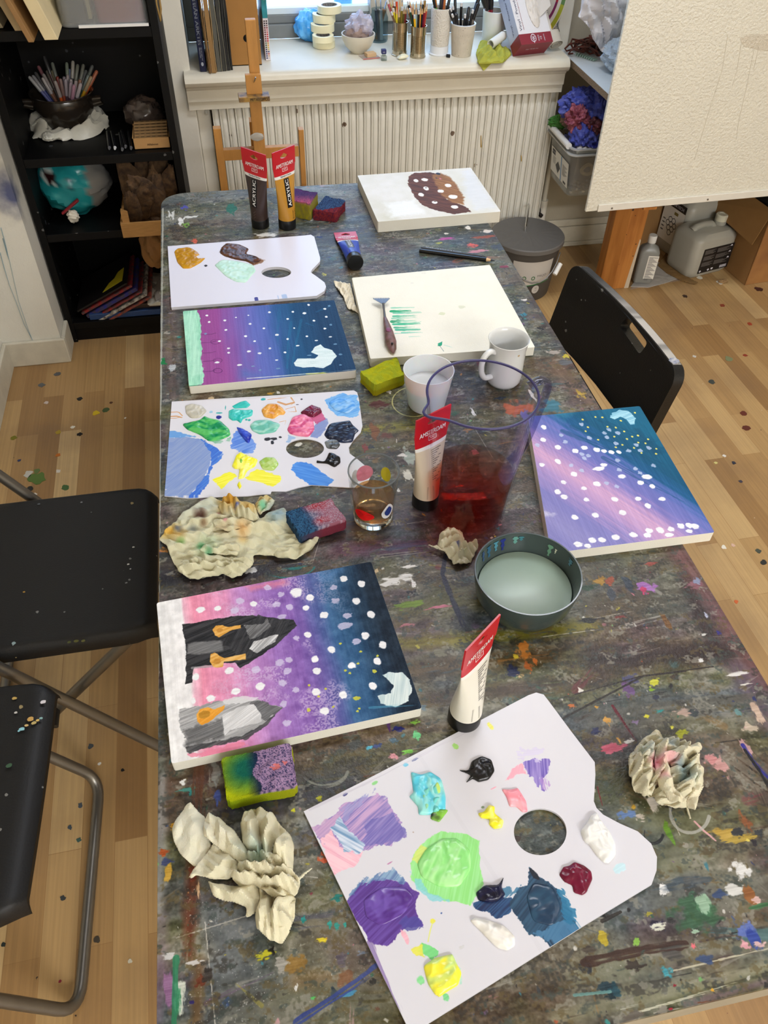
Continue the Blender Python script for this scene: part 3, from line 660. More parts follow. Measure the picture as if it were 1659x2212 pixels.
for r_ in range(6):
 for c_ in range(6):
  x=a[0]+.006+(c[0]-a[0]-.012)*(c_+.5)/6;y=y0+.01+.095*(r_+.5)/6;zt=.682+.0035*r_
  s=thing('letter_stamp','tiny wooden letter stamp standing in the kraft box','stamp',(x,y,.653),'letter stamps in the kraft box')
  obj('block',B().box(x-.0085,x+.0085,y-.006,y+.006,.653,zt),mat('stamp_wood',(150,118,76),.6,var=.15,vscale=90),s)
  obj('print',B().box(x-.005,x+.005,y-.0016,y+.0016,zt,zt+.0004),mat('dark_ink',(50,36,24),.6),s)
b=B();blob(b,(a[0]+.035,y0+.17,.70),(.06,.04,.05),31,.25,flat=.651)
tag(obj('plastic_pouch',b,mat('smoky_film',(66,58,54),.2,trans=.3,rgb2=(100,84,74)),smooth=25),'dark cloudy plastic pouch behind the stamp box','pouch')
p=at(172,482,.409);b=B();blob(b,(p[0],p[1]+.1,.409+.098),(.115,.1,.098),12,.16,(.25,.8),9,flat=.4095)
def tealc(v):
 q=v-np.array([p[0],p[1]+.1,.507]);n=fbm(v[:,0]*40,v[:,2]*40,3);base=np.zeros((len(v),3));base[:]=(34,142,146)
 w_=(vn(v[:,0]*30,v[:,2]*130+v[:,0]*40,6)>.68)&(q[:,2]>.01);base[w_]=(22,84,96)
 hi=(crumple(v,8,(.02,.06),6)>.012);base[hi]=base[hi]*.6+np.array([120,200,200])*.4
 si=(q[:,0]>.05+.03*(n-.5));base[si]=(128,126,120)
 mr=np.hypot(q[:,0]+.06,q[:,2]-.045)<.019;base[mr]=(52,24,26)
 rd=np.hypot(q[:,0]+.062,q[:,2]-.045);base[(rd>=.019)&(rd<.026)]=(190,205,202)
 return base
tag(obj('foil_bag',b,mat('teal_film',attr=True,rough=.25),smooth=28,cols=tealc),'crumpled teal and silver foil bag on the third shelf','bag')
tt=thing('clip','red plastic clip holding the teal bag shut','clip',at(150,450,.5))
q1,q2=at_y(135,461,p[1]-.008),at_y(168,432,p[1]-.008)
obj('bar',B().tube([q1,q2],[.008,.009],10,flat=.6),mat('red_clip',(140,40,46),.35),tt,smooth=50)
b=B();blob(b,at_y(158,467,p[1]-.005),(.018,.014,.02),22,.3)
tag(obj('paper_twist',b,mat('twist_paper',(215,208,190),.6),smooth=25),'small white paper twist stuck to the teal bag','paper')
a=at(267,511,.409);x1=-.148;y0=a[1]-.012;wd=mat('crate_wood',(170,126,70),.7,var=.2,vscale=30,stretch=(1,1,8))
cr=thing('wooden_crate','small pale wooden crate full of bark on the third shelf','crate',((a[0]+x1)/2,y0+.1,.4095))
obj('front_slat',B().box(a[0],x1,y0,y0+.008,.4095,.458),wd,cr,bevel=.001);obj('back_slat',B().box(a[0],x1,y0+.22,y0+.228,.4095,.47),wd,cr)
for xx in (a[0],x1-.008):obj('end_slat',B().box(xx,xx+.008,y0+.008,y0+.22,.4095,.458),wd,cr)
obj('base',B().box(a[0]+.008,x1-.008,y0+.008,y0+.22,.4095,.414),wd,cr)
for xx in (a[0]+.008,x1-.03):obj('corner_post',B().prism([(xx,y0+.008),(xx+.022,y0+.008),(xx,y0+.03)],.414,.495),wd,cr)
bark=mat('bark',(96,72,46),.9,rgb2=(54,38,26),vscale=45,bump=1.6,bscale=70)
for i in range(9):
 x=a[0]+.045+.11*((i*5)%9)/8.;y=y0+.05+.12*((i*7)%9)/8.;h=.07+.05*((i*4)%5)/4
 b=B();R=roty(.5*math.sin(i*2.1))@rotx(.4*math.cos(i*1.7));i0=0
 blob(b,(x,y,.45+h*.5),(.026+.01*(i%3),.016,h),40+i,.3,(.3,.9),8,R=R,nu=24,nv=18);b.v=[(min(max(q[0],a[0]+.009),x1-.012),max(q[1],y0+.009),max(q[2],.415)) for q in b.v]
 tag(obj('bark_piece',b,bark,smooth=20),'rough brown bark piece in the wooden crate','bark','bark pieces in the crate')
P0,P1,P2=at_y(166,672,2.63),at_y(273,611,2.63),at_y(279,545,2.86);P3=P0+P2-P1
nrm=np.cross(P1-P0,P2-P1);nrm/=np.linalg.norm(nrm)
if nrm[2]<0:nrm=-nrm
boards=[((24,20,20),'black and yellow',.006),((150,34,34),'red',.008),((30,40,128),'deep blue',.012),((150,40,40),'crimson edged',.006),((196,190,178),'white streaked',.009),((160,66,46),'rust red lowest',.007)]
off=0
for i,(c,nm,th) in enumerate(boards):
 sh=np.array([.010*i,-.004*i,0]);top=[q+sh-nrm*off for q in (P0,P1,P2,P3)];bot=[q-nrm*th for q in top];off+=th+.0025
 b=B().add(top+bot,[(0,1,2,3),(7,6,5,4),(0,4,5,1),(1,5,6,2),(2,6,7,3),(3,7,4,0)])
 def bcol(v,c=c,i=i):
  base=np.zeros((len(v),3));base[:]=c; return base
 tag(obj('painted_board',b,mat('board_paint%d'%i,c,.45,rgb2=(70,60,60) if i else (20,18,18),vscale=60)),'painted %s board leaning in the bottom of the bookcase'%nm,'board','painted boards at the bottom of the bookcase')
yl=[at_y(224,634,2.64),at_y(262,612,2.64),at_y(269,572,2.72),at_y(250,590,2.70)]
zt= lambda q:q+nrm*.0008
def onb(u,v):
 d=ray(u,v);t=((P0-CAM)@nrm)/(d@nrm); return CAM+d*t+nrm*.001
top_=[onb(*q) for q in ((222,632),(264,606),(268,578),(255,588),(247,602),(236,612))]
b=B().add([q for q in top_]+[q-nrm*.0009 for q in top_],[tuple(range(6)),tuple(range(11,5,-1))]+[(i,(i+1)%6,6+(i+1)%6,6+i) for i in range(6)])
pb_=bpy.data.objects['painted_board'];pbo=obj('paint_patch',b,mat('yellow_paint',(186,170,34),.5),pb_);pbo['label']='yellow paint patch'
a=at(195,690,.077)
tag(obj('book',B().box(a[0],-.17,a[1]-.005,a[1]+.24,.0765,.098),mat('blue_cover',(40,66,110),.4,var=.1),bevel=.002),'thick blue book lying flat at the bottom of the bookcase','book')
tag(obj('book',B().box(a[0]+.05,-.165,a[1]+.01,a[1]+.25,.0985,.116),mat('brown_cover',(62,48,42),.4),bevel=.002),'dark brown book lying on the blue book','book')
for i,(x0,z,c,lab) in enumerate([(-.33,.117,(190,186,172),'cream paper sheets lying on the brown book'),(-.30,.123,(150,142,134),'grey curled paper on the cream sheets')]):
 b=B();relief(b,[(x0,a[1]-.01),(-.16,a[1]-.02),(-.16,a[1]+.2),(x0-.02,a[1]+.2)],z, lambda X,Y,D,i=i:.003+.008*np.abs(crumple(np.stack([X,Y],1),60+i,(.05,.12),5)/.02),.008)
 tag(obj('paper_sheets',b,mat('paper%d'%i,c,.7,var=.08),smooth=30),lab,'paper')
a=at(312,560,.13)
b=B().obox((-.235,2.8,.24),(.012,.22,.24),roty(-.18))
tag(obj('card_folder',b,mat('white_card',(178,176,172),.6),bevel=.001),'pale grey card folder standing behind the painted boards','folder')
b=B();relief(b,[(-.28,2.62),(-.16,2.6),(-.16,2.72),(-.27,2.72)],.36, lambda X,Y,D:.01-.5*np.maximum(0,2.68-Y)+.4*np.abs(crumple(np.stack([X,Y],1),71,(.04,.09),5)),.008)
p=at_y(325,560,2.66)
b=B();blob(b,(p[0]+.02,2.68,.30),(.045,.04,.07),73,.22)
tag(obj('paper_bag',b,mat('brown_paper',(150,108,62),.7,var=.15),smooth=22),'crumpled brown paper bag tucked under the crate shelf','bag')
# ================================================================== WINDOW SILL
def stand(u,v,z=SILL):p=at(u,v,z+.0005); return p
a=stand(431,150);a[1]=max(a[1],2.875)
bk=thing('book','dark blue book standing at the left end of the window sill','book',(a[0],a[1]+.1,SILL+.0005))
bx=at(428,148,SILL)[0]+.006
obj('cover',B().box(bx,bx+.021,2.875,3.09,SILL+.0005,SILL+.30),mat('navy_cover',(26,34,66),.35,var=.1),bk,bevel=.003)
lb=B();fy=2.8745
lettering(lb,'FÅGLAR FRÅN ARKTIS', lambda x,y:(bx+.005+y,fy,SILL+.285-x),width=.205,height=.0095,bold=True)
lettering(lb,'Djur och växter i norr', lambda x,y:(bx+.011+y,fy,SILL+.072-x),width=.038,height=.004)
lettering(lb,'Naturens bok', lambda x,y:(bx+.006+y,fy,SILL+.072-x),width=.03,height=.004)
lb.add([(bx+.010+.004*math.cos(q),fy,SILL+.024+.006*math.sin(q)) for q in np.linspace(0,2*PI,12,endpoint=False)],[tuple(range(12))])
obj('spine_lettering',lb,mat('silver_print',(170,176,186),.4),bk)
fold=[('tan card folder',(140,108,66),.0025),('kraft folder',(152,116,70),.003),('kraft folder leaning',(160,124,78),.0025),('light brown folder',(158,122,74),.014),('tan edged folder',(176,146,98),.0022),('grey folder',(92,92,84),.012),('pale edged grey folder',(150,144,122),.002),('charcoal folder',(58,58,54),.010),('grey card sheet',(120,118,104),.002),('black folder',(36,36,36),.007),('dark grey card sheet',(84,84,78),.002),('black card folder',(26,26,26),.006)]
x=bx+.024;ends=['blue book','second from the blue book','third from the blue book']
for i,(nm,c,th) in enumerate(fold):
 y0=[2.885,2.862,2.858,2.862,2.868,2.872,2.872,2.874,2.876,2.878,2.88,2.882][i]
 b=B();k=9;vs=[]
 for sd in (0,1):
  for q in range(k):
   z=SILL+.0008+.30*q/(k-1);wv=.003*math.sin(q*.9+i)*min(1,q/2)*(0 if th>.009 else .5)
   vs+=[(x+sd*th+wv,y0,z),(x+sd*th+wv,3.12,z)]
 fs=[]
 for q in range(k-1):
  o=2*q;fs+=[(o,o+1,o+3,o+2),(2*k+o,2*k+o+2,2*k+o+3,2*k+o+1),(o,o+2,2*k+o+2,2*k+o),(o+1,2*k+o+1,2*k+o+3,o+3)]
 fs+=[(0,2*k,2*k+1,1),(2*k-2,2*k-1,4*k-1,4*k-2)]
 b.add(vs,fs)
 nxt=fold[i-1][0] if i else 'dark blue book'
 tag(obj('card_folder',b,mat('folder'+nm,c,.65,var=.12,vscale=20),smooth=40),'%s standing on the sill right beside the %s'%(nm,nxt),'folder','card folders on the sill')
 x+=th+.0015
a,c=stand(496,142),stand(566,140)
x0,x1,y0=a[0],c[0],min(a[1],c[1])
fb=thing('magazine_file','brown card magazine file with a round finger hole on the sill','file box',((x0+x1)/2,y0+.12,SILL+.0005))
hc=at_y(533,83,y0);hr=.0115
zt=SILL+.30
holep=[(hc[0]+hr*math.cos(q),hc[2]+hr*math.sin(q)) for q in np.linspace(0,2*PI,28,endpoint=False)]
b=B();b.prism([(x0,SILL+.0005),(x1,SILL+.0005),(x1,zt),(x0,zt)],0,.003,holes=[holep]);b.v=[(q[0],y0+q[2],q[1]) for q in b.v]
brc=mat('brown_file_card',(166,118,58),.6,var=.07,vscale=24)
obj('front',b,brc,fb)
obj('sides',B().box(x0,x0+.003,y0+.003,y0+.25,SILL+.0005,zt).box(x1-.003,x1,y0+.003,y0+.25,SILL+.0005,zt).box(x0,x1,y0+.247,y0+.25,SILL+.0005,zt).box(x0,x1,y0,y0+.25,SILL+.0005,SILL+.003),brc,fb)
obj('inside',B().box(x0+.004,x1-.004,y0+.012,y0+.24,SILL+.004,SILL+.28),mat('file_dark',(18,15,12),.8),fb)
a,c,d=stand(573,131),stand(582,130),stand(602,88)
x0=a[0]+.002;x1=x0+.017;y0=a[1]
ps=thing('paint_set_box','tall teal and white paint set box with colour swatches on its spine','box',(x0,y0+.08,SILL+.0005))
zt=SILL+.30;zm=SILL+.125
ub=3.175
b=B().obox(((x0+x1)/2,(y0+ub)/2,(SILL+.0005+zm)/2),(x1-x0,ub-y0,zm-SILL-.0005));obj('white_half',b,mat('set_white',(222,216,220),.4),ps,bevel=.001)
obj('teal_half',B().obox(((x0+x1)/2,(y0+ub)/2,(zm+zt)/2),(x1-x0,ub-y0,zt-zm)),mat('set_teal',(30,112,112),.35,rgb2=(60,160,180),vscale=14),ps,bevel=.001)
sw=[(70,60,60),(60,50,60),(130,90,90),(130,50,60),(190,110,120),(190,90,90),(200,50,60),(190,50,60),(190,50,50),(180,40,40),(200,150,60),(230,170,50),(220,190,80),(200,190,110),(90,90,120),(180,80,70),(190,160,130),(200,190,190)]
b=B();cc=[]
for i in range(18):
 for k,cx in enumerate((x0+.0045,x0+.0115)):
  z=zm-.008-i*.0064;n0=len(b.v);b.obox((cx+.0005,y0-.0003,z),(.005,.0006,.0042));c=sw[i] if k else ((60,52,60) if i<3 or i>11 else (96,44,52))
  if 9<i<13 and not k:c=(70,104,80)
  if i>12 and not k:c=(52,60,110)
  cc+=[c]*(len(b.v)-n0)
obj('swatches',b,mat('swatch_ink',attr=True,rough=.4),ps,cols=np.array(cc,float))
lb=B();lettering(lb,'Watercolour', lambda x,y:(x0+.006+y,y0-.0004,zm+.05+x),width=.075,height=.004)
lettering(lb,'set of 36', lambda x,y:(x0+.011+y,y0-.0004,zm+.06+x),width=.045,height=.0035);obj('spine_lettering',lb,mat('gold_print',(196,200,160),.4),ps)
b=B();cc=[]
for i in range(12):
 yy=y0+.12+.01*i;z=SILL+.02+.006*i;n0=len(b.v);b.obox((x1+.0003,yy,z+.018),(.0006,.012,.03+.01*math.sin(i*1.9)));cc+=[[(120,110,140),(60,80,80),(110,70,110),(140,130,150)][i%4]]*(len(b.v)-n0)
obj('printed_tubes',b,mat('swatch_ink',attr=True),ps,cols=np.array(cc,float))
p=stand(667,92);b=B();blob(b,(p[0]+.012,p[1]+.03,SILL+.045),(.056,.05,.05),15,.2,(.2,.7),10,flat=SILL+.0008)
tag(obj('plastic_bag',b,mat('blue_film',(52,150,226),.2,var=.3,vscale=50,rgb2=(110,190,245)),smooth=25),'scrunched bright blue plastic bag behind the tape rolls','bag')
tape=mat('masking_tape',(238,230,192),.55,var=.03,vscale=60);core=mat('grey_core',(150,146,142),.6,rgb2=(96,92,92),vscale=240)
def roll(u,v,z,r,h,lab,tilt=None,ri=.6):
 p=at(u,v,z)
 t=thing('tape_roll',lab,'tape',(p[0],p[1],z),'masking tape rolls on the sill')
 R=tilt if tilt is not None else np.eye(3)
 obj('tape',B().lathe((p[0],p[1],z),[(r*ri+.003,0),(r,0),(r,h),(r*ri+.003,h),(r*ri+.003,0)],48,R=R),tape,t,smooth=30,bevel=.0008)
 obj('core',B().lathe((p[0],p[1],z),[(r*ri,.0005),(r*ri+.0028,.0005),(r*ri+.0028,h-.0005),(r*ri,h-.0005),(r*ri,.0005)],48,R=R),core,t,smooth=30)
 return p
z=SILL+.0005
hs=.0235
roll(700,100,z,.039,hs,'cream tape roll at the bottom of the stack on the sill');z+=hs
roll(698,88,z,.037,.019,'cream tape roll second from the bottom of the stack');z+=.019
roll(697,66,z,.041,.023,'cream tape roll in the middle of the stack');z+=.023
roll(700,46,z,.040,.025,'cream tape roll second from the top of the stack');z+=.025
roll(712,26,z+.002,.042,.023,'top cream tape roll, tilted so its grey core shows',rotx(-.02)@roty(-.02))
bp_=stand(774,112);rb=.058
bw=thing('bowl','cream footed bowl holding a bag of clay on the sill','bowl',(bp_[0],bp_[1],SILL+.0005))
Hb=hgt(bp_[0],bp_[1],SILL,72)
obj('body',B().lathe((bp_[0],bp_[1],SILL+.0005),[(0,0),(.026,0),(.029,.004),(.045,Hb*.35),(.056,Hb*.75),(rb,Hb),(rb-.004,Hb),(.052,Hb*.75),(.04,Hb*.35),(.02,.008),(0,.008)],48),mat('cream_ceramic',(214,206,186),.35,var=.04),bw,smooth=50)
b=B();blob(b,(bp_[0]-.004,bp_[1],SILL+Hb+.002),(.043,.04,.028),51,.22)
tag(obj('clay_lump',b,mat('grey_clay',(160,138,128),.7,var=.2,vscale=30),smooth=25),'grey-brown lump of clay in a bag in the cream bowl','clay')
b=B();blob(b,(bp_[0]+.006,bp_[1]+.004,SILL+Hb+.022),(.045,.042,.038),53,.3,(.16,.6),12)
tag(obj('plastic_bag',b,mat('clear_film',(230,225,245),.15,trans=.75,ior=1.05,alpha=.75),smooth=22),'clear crinkled plastic bag wrapped round the clay in the bowl','bag')
a=stand(800,122);b=B().obox((a[0],a[1],SILL+.0075),(.034,.026,.012),rotz(.25))
tag(obj('wood_block',b,mat('pale_wood',(214,180,136),.6,var=.1),bevel=.001),'small pale wood blocks in a zip bag in front of the bowl','block')
b=B().obox((a[0]-.004,a[1]-.003,SILL+.0012),(.062,.05,.0012),rotz(.25))
zb=thing('zip_bag','small clear zip bag with red seal lying before the bowl','bag',(a[0],a[1],SILL+.0005))
obj('film',b,mat('zip_film',(226,220,214),.15,alpha=.55),zb);q=rotz(.25)@np.array([-.004,-.026,0])
obj('seal',B().obox((a[0]-.004+q[0],a[1]-.003+q[1],SILL+.0026),(.06,.003,.0012),rotz(.25-.12)),mat('red_seal',(205,90,84),.4),zb)
a=stand(829,130)
sbt=thing('ink_bottle','tiny clear bottle with navy label standing on the sill','bottle',a)
obj('glass',B().prism(rrect(a[0]-.0095,a[0]+.0095,a[1]-.008,a[1]+.008,.003),SILL+.0005,SILL+.014).prism(rrect(a[0]-.006,a[0]+.006,a[1]-.005,a[1]+.005,.003),SILL+.014,SILL+.02),mat('bottle_glass',(225,228,224),.05,trans=.85,ior=1.3),sbt,smooth=30)
obj('cap',B().box(a[0]-.008,a[0]+.008,a[1]-.004,a[1]+.012,SILL+.02,SILL+.033),mat('navy_cap',(34,40,96),.4),sbt,bevel=.001)
lb=B();lettering(lb,'ink', lambda x,y:(a[0]-.004+x,a[1]-.0045,SILL+.024+y),width=.008,bold=True);obj('print',lb,mat('white_print',(215,215,225),.4),sbt)
a=stand(868,128);b=B();i0=len(b.v)
b.lathe((0,0,0),[(0,-.006),(.012,-.0055),(.019,-.002),(.02,.001),(.014,.005),(.006,.0075),(0,.008)],32,sx=1,sy=.62,fn=lambda p,q:p+np.array([.004*math.cos(2*q),0,.002*math.cos(q)]))
b.v=[(q[0]+a[0],q[1]+a[1],max(q[2]+SILL+.0075,SILL+.0008)) for q in b.v]
tag(obj('soap',b,mat('ivory_soap',(226,224,196),.35),smooth=60),'smooth ivory pebble of soap in front of the two tins','soap')
a=stand(818,88)
jr=thing('glass_jar','clear glass jar behind the left tin with a brown clay tool','jar',a)
obj('glass',B().lathe(a,[(0,0),(.03,0),(.033,.006),(.033,.075),(.027,.088),(.027,.1),(.0255,.1),(.0255,.088),(.031,.074),(.031,.006),(0,.004)],40),mat('jar_glass',(228,238,240),.02,trans=1,ior=1.4),jr,smooth=40)
for i,(du,c,lab,dz) in enumerate(((12,(150,104,62),'wooden clay tool with metal end standing in the glass jar',.05),(-8,(90,92,94),'dark steel tool leaning left in the glass jar',.08),(3,(196,198,196),'shiny metal modelling knife in the glass jar',.06))):
 p0=a+np.array([(i-1)*.008,-.004*i,.006]);p1=a+np.array([du*.0014,-.01,.1]);p2=p1+(p1-p0)*.45
 t=thing('clay_tool',lab,'tool',p0)
 obj('handle',B().tube([p0,p1],[.006,.0075],10),mat('tool%d'%i,c,.4,metal=0 if i==0 else .8),t,smooth=50)
 obj('blade',B().tube([p1,(p1+p2)/2,p2],[.006,.007,.001],10,flat=.35),mat('tool_steel',(190,194,196),.2,metal=1),t,smooth=50)
a=stand(742,62)
tag(obj('glass_jar',B().lathe(a,[(0,0),(.032,0),(.034,.1),(.03,.12),(.033,.16),(.031,.16),(.028,.12),(.032,.1),(.03,.004),(0,.004)],36),mat('blue_jar_glass',(205,222,240),.05,trans=.9,ior=1.3),smooth=40),'pale bluish glass vessel by the window behind the tape rolls','jar')
def tin(u,v,lab,rim_v,r):
 p=stand(u,v);H=hgt(p[0],p[1],SILL,rim_v)
 t=thing('tin_can',lab,'tin',(p[0],p[1],SILL+.0005))
 prof=[(0,.003),(r-.003,.003),(r-.001,0),(r+.0006,.001),(r+.0006,.003),(r-.0006,.004)]
 n=16;z0,z1=H*.16,H*.72;prof+=[(r-.0006,z0)]
 for i in range(n):
  zz=z0+(z1-z0)*i/n;dz=(z1-z0)/n;prof+=[(r-.0006,zz+.1*dz),(r-.0024,zz+.35*dz),(r-.0024,zz+.6*dz),(r-.0006,zz+.9*dz)]
 prof+=[(r-.0006,z1),(r-.0006,H-.003),(r+.0008,H-.002),(r+.0008,H),(r-.001,H),(r-.002,H-.004),(r-.003,.006),(0,.006)]
 obj('can',B().lathe((p[0],p[1],SILL+.0005),prof,48),mat('tin_metal',(196,186,164),.18,metal=1,var=.06,vscale=70),t,smooth=25)
 return p,H
def seat_in(tip,p,H,R,zb,Rb):
 """foot of a stick so that it leaves the pot inside its rim"""
 t2=(tip-p)[:2];zr=SILL+H;zb_=SILL+zb;f=(zr-zb_)/max(tip[2]-zb_,1e-4);n=np.linalg.norm(t2);u=t2/(n+1e-9)
 if f>=.97: return np.append(p[:2]+u*min(n,R*.6),zb_),np.append(p[:2]+u*min(n,R*.75),max(tip[2],zr+.004))
 o=np.clip((min(n*.8,R-.006)-n*f)/(1-f),-Rb,Rb)
 if o*(1-f)+n*f>R-.005:n=(R-.005-o*(1-f))/f
 return np.append(p[:2]+u*o,zb_),np.append(p[:2]+u*n,tip[2])
def pencil(bot,tip,nm,c,where,end='point',rr=.0037,grp=None,kind='pencil'):
 d=tip-bot;Ln=np.linalg.norm(d);d=d/Ln
 t=thing(kind,('%s standing in %s'%(nm,where)),kind,bot,grp)
 if end=='point':
  obj('shaft',B().tube([bot,tip-d*.022],rr,6),mat('pc'+str(c),c,.35),t,smooth=20)
  obj('wood',B().tube([tip-d*.022,tip-d*.006],[rr,.0012],6),mat('pencil_wood',(206,168,120),.6),t,smooth=40);obj('lead',B().tube([tip-d*.006,tip],[.0012,.0003],6),mat('pc'+str(c),c),t)
 elif end=='round':
  obj('shaft',B().tube([bot,tip-d*.012],rr,10),mat('pc'+str(c),c,.3),t,smooth=40);obj('end_cap',B().tube([tip-d*.012,tip-d*.002,tip],[rr*.9,rr*.9,rr*.4],10),mat('white_tip',(205,205,205),.3),t,smooth=40)
 else:
  obj('shaft',B().tube([bot,tip-d*.05],rr,10),mat('pc'+str(c),c,.3),t,smooth=40);obj('clip_end',B().tube([tip-d*.05,tip-d*.004,tip],[rr*1.12,rr*1.12,rr*.5],10),mat('pen_dark_end',(28,28,30),.25),t,smooth=40)
pl=[(480,0,'dusty pink pencil',(168,74,84)),(560,20,'brown pencil with white end',(118,96,60)),(598,80,'lime green pencil',(132,168,44)),(638,160,'lemon yellow pencil',(216,200,44)),(655,110,'black pencil with white end',(30,26,26)),(700,130,'pale yellow pencil',(226,208,60)),(705,0,'orange-red pencil',(206,70,34)),(760,190,'olive pencil',(112,100,40)),(820,0,'violet-blue pencil',(54,54,96)),(815,130,'khaki pencil',(128,112,40)),(865,120,'dark olive pencil',(96,84,40)),(905,120,'wine red pencil',(128,46,50)),(510,240,'dull brown pencil',(110,88,58)),(620,-10,'rust pencil',(150,70,44)),(770,0,'cream pencil',(206,186,140)),(660,40,'black-brown pencil',(40,26,24))]
pr_=[(925,20,'black pencil',(22,22,24)),(960,0,'salmon pencil',(190,120,100)),(915,120,'chestnut pencil',(112,80,54)),(965,160,'dark green pencil',(34,66,44)),(985,120,'rose pencil',(180,88,90)),(1035,30,'bronze pencil',(146,108,60)),(1060,290,'golden yellow pencil',(240,184,30)),(1095,130,'pale blue-green pencil',(158,190,186)),(1100,0,'mauve grey pencil',(120,104,110)),(1150,200,'white ended black pencil',(36,32,32)),(1190,120,'light orange pencil',(236,158,56)),(1195,20,'grey pencil',(120,116,106)),(1245,0,'jet black pencil',(16,16,18)),(1275,100,'crimson pencil',(126,24,48)),(1320,70,'brick red pencil',(176,66,44)),(1280,10,'ochre pencil',(150,116,50)),(1030,140,'maroon pencil',(90,30,34)),(1225,130,'ebony pencil',(24,20,24))]
for (u,v,lab,rv,lst,where,cx0) in ((863,118,'tin can with ribbed sides full of coloured pencils, the left one',46,pl,'the left tin',690),(902,122,'tin can with ribbed sides full of coloured pencils, the right one',55,pr_,'the right tin',1125)):
 r=.0265;p,H=tin(u,v,lab,rv,r)
 for i,(a,b_,nm,c) in enumerate(lst):
  U,V=780+a/9.217,b_/9.217
  yy=p[1]+.018-.034*min(1,max(0,(V)/28.));tip=at_y(U,V,yy)
  if V<3:tip=tip+np.array([0,0,.004*(i%4)])
  bot,tip=seat_in(tip,p,H,r,.008,.02)
  pencil(bot,tip,nm,c,where,'point' if i%3 else 'round',grp='pencils in the tins')
def pot_white(u,v,rim_v,r0,r1,lab,m,base=None,H=None,z0=SILL):
 p=stand(u,v);H=H or hgt(p[0],p[1],z0,rim_v)
 t=thing('pen_pot',lab,'pot',(p[0],p[1],z0+.0005))
 if base:obj('saucer',B().lathe((p[0],p[1],SILL+.0005),[(0,0),(r0+.003,0),(r0+.004,.004),(r0+.001,.006),(r0+.001,.028),(r0-.003,.0285),(0,.0285)],40),mat('white_glaze',(222,224,226),.2),t,smooth=40)
 zb=.0285 if base else 0
 obj('body',B().lathe((p[0],p[1],z0+.0005),[(0,zb),(r0,zb),(r1,H-.002),(r1-.001,H),(r1-.005,H),(r1-.006,H-.004),(r0-.005,zb+.006),(0,zb+.006)],48),m,t,smooth=40)
 return p,H
texw=mat('textured_white_pot',(208,202,190),.5,bump=2,bscale=190)
pA,HA=pot_white(948,116,16,.031,.035,'tall white textured pot with coloured pens on a white dish',texw,base=True)
pB,HB=pot_white(996,118,50,.034,.0425,'speckled grey concrete pot with black pens on the sill',mat('speckled_concrete',(196,186,168),.7,var=.1,vscale=60,bump=.6,speck=(180,.3,[(0,(150,140,124)),(.6,(110,100,90))])))
pC,HC=pot_white(1062,92,22,.036,.041,'tall white pot behind the yellow-green cloth',mat('white_glaze_pot',(206,208,206),.3,rgb2=(196,196,168),vscale=9))
obj('rim',B().lathe((pB[0],pB[1],SILL+HB),[(.0375,-.001),(.0425,-.001),(.0427,.0012),(.0373,.0012),(.0375,-.001)],48),mat('pot_white_rim',(226,230,232),.3),bpy.data.objects['pen_pot.001'],smooth=50)
for i,(u,v,nm,c,e) in enumerate([(945,22,'white crayon',(228,230,232),'plain'),(972,17,'black pen with a silver end',(26,26,28),'round'),(978,12,'black fineliner',(20,20,22),'round'),(984,28,'white felt pen',(212,214,214),'clip'),(983,-8,'black pen with gold print',(24,22,20),'clip'),(997,5,'short black pencil',(18,18,20),'round'),(975,30,'grey ended black pen',(40,40,42),'round'),(1013,14,'slim black pen',(28,28,28),'clip'),(1022,20,'matt black pen',(34,34,34),'round'),(1034,6,'brown-grey penknife',(112,104,96),'clip'),(1037,-12,'thick black marker',(22,22,22),'clip'),(1005,30,'stubby black pen',(24,24,24),'round')]):
 yy=pB[1]+.02-.04*max(0,min(1,(v+5)/35.));tip=at_y(u,v,yy)
 bot,tip=seat_in(tip,pB,HB,.0365,.008,.024);pencil(bot,tip,nm,c,'the speckled pot',e,.0045 if i not in (3,9,10) else .0062,'pens in the speckled pot','pen')
for i,(u,v,nm,c,e) in enumerate([(932,-6,'bright green pen',(50,170,60),'clip'),(940,-2,'orange-brown pen',(176,112,40),'round'),(953,2,'white barrelled pen',(206,200,190),'clip'),(962,0,'burnt orange pen',(178,100,50),'round'),(974,-4,'yellow-orange pen',(222,160,40),'clip'),(958,-10,'dark blue pen',(40,50,90),'round')]):
 tip=at_y(u,v-12,pA[1]+.004*(i-2));bot,tip=seat_in(tip,pA,HA,.029,.04,.02);pencil(bot,tip,nm,c,'the tall white pot',e,.0045,'pens in the tall white pot','pen')
for i,(u,v,nm,c) in enumerate([(1030,-10,'lilac-grey marker',(112,98,112)),(1045,-6,'wide red marker',(146,34,44)),(1052,-8,'pale green ruler stick',(190,206,190)),(1062,-10,'dark red marker',(128,26,36))]):
 tip=at_y(u,v-6,pC[1]);bot,tip=seat_in(tip,pC,HC,.034,.008,.022);pencil(bot,tip,nm,c,'the pot behind the cloth','plain' if i==2 else 'clip',.0075,'markers in the white pot','marker')
a=stand(968,124);tag(obj('pencil_stub',B().obox((a[0],a[1],SILL+.0055),(.014,.008,.01),rotz(-.5)),mat('black_stub',(20,20,22),.5),bevel=.002),'small black stub lying at the foot of the speckled pot','stub')
cl=[(1028,118),(1036,96),(1050,86),(1066,92),(1078,100),(1103,113),(1104,120),(1094,130),(1086,137),(1060,138),(1034,139)]
zc= lambda x,y:SILL+.001+0*np.asarray(x)
b=B();relief(b,px(cl,SILL),zc, lambda X,Y,D:.003+np.minimum(.012,D*.5)*(1+.5*np.sin(X*160))+.5*np.abs(crumple(np.stack([X,Y],1),80,(.015,.05),8)),.0025)
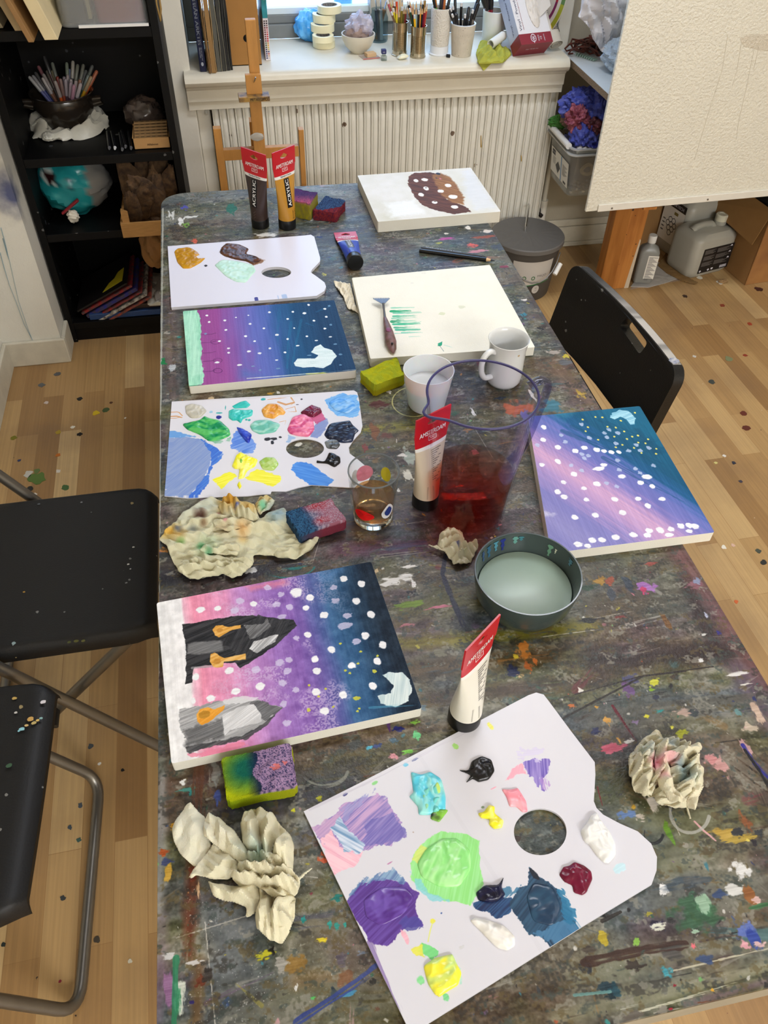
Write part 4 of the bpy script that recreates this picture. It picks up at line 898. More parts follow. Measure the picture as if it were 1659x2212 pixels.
tag(obj('cloth',b,mat('lime_cloth',(172,172,62),.8,var=.15,vscale=60),smooth=40),'yellow-green cloth lying over the edge of the sill','cloth')
p0,p1,p2=at_y(1030,132,2.855),at_y(1066,133,2.855),at_y(1045,153,2.838)
b=B();o=np.array([0,.004,0]);b.add([p0,p1,p2,p0+o,p1+o,p2+o],[(0,1,2),(5,4,3),(0,3,4,1),(1,4,5,2),(2,5,3,0)])
hc_=obj('fold',b,mat('lime_cloth',(172,172,62),.8),bpy.data.objects['cloth'])
p0=at(1060,96,SILL+.03);p1=p0+np.array([.055,.045,.012])
tbv=(p1-p0)/np.linalg.norm(p1-p0)
tag(obj('paper_tube',B().lathe((0,0,0),[(.0115,0),(.0145,0),(.0145,.075),(.0115,.075),(.0115,0)],32).xf(frame(p0,tbv,(0,0,1))),mat('white_tube_paper',(226,226,218),.5),smooth=40),'short white paper tube lying on the yellow-green cloth','tube')
q=stand(1108,122);qr=stand(1175,114)
xd=(qr-q);xd[2]=0;Wd=np.linalg.norm(xd);xd/=Wd;yd=np.array([-xd[1],xd[0],0])
gz=SILL+.0005;Hg=.066;Lg=.235;DL=.04
gb=thing('glove_box','white and dark red carton of disposable gloves on the sill','box',q)
GA=math.radians(44);gl_=yd*math.cos(GA)+np.array([0,0,math.sin(GA)]);gu_=-yd*math.sin(GA)+np.array([0,0,math.cos(GA)])
def gp(a,b_,z): return q+xd*a+gl_*b_+gu_*z
gm=[mat('carton_white',(216,214,216),.4),mat('carton_red',(132,42,54),.4),mat('carton_blue',(186,192,212),.4)]
b=B();RB=.036
def slab(l0,l1,faces):
 c8=[gp(a,bb,z) for a in (0,Wd) for bb in (l0,l1) for z in (0,Hg)];o=len(b.v);b.v+=[tuple(p) for p in c8]
 for f,m_ in faces:b.f.append([o+i for i in f]);b.m.append(m_)
slab(0,RB,[((0,1,3,2),1),((4,6,7,5),1),((0,4,5,1),1),((0,2,6,4),1),((1,5,7,3),1)])
slab(RB,Lg,[((0,1,3,2),2),((4,6,7,5),1),((2,3,7,6),1),((0,2,6,4),1),((1,5,7,3),0)])
obj('carton',b,gm,gb)
lb=B();lettering(lb,'Vinyl · Powder Free', lambda x,y:gp(.018-y,RB+.010+x,Hg+.0006),width=.165,height=.0095);obj('title_lettering',lb,mat('navy_print',(48,50,84),.4),gb)
lb=B();lettering(lb,'Medical examination gloves, Powder free', lambda x,y:gp(.026-y,RB+.014+x,Hg+.0006),width=.14,height=.003,bold=True);obj('small_lettering',lb,mat('red_print',(150,40,56),.4),gb)
lb=B();lettering(lb,'Vinyl · Powder Free', lambda x,y:gp(-.0006,RB+.01+x,Hg*.6-y),width=.16,height=.009);obj('side_lettering',lb,mat('navy_print',(48,50,84),.4),gb)
lb=B()
cx,cz=Wd*.42,RB*.5
tf= lambda a,l:gp(a,l,Hg+.0006)
ro=[tf(cx+r*math.sin(t)*.85,cz+r*math.cos(t)*(1 if math.cos(t)<0 else 1.2)) for r in (.0125,.0102) for t in np.linspace(0,2*PI,24,endpoint=False)]
st_=[(-.0009,-.0165),(.0009,-.0165),(.0009,-.0052),(.0062,-.0012),(.0062,.001),(.0009,-.003),(.0009,.0008),(.0062,.0045),(.0062,.0066),(.0009,.003),(.0009,.008),(-.0009,.008),(-.0009,.003),(-.0062,.0066),(-.0062,.0045),(-.0009,.0008),(-.0009,-.003),(-.0062,.001),(-.0062,-.0012),(-.0009,-.0052)]
lb.add(ro,[(i,(i+1)%24,24+(i+1)%24,24+i) for i in range(24)]);n0=len(lb.v);lb.prism([(p[0],p[1]) for p in st_],0,.0002);lb.v[n0:]=[tuple(gp(cx+p[0],cz+p[1],Hg+.0006+p[2])) for p in lb.v[n0:]]
obj('emblem',lb,mat('white_print',(215,215,225),.4),gb)
lb=B()
lettering(lb,'FINESS', lambda x,y:tf(cx+.022-y,cz-.010+x),width=.02,height=.005,bold=True)
lettering(lb,'CE', lambda x,y:tf(cx+.032-y,cz-.006+x),width=.011,height=.007)
lettering(lb,'290773', lambda x,y:tf(cx+.044-y,cz-.012+x),width=.023,height=.004)
lettering(lb,'Vinyl · Powder free', lambda x,y:gp(Wd*.26+x,-.0006,Hg*.5+y),width=.05,height=.006)
obj('end_lettering',lb,mat('white_print',(215,215,225),.4),gb)
b=B();op=[(Wd*.62+.022*math.cos(a),RB+.085+.07*math.sin(a)) for a in np.linspace(0,2*PI,26,endpoint=False)]
relief(b,op,0, lambda X,Y,D:.001+np.minimum(.008,D*.5)+.35*np.abs(crumple(np.stack([X*3,Y],1),90,(.01,.05),8)),.003);b.v=[tuple(gp(p[0],p[1],Hg+.0003+p[2])) for p in b.v]
obj('gloves',b,mat('white_vinyl',(212,204,194),.4,var=.1),gb,smooth=40)
b=B();k=[gp(Wd*.78,RB+.05,Hg+.002),gp(Wd*1.1,RB+.075,Hg+.02),gp(Wd*1.06,Lg*.98,Hg+.03),gp(Wd*.8,Lg*.98,Hg+.006)];b.add(k+[p-np.array([0,0,.0012]) for p in k],[(0,1,2,3),(7,6,5,4),(0,4,5,1),(1,5,6,2),(2,6,7,3),(3,7,4,0)])
obj('flap',b,mat('carton_grey',(196,190,182),.5),gb)
nb=stand(1196,112);nd=np.array([-.045,.155,.135]);nd/=np.linalg.norm(nd);r0=.026
b=B();sp=[(.0085+.0175*i/60,i/60*2*PI*2.4) for i in range(61)]
L0=.21;vs=[];fs=[];n=len(sp)
for (r,a) in sp:
 for yy in (0,L0):
  vs.append((r*math.cos(a)*1.12,r*math.sin(a)*.85+.0225,yy))
for (r,a) in sp:
 for yy in (0,L0):vs.append(((r+.0012)*math.cos(a)*1.12,(r+.0012)*math.sin(a)*.85+.0225,yy))
o=2*n
for i in range(n-1):
 fs+=[(2*i,2*i+1,2*i+3,2*i+2),(o+2*i,o+2*i+2,o+2*i+3,o+2*i+1),(2*i,2*i+2,o+2*i+2,o+2*i),(2*i+1,o+2*i+1,o+2*i+3,2*i+3)]
fs+=[(0,o,o+1,1),(2*n-2,2*n-1,o+2*n-1,o+2*n-2)]
b.add(vs,fs)
F=np.eye(4);xx_=np.cross(nd,(0,0,1));xx_/=np.linalg.norm(xx_);F[:3,0]=xx_;F[:3,1]=np.cross(xx_,nd)*-1 if np.cross(xx_,nd)[2]<0 else np.cross(xx_,nd);F[:3,2]=nd;F[:3,3]=(nb[0],nb[1]+.014,SILL+.004)
b.xf(F);F0=F
nr=thing('newspaper','rolled newspaper lying right of the glove carton','newspaper',nb)
obj('roll',b,mat('newsprint',(206,200,186),.7,var=.06,vscale=40),nr,smooth=40)
lb=B()
def onroll(s,l):
 a=PI*.62-s/.027;p=np.array([.0275*math.cos(a)*1.12,.0275*math.sin(a)*.85+.0225,l,1]); return (F0@p)[:3]
for c_ in range(3):
 for i in range(16):
  s0=.004+c_*.013;lb.add([onroll(s0,.045+.006*i),onroll(s0+.010-.003*((i*7)%3),.045+.006*i),onroll(s0+.010-.003*((i*7)%3),.0475+.006*i),onroll(s0,.0475+.006*i)],[(0,1,2,3)])
lb.add([onroll(.036,.04),onroll(.046,.04),onroll(.046,.1),onroll(.036,.1)],[(0,1,2,3)])
obj('print',lb,mat('news_ink',(96,92,88),.7),nr)
cw=at(1205,112,SILL);cen=np.array([1.158,3.07,SILL+.150]);Rw=.148
ax=np.array([-.92,-.30,.22]);Mw=frame(cen,ax,(0,0,1))
lowest=min((Mw@np.array([Rw*math.cos(a),Rw*math.sin(a),z,1]))[2] for a in np.linspace(0,2*PI,60) for z in (-.002,.002));Mw[2,3]+=SILL+.0008-lowest
wt=thing('colour_wheel','round colour wheel disc leaning on the window jamb','disc',(cen[0],cen[1],SILL+.0005))
obj('disc',B().lathe((0,0,0),[(0,-.002),(Rw,-.002),(Rw,.001),(0,.001)],72).xf(Mw),mat('wheel_card',(208,200,184),.5,var=.06),wt,smooth=30)
wheel=[(206,180,30),(150,152,40),(84,116,60),(52,78,80),(40,54,96),(44,44,130),(84,48,110),(120,40,80),(160,36,50),(178,70,40),(190,110,40),(204,150,34)]
for rr0,rr1 in ((.128,.147),(.100,.112)):
 b=B();cc=[]
 for i in range(12):
  for k in range(4):
   a0=PI+.5+2*PI*(i+k/4)/12;a1=PI+.5+2*PI*(i+(k+1)/4)/12;n0=len(b.v)
   b.add([(rr0*math.cos(a0),rr0*math.sin(a0),.0012),(rr1*math.cos(a0),rr1*math.sin(a0),.0012),(rr1*math.cos(a1),rr1*math.sin(a1),.0012),(rr0*math.cos(a1),rr0*math.sin(a1),.0012)],[(0,1,2,3)]);cc+=[wheel[i] if rr0>.11 else wheel[(i+6)%12]]*4
 obj('colour_ring',b.xf(Mw),mat('swatch_ink',attr=True),wt,cols=np.array(cc,float))
# ================================================================== EASEL BEHIND THE TABLE
ey=2.32;em=mat('easel_beech',(186,132,66),.5,var=.14,vscale=16,stretch=(6,6,1),bump=.2)
e0=at_y(550,250,ey)
es=thing('easel','beech wooden easel standing between the table and the radiator','easel',(e0[0],ey,0))
for (u0,v0,u1) in ((460,279,477),(645,281,656)):
 a,c=at_y(u0,v0,ey),at_y(u1,v0,ey);obj('upright',B().box(a[0],c[0],ey,ey+.024,0,a[2]),em,es,bevel=.001)
a,c=at_y(477,319,ey),at_y(645,344,ey)
zc0,zc1=at_y(560,344,ey)[2],at_y(560,321,ey)[2]
x0=at_y(476,330,ey)[0];x1=at_y(646,330,ey)[0]
obj('crossbar',B().box(x0,x1,ey+.002,ey+.022,zc0,zc1),em,es,bevel=.001);obj('crossbar',B().box(x0,x1,ey+.002,ey+.022,.15,.19),em,es)
ml,mr_=at_y(541,240,ey-.02),at_y(566,240,ey-.02)
obj('mast',B().box(ml[0],mr_[0],ey-.024,ey-.002,.1,at_y(550,160,ey)[2]),em,es,bevel=.001)
ul,ur=at_y(533,90,ey-.02),at_y(556,90,ey-.02)
b=B().box(ul[0],ur[0],ey-.02,ey+.0,at_y(545,150,ey)[2]-.02,at_y(541,38,ey)[2]);obj('mast_extension',b,em,es,bevel=.002)
cl_,cr_=at_y(531,180,ey-.036),at_y(565,180,ey-.036);zt,zb_=at_y(548,161,ey-.036)[2],at_y(548,203,ey-.036)[2]
obj('canvas_clamp',B().box(cl_[0],cr_[0],ey-.038,ey-.024,zb_,zt),em,es,bevel=.001)
q=at_y(548,174,ey-.04);obj('hook',B().tube([q+np.array([0,0,-.004]),q+np.array([.002,-.012,.004]),q+np.array([.005,-.014,.012])],.0018,8),mat('bright_steel',(200,200,200),.2,metal=1),es,smooth=50)
l0,l1=at_y(515,208,ey-.05),at_y(582,208,ey-.05)
obj('clamp_ledge',B().box(l0[0],l1[0],ey-.06,ey-.02,zb_-.012,zb_),mat('ledge_wood',(160,122,56),.5,rgb2=(70,56,50),vscale=60),es,bevel=.001)
lb=B();lettering(lb,'METALLUMO', lambda x,y:(l0[0]+.03+x,ey-.0606,zb_-.0095+y),width=.045,height=.007,bold=True);obj('ledge_lettering',lb,mat('dark_ink',(50,36,24),.6),es)
q0=at_y(546,296,ey-.026);b=B();blob(b,(q0[0]+.012,ey-.027,q0[2]),(.018,.004,.011),3,.2);obj('tape_scrap',b,mat('clear_tape',(190,188,180),.2,alpha=.7),es,smooth=30)
for s in (-1,1):obj('back_leg',B().obox((e0[0]+s*.0,ey+.16,.42),(.03,.02,.84),rotx(.3)),em,es) if s==1 else None
# ================================================================== RIGHT SIDE
sz=.78
a,c=at(1220,112,sz),at(1312,207,sz)
xs=(a[0]+c[0])/2;yn=c[1]
sh=thing('wall_shelf','white chipboard shelf on the wall right of the window','shelf',(xs+.3,(yn+RY1)/2,sz-.02))
obj('board',B().box(xs+.0012,xs+.62,yn,RY1-.003,sz-.02,sz),mat('shelf_white',(206,212,214),.35),sh)
obj('raw_edge',B().box(xs,xs+.0012,yn,RY1-.003,sz-.02,sz-.0008),mat('chipboard',(150,130,104),.9,rgb2=(104,84,62),vscale=260),sh)
sh2=thing('wall_shelf','lower shelf under the clear storage box, mostly hidden by the white board','shelf',(1.7,2.85,.36))
obj('board',B().box(1.31,1.98,2.745,RY1-.003,.36,.378),mat('shelf_white',(206,212,214),.35),sh2)
z=sz
p=at(1268,118,z)
rm=mat('rust_net',(110,48,32),.6,rgb2=(50,28,24),vscale=90)
b=B()
for i in range(26):
 a0=rng.random()*6;P_=[]
 c0=p+np.array([.05+.05*rng.normal(),.03+.03*rng.normal(),.018])
 for k in range(12):P_.append(c0+np.array([.035*math.sin(a0+k*.7)+.006*k-.03,.025*math.cos(a0*1.3+k*.8),.014*math.sin(k*1.1+a0)+.002]))
 P_=[np.array([max(q[0],xs+.004),q[1],max(q[2],z+.004)]) for q in P_];b.tube(P_,.0032,6)
ft=tag(obj('tangled_cord',b,rm,smooth=60),'rust red tangle of cord on the white wall shelf','cord')
b=B()
for i in range(9):
 q0=at(1240+i*5,122+i*1.6,z)+np.array([.0,0,.001]);b.obox(q0+np.array([.012,.01,.004]),(.02,.0032,.006),rotz(.9-.06*i))
obj('comb_teeth',b,mat('mint_comb',(150,176,160),.5),ft)
b=B();q=at(1322,160,z);blob(b,(q[0]+.03,q[1]+.02,z+.05),(.062,.06,.05),33,.3,(.12,.5),14,flat=z+.0008)
tag(obj('fluffy_cloth',b,mat('pale_blue_fluff',(188,204,220),.9,var=.15,vscale=120,bump=2,bscale=240),smooth=20),'pale blue fluffy cloth on the wall shelf beside the white board','cloth')
b=B();q=at(1300,88,z);blob(b,(q[0]+.08,2.93,z+.045),(.1,.06,.045),35,.3,flat=z+.0008)
tag(obj('dark_bag',b,mat('dark_film',(40,40,40),.3,rgb2=(90,84,72),vscale=24),smooth=22),'dark crinkled bag lying at the back of the wall shelf','bag')
yb=2.83
out=[(1262,-60),(1254,22),(1248,36),(1258,44),(1274,62),(1280,84),(1290,98),(1297,110),(1303,109),(1309,112),(1318,100),(1336,84),(1348,66),(1372,10),(1380,-60)]
P_=[at_y(u,v,yb) for u,v in out]
b=B();relief(b,[(q[0],q[2]) for q in P_],0, lambda X,Y,D:.006+np.minimum(.04,D*.6)+.9*np.abs(crumple(np.stack([X*1.6+Y*.5,Y*.7],1),101,(.03,.12),9)),.005)
b.v=[(q[0],yb-q[2],q[1]) for q in b.v]
tag(obj('plastic_sheet',b,mat('white_sheet',(232,230,234),.3,var=.05,vscale=20),smooth=28),'white crinkled plastic sheet hanging down over the wall shelf','sheet')
bt,bb_=.555,.379
f,n=at(1180,268,bt),at(1238,330,bt)
X0=(f[0]+n[0])/2+.006;Yn=n[1]+.012;Yf=f[1]-.005;X1=X0+.205
sb_=thing('storage_box','clear plastic storage box of gloves with a paper label, on the lower shelf','box',((X0+X1)/2,(Yn+Yf)/2,.379))
def ringr(inset,z): return [(x,y,z) for x,y in rrect(X0+inset,X1-inset,Yn+inset,Yf-inset,.028,6)]
lv=[(.026,bb_),(.022,bb_+.004),(.006,bt-.03),(.002,bt-.012),(.0,bt),(.003,bt),(.006,bt-.012),(.009,bt-.03),(.025,bb_+.006)]
b=B();R_=[ringr(*l) for l in lv];k=len(R_[0]);vs=[p for r in R_ for p in r];fs=[]
for i in range(len(lv)-1):
 for j in range(k):fs.append((i*k+j,i*k+(j+1)%k,(i+1)*k+(j+1)%k,(i+1)*k+j))
fs+=[tuple(range(k))[::-1],tuple(range((len(lv)-1)*k,len(lv)*k))]
b.add(vs,fs);bxm=mat('grey_clear_plastic',(214,216,214),.12,trans=.92,ior=1.12);obj('shell',b,bxm,sb_,smooth=35)
b=B()
for ins,z0,z1 in ((-.008,bt-.018,bt-.014),(-.003,bt-.0,bt+.004)):
 b.prism(rrect(X0+ins,X1-ins,Yn+ins,Yf-ins,.03),z0,z1,holes=[rrect(X0+.008,X1-.008,Yn+.008,Yf-.008,.024)])
obj('rim',b,mat('rim_plastic',(206,206,202),.3,trans=.3),sb_,smooth=35)
obj('side_handle',B().tube([(X0-.004,Yn+.03,bt+.006),(X0-.004,Yf-.03,bt+.006)],.011,14),mat('handle_white',(224,224,222),.3),sb_,smooth=50)
def ls(y,z):
 t=(z-bb_)/(bt-.03-bb_); return (X0+.022-.016*t-.0012,y,z)
ya,yb2=at_y(1,1,1)[1],0
l0,l1=at_x(1192,325,X0+.01),at_x(1226,398,X0+.018)
ly0,ly1=l1[1]-.002,l0[1]
lz0,lz1=bb_+.03,bb_+.118
b=B();b.add([ls(ly0,lz0),ls(ly1,lz0),ls(ly1,lz1),ls(ly0,lz1)],[(0,1,2,3)]);b.v+=[(p[0]-.0004,p[1],p[2]) for p in b.v[:4]];b.f.append([7,6,5,4]);b.m.append(0)
sbl=obj('label',b,mat('label_paper',(226,224,216),.5),sb_)
def lsp(s,t,e=.0008):p=ls(ly1+(ly0-ly1)*s,lz1+(lz0-lz1)*t); return (p[0]-e,p[1],p[2])
def lquad(b,s0,s1,t0,t1):b.add([lsp(s0,t0),lsp(s1,t0),lsp(s1,t1),lsp(s0,t1)],[(0,1,2,3)])
b=B();lquad(b,.06,.24,.05,.26);lquad(b,.75,.9,.86,.96)
for i in range(6):lquad(b,.12,.3-.05*(i%2),.33+.05*i,.345+.05*i)
for i in range(9):lquad(b,.68,.94-.06*(i%3),.25+.05*i,.27+.05*i)
b.add([lsp(.28,.6),lsp(.42,.35),lsp(.55,.55),lsp(.42,.85)],[(0,1,2,3)])
obj('label_print',b,mat('label_ink',(62,62,62),.5),sbl)
b=B();lquad(b,.58,.62,.0,1);obj('label_stripe',b,mat('label_blue',(60,130,180),.5),sbl)
lb=B();lettering(lb,'HEMMA', lambda x,y:lsp(.07+x/.1,.17-y/.1,.0011),width=.016,bold=True);obj('label_lettering',lb,mat('white_print',(215,215,225),.4),sbl)
gm_=mat('blue_vinyl',(72,84,176),.45,var=.3,vscale=30,bump=.6,bscale=60)
def lump(name,u,v,y,r,seed,m,lab,cat,grp=None,amp=.3):
 q=at_y(u,v,y);b=B();blob(b,q,r,seed,amp*1.5,(.12,.7),9,nu=64,nv=44);b.v=[(max(p[0],X0+.03) if p[2]<bt+.006 else p[0],min(max(p[1],Yn+.03 if p[2]<bt+.006 else Yn-.05),Yf-.02),p[2]) for p in b.v]
 return tag(obj(name,b,m,smooth=22),lab,cat,grp)
lump('vinyl_glove',1262,228,Yn+.14,(.085,.06,.055),111,gm_,'violet-blue glove bunched at the top of the pile under the shelf','glove')
lump('vinyl_glove',1296,236,Yn+.10,(.06,.06,.06),112,gm_,'violet-blue glove at the right of the pile beside the white board','glove')
lump('vinyl_glove',1262,292,Yn+.06,(.05,.05,.05),113,gm_,'violet-blue glove with an open cuff in the middle of the pile','glove')
lump('vinyl_glove',1278,318,Yn+.04,(.045,.04,.028),114,mat('deep_blue_vinyl',(48,54,150),.45,var=.3,vscale=40),'deep blue glove lowest in the pile, at the box rim','glove')
lump('vinyl_glove',1226,308,Yn+.12,(.035,.05,.026),115,mat('pale_blue_vinyl',(110,120,176),.4,var=.3,vscale=50),'pale blue glove scrap behind the box handle','glove')
mm_=mat('maroon_cloth',(112,46,66),.6,rgb2=(156,84,96),vscale=60,bump=1,bscale=120)
lump('maroon_scrunch',1248,256,Yn+.08,(.042,.04,.042),116,mm_,'maroon scrunched cloth in the glove pile','cloth',amp=.4)
lump('maroon_scrunch',1284,272,Yn+.05,(.04,.035,.028),117,mat('dark_maroon',(74,40,46),.5,rgb2=(120,60,70),vscale=80),'dark maroon net scrap right of the maroon cloth','cloth',amp=.4)
lump('tan_ribbon',1224,250,Yn+.16,(.02,.02,.035),118,mat('tan_rag',(140,116,100),.7,var=.2),'tan rag end sticking up behind the maroon cloth','rag')
lump('green_pompom',1206,264,Yf-.05,(.034,.03,.022),119,mat('green_fluff',(52,122,44),.95,rgb2=(90,140,70),vscale=160,bump=2,bscale=300),'bright green fluffy pompom at the back corner of the box','pompom')
b=B();q=(X0+.1,Yn+.04,bt);relief(b,[(X0+.02,Yn+.008),(X0+.17,Yn+.008),(X0+.17,Yn+.06),(X0+.04,Yn+.07)],bt-.012, lambda X,Y,D:.012+.6*np.abs(crumple(np.stack([X,Y],1),120,(.02,.05),9)),.004)
tag(obj('plastic_wrap',b,mat('wrap_white',(214,210,204),.4,var=.1),smooth=22),'crumpled white wrap over the front rim of the storage box','wrap')
for i in range(26):
 x=X0+.04+.012*(i%9)+.003*(i//9);y=Yn+.04+.011*(i//9);zz=bb_+.012+.0105*((i*5)%4)*.9
 b=B();b.obox((x,y,zz),(.011,.009,.009),rotz(i*.7)@rotx(.4*i))
 tag(obj('grey_chip',b,mat('chip_grey',(130,130,132),.25,metal=.4) if i%4 else mat('chip_silver',(205,205,205),.15,metal=1),bevel=.0015),'small grey chip in the bottom corner of the clear storage box','chip','grey chips in the storage box')
q=at_y(1268,366,Yn+.03);b=B();b.tube([q+np.array([.02*math.cos(a),.004*math.sin(2*a),.017*math.sin(a)]) for a in np.linspace(0,2*PI,20)],.0065,10)
tag(obj('rope_ring',b,mat('tan_rope',(172,152,118),.7),smooth=50),'tan ring seen through the wall of the storage box','ring')
b=B().box(X0+.05,X1-.04,Yn+.06,Yf-.04,bb_+.01,bt-.05);blob(b,(X0+.1,Yn+.12,bt-.05),(.06,.06,.03),130,.2)
tag(obj('dark_cloth',b,mat('dark_blue_cloth',(44,48,60),.8,var=.2)),'dark folded cloth filling the inside of the storage box','cloth')
by=2.5
LL,LT,RL=at_y(1265,458,by),at_y(1357,0,by),at_y(1659,421,by)
bdm=mat('textured_cream_board',(224,220,204),.7,bump=2.0,bscale=110,var=.03,vscale=5)
pbd=thing('painting_board','large cream textured board with faint grey drips, propped on a wooden post','board',((LL[0]+2.2)/2,by,LL[2]))
sl=(RL[2]-LL[2])/(RL[0]-LL[0]);xe=2.25
b=B();b.add([(LL[0],by,LL[2]),(xe,by,LL[2]+sl*(xe-LL[0])),(xe,by,1.6),(LL[0]-.004,by,1.6)]+[(LL[0],by+.012,LL[2]),(xe,by+.012,LL[2]+sl*(xe-LL[0])),(xe,by+.012,1.6),(LL[0]-.004,by+.012,1.6)],[(0,1,2,3),(7,6,5,4),(0,4,5,1),(1,5,6,2),(2,6,7,3),(3,7,4,0)])
obj('panel',b,bdm,pbd,bevel=.002)
s0,s1=at_y(1291,458,by-.008),at_y(1659,424,by-.008);h0=(at_y(1291,444,by-.008)[2]-s0[2])
s1=s0+(s1-s0)*1.6
b=B();b.add([s0,s1,s1+np.array([0,0,h0]),s0+np.array([0,0,h0])]+[q+np.array([0,.0075,0]) for q in (s0,s1,s1+np.array([0,0,h0]),s0+np.array([0,0,h0]))],[(0,1,2,3),(7,6,5,4),(0,4,5,1),(1,5,6,2),(2,6,7,3),(3,7,4,0)])
obj('bottom_batten',b,mat('cream_batten',(226,222,210),.45,var=.04),pbd,bevel=.001)
for u in (1322,1529):
 q=at_y(u,452-(u-1291)*.0925+1,by-.0085);obj('screw',B().lathe((0,0,0),[(0,-.0002),(.0036,-.0002),(.003,.0012),(0,.0012)],14).xf(frame(q,(0,-1,0),(1,0,0))),mat('screw_steel',(130,126,118),.3,metal=.8),pbd,smooth=40)
for pts in ([(1572,75),(1560,150),(1530,245),(1500,345)],[(1602,90),(1592,150),(1582,185)],[(1628,110),(1612,190),(1596,260),(1590,300)],[(1640,95),(1628,150)]):
 P_=[at_y(u,v,by-.0003) for u,v in pts];obj('grey_drip',B().tube(P_,.0011,6,flat=.35),mat('drip_grey',(204,196,176),.6),pbd)
sm=B();relief(sm,[(q[0],q[2]) for q in [at_y(u,v,by) for u,v in ((1596,82),(1620,74),(1690,72),(1690,112),(1640,108),(1605,100))]],0, lambda X,Y,D:.0004+np.minimum(.0003,D*.1),.006);sm.v=[(q[0],by-q[2],q[1]) for q in sm.v]
obj('grey_smear',sm,mat('smear_grey',(208,200,182),.6,bump=2.0,bscale=110),pbd)
f0,f1=at(1300,612,0),at(1366,626,0)
pt=thing('wooden_post','stout orange-brown wooden post standing on the floor below the cream board','post',at(1330,620,0))
q0=at(1316,625,0);q1=at(1362,627,0)
pm=mat('orange_pine',(158,98,42),.45,rgb2=(186,124,60),vscale=7,stretch=(6,6,.6),speck=(60,.14,[(0,(70,44,30)),(.5,(200,184,160))]))
x0,x1,y0=q0[0],q1[0],q0[1]
b=B().prism([(x0+.012,y0),(x1,y0),(x1,y0+.09),(x0-.03,y0+.09),(x0-.03,y0+.035)],0,.395);obj('post',b,pm,pt,bevel=.002)
b=B();relief(b,[(x1-.02,.0),(x1-.001,.0),(x1-.001,.2),(x1-.006,.22),(x1-.014,.1)],0, lambda X,Y,D:.0004+.0004*vn(X*300,Y*100,3),.004);b.v=[(q[0],y0-.0001-q[2],q[1]) for q in b.v]
obj('paint_smear',b,mat('white_smear',(196,182,160),.5),pt)
pk=at_y(1345,455,by)[2];obj('ledge_peg',B().box(x0-.02,x0+.03,by+.001,y0+.04,LL[2]-.01,LL[2]-.0005),pm,pt)
def bottle():
 p=at(1392,612,.012);H=hgt(p[0],p[1]+.03,.012,508)
 yy=p[1]+.032
 t=thing('spirit_bottle','grey plastic bottle with white cap and white label beside the post','bottle',(p[0],yy,.012))
 R=rotz(-.25);z0=.012
 def sec(w,d,z,r): return [tuple((R@np.array([x,y,0]))[:2]+np.array([p[0],yy]))+(z0+z,) for x,y in rrect(-w,w,-d,d,r,5)]
 lv=[(.036,.028,0,.012),(.039,.03,.006,.014),(.039,.03,H*.66,.014),(.034,.027,H*.74,.02),(.018,.018,H*.8,.0175),(.013,.013,H*.84,.0128),(.013,.013,H*.86,.0128)]
 L_=[sec(*l) for l in lv];k=len(L_[0]);b=B();fs=[(i*k+j,i*k+(j+1)%k,(i+1)*k+(j+1)%k,(i+1)*k+j) for i in range(len(lv)-1) for j in range(k)]
 b.add([q for l in L_ for q in l],fs+[tuple(range(k))[::-1],tuple(range((len(lv)-1)*k,len(lv)*k))])
 obj('body',b,mat('grey_bottle',(150,152,148),.3,trans=.25),t,smooth=40)
 obj('cap',B().lathe((p[0],yy,z0+H*.85),[(0,0),(.0165,0),(.0165,H*.14),(.015,H*.15),(0,H*.15)],28),mat('white_cap',(214,214,210),.35),t,smooth=40)
 f= lambda x,z,e=.0008:np.append((R@np.array([x,-.03-e,0]))[:2]+np.array([p[0],yy]),z0+z)
 b=B().add([f(-.004,.02),f(.037,.02),f(.037,H*.62),f(-.004,H*.62)],[(0,1,2,3)]);t=obj('label',b,mat('label_paper',(226,224,216),.5),t)
 b=B()
 for i in range(22):
  zz=H*.59-i*(H*.55)/23;b.add([f(0,zz,.0012),f(.034-.006*((i*3)%4),zz,.0012),f(.034-.006*((i*3)%4),zz-.002,.0012),f(0,zz-.002,.0012)],[(0,1,2,3)])
 obj('label_print',b,mat('label_ink2',(96,94,92),.5),t)
bottle()
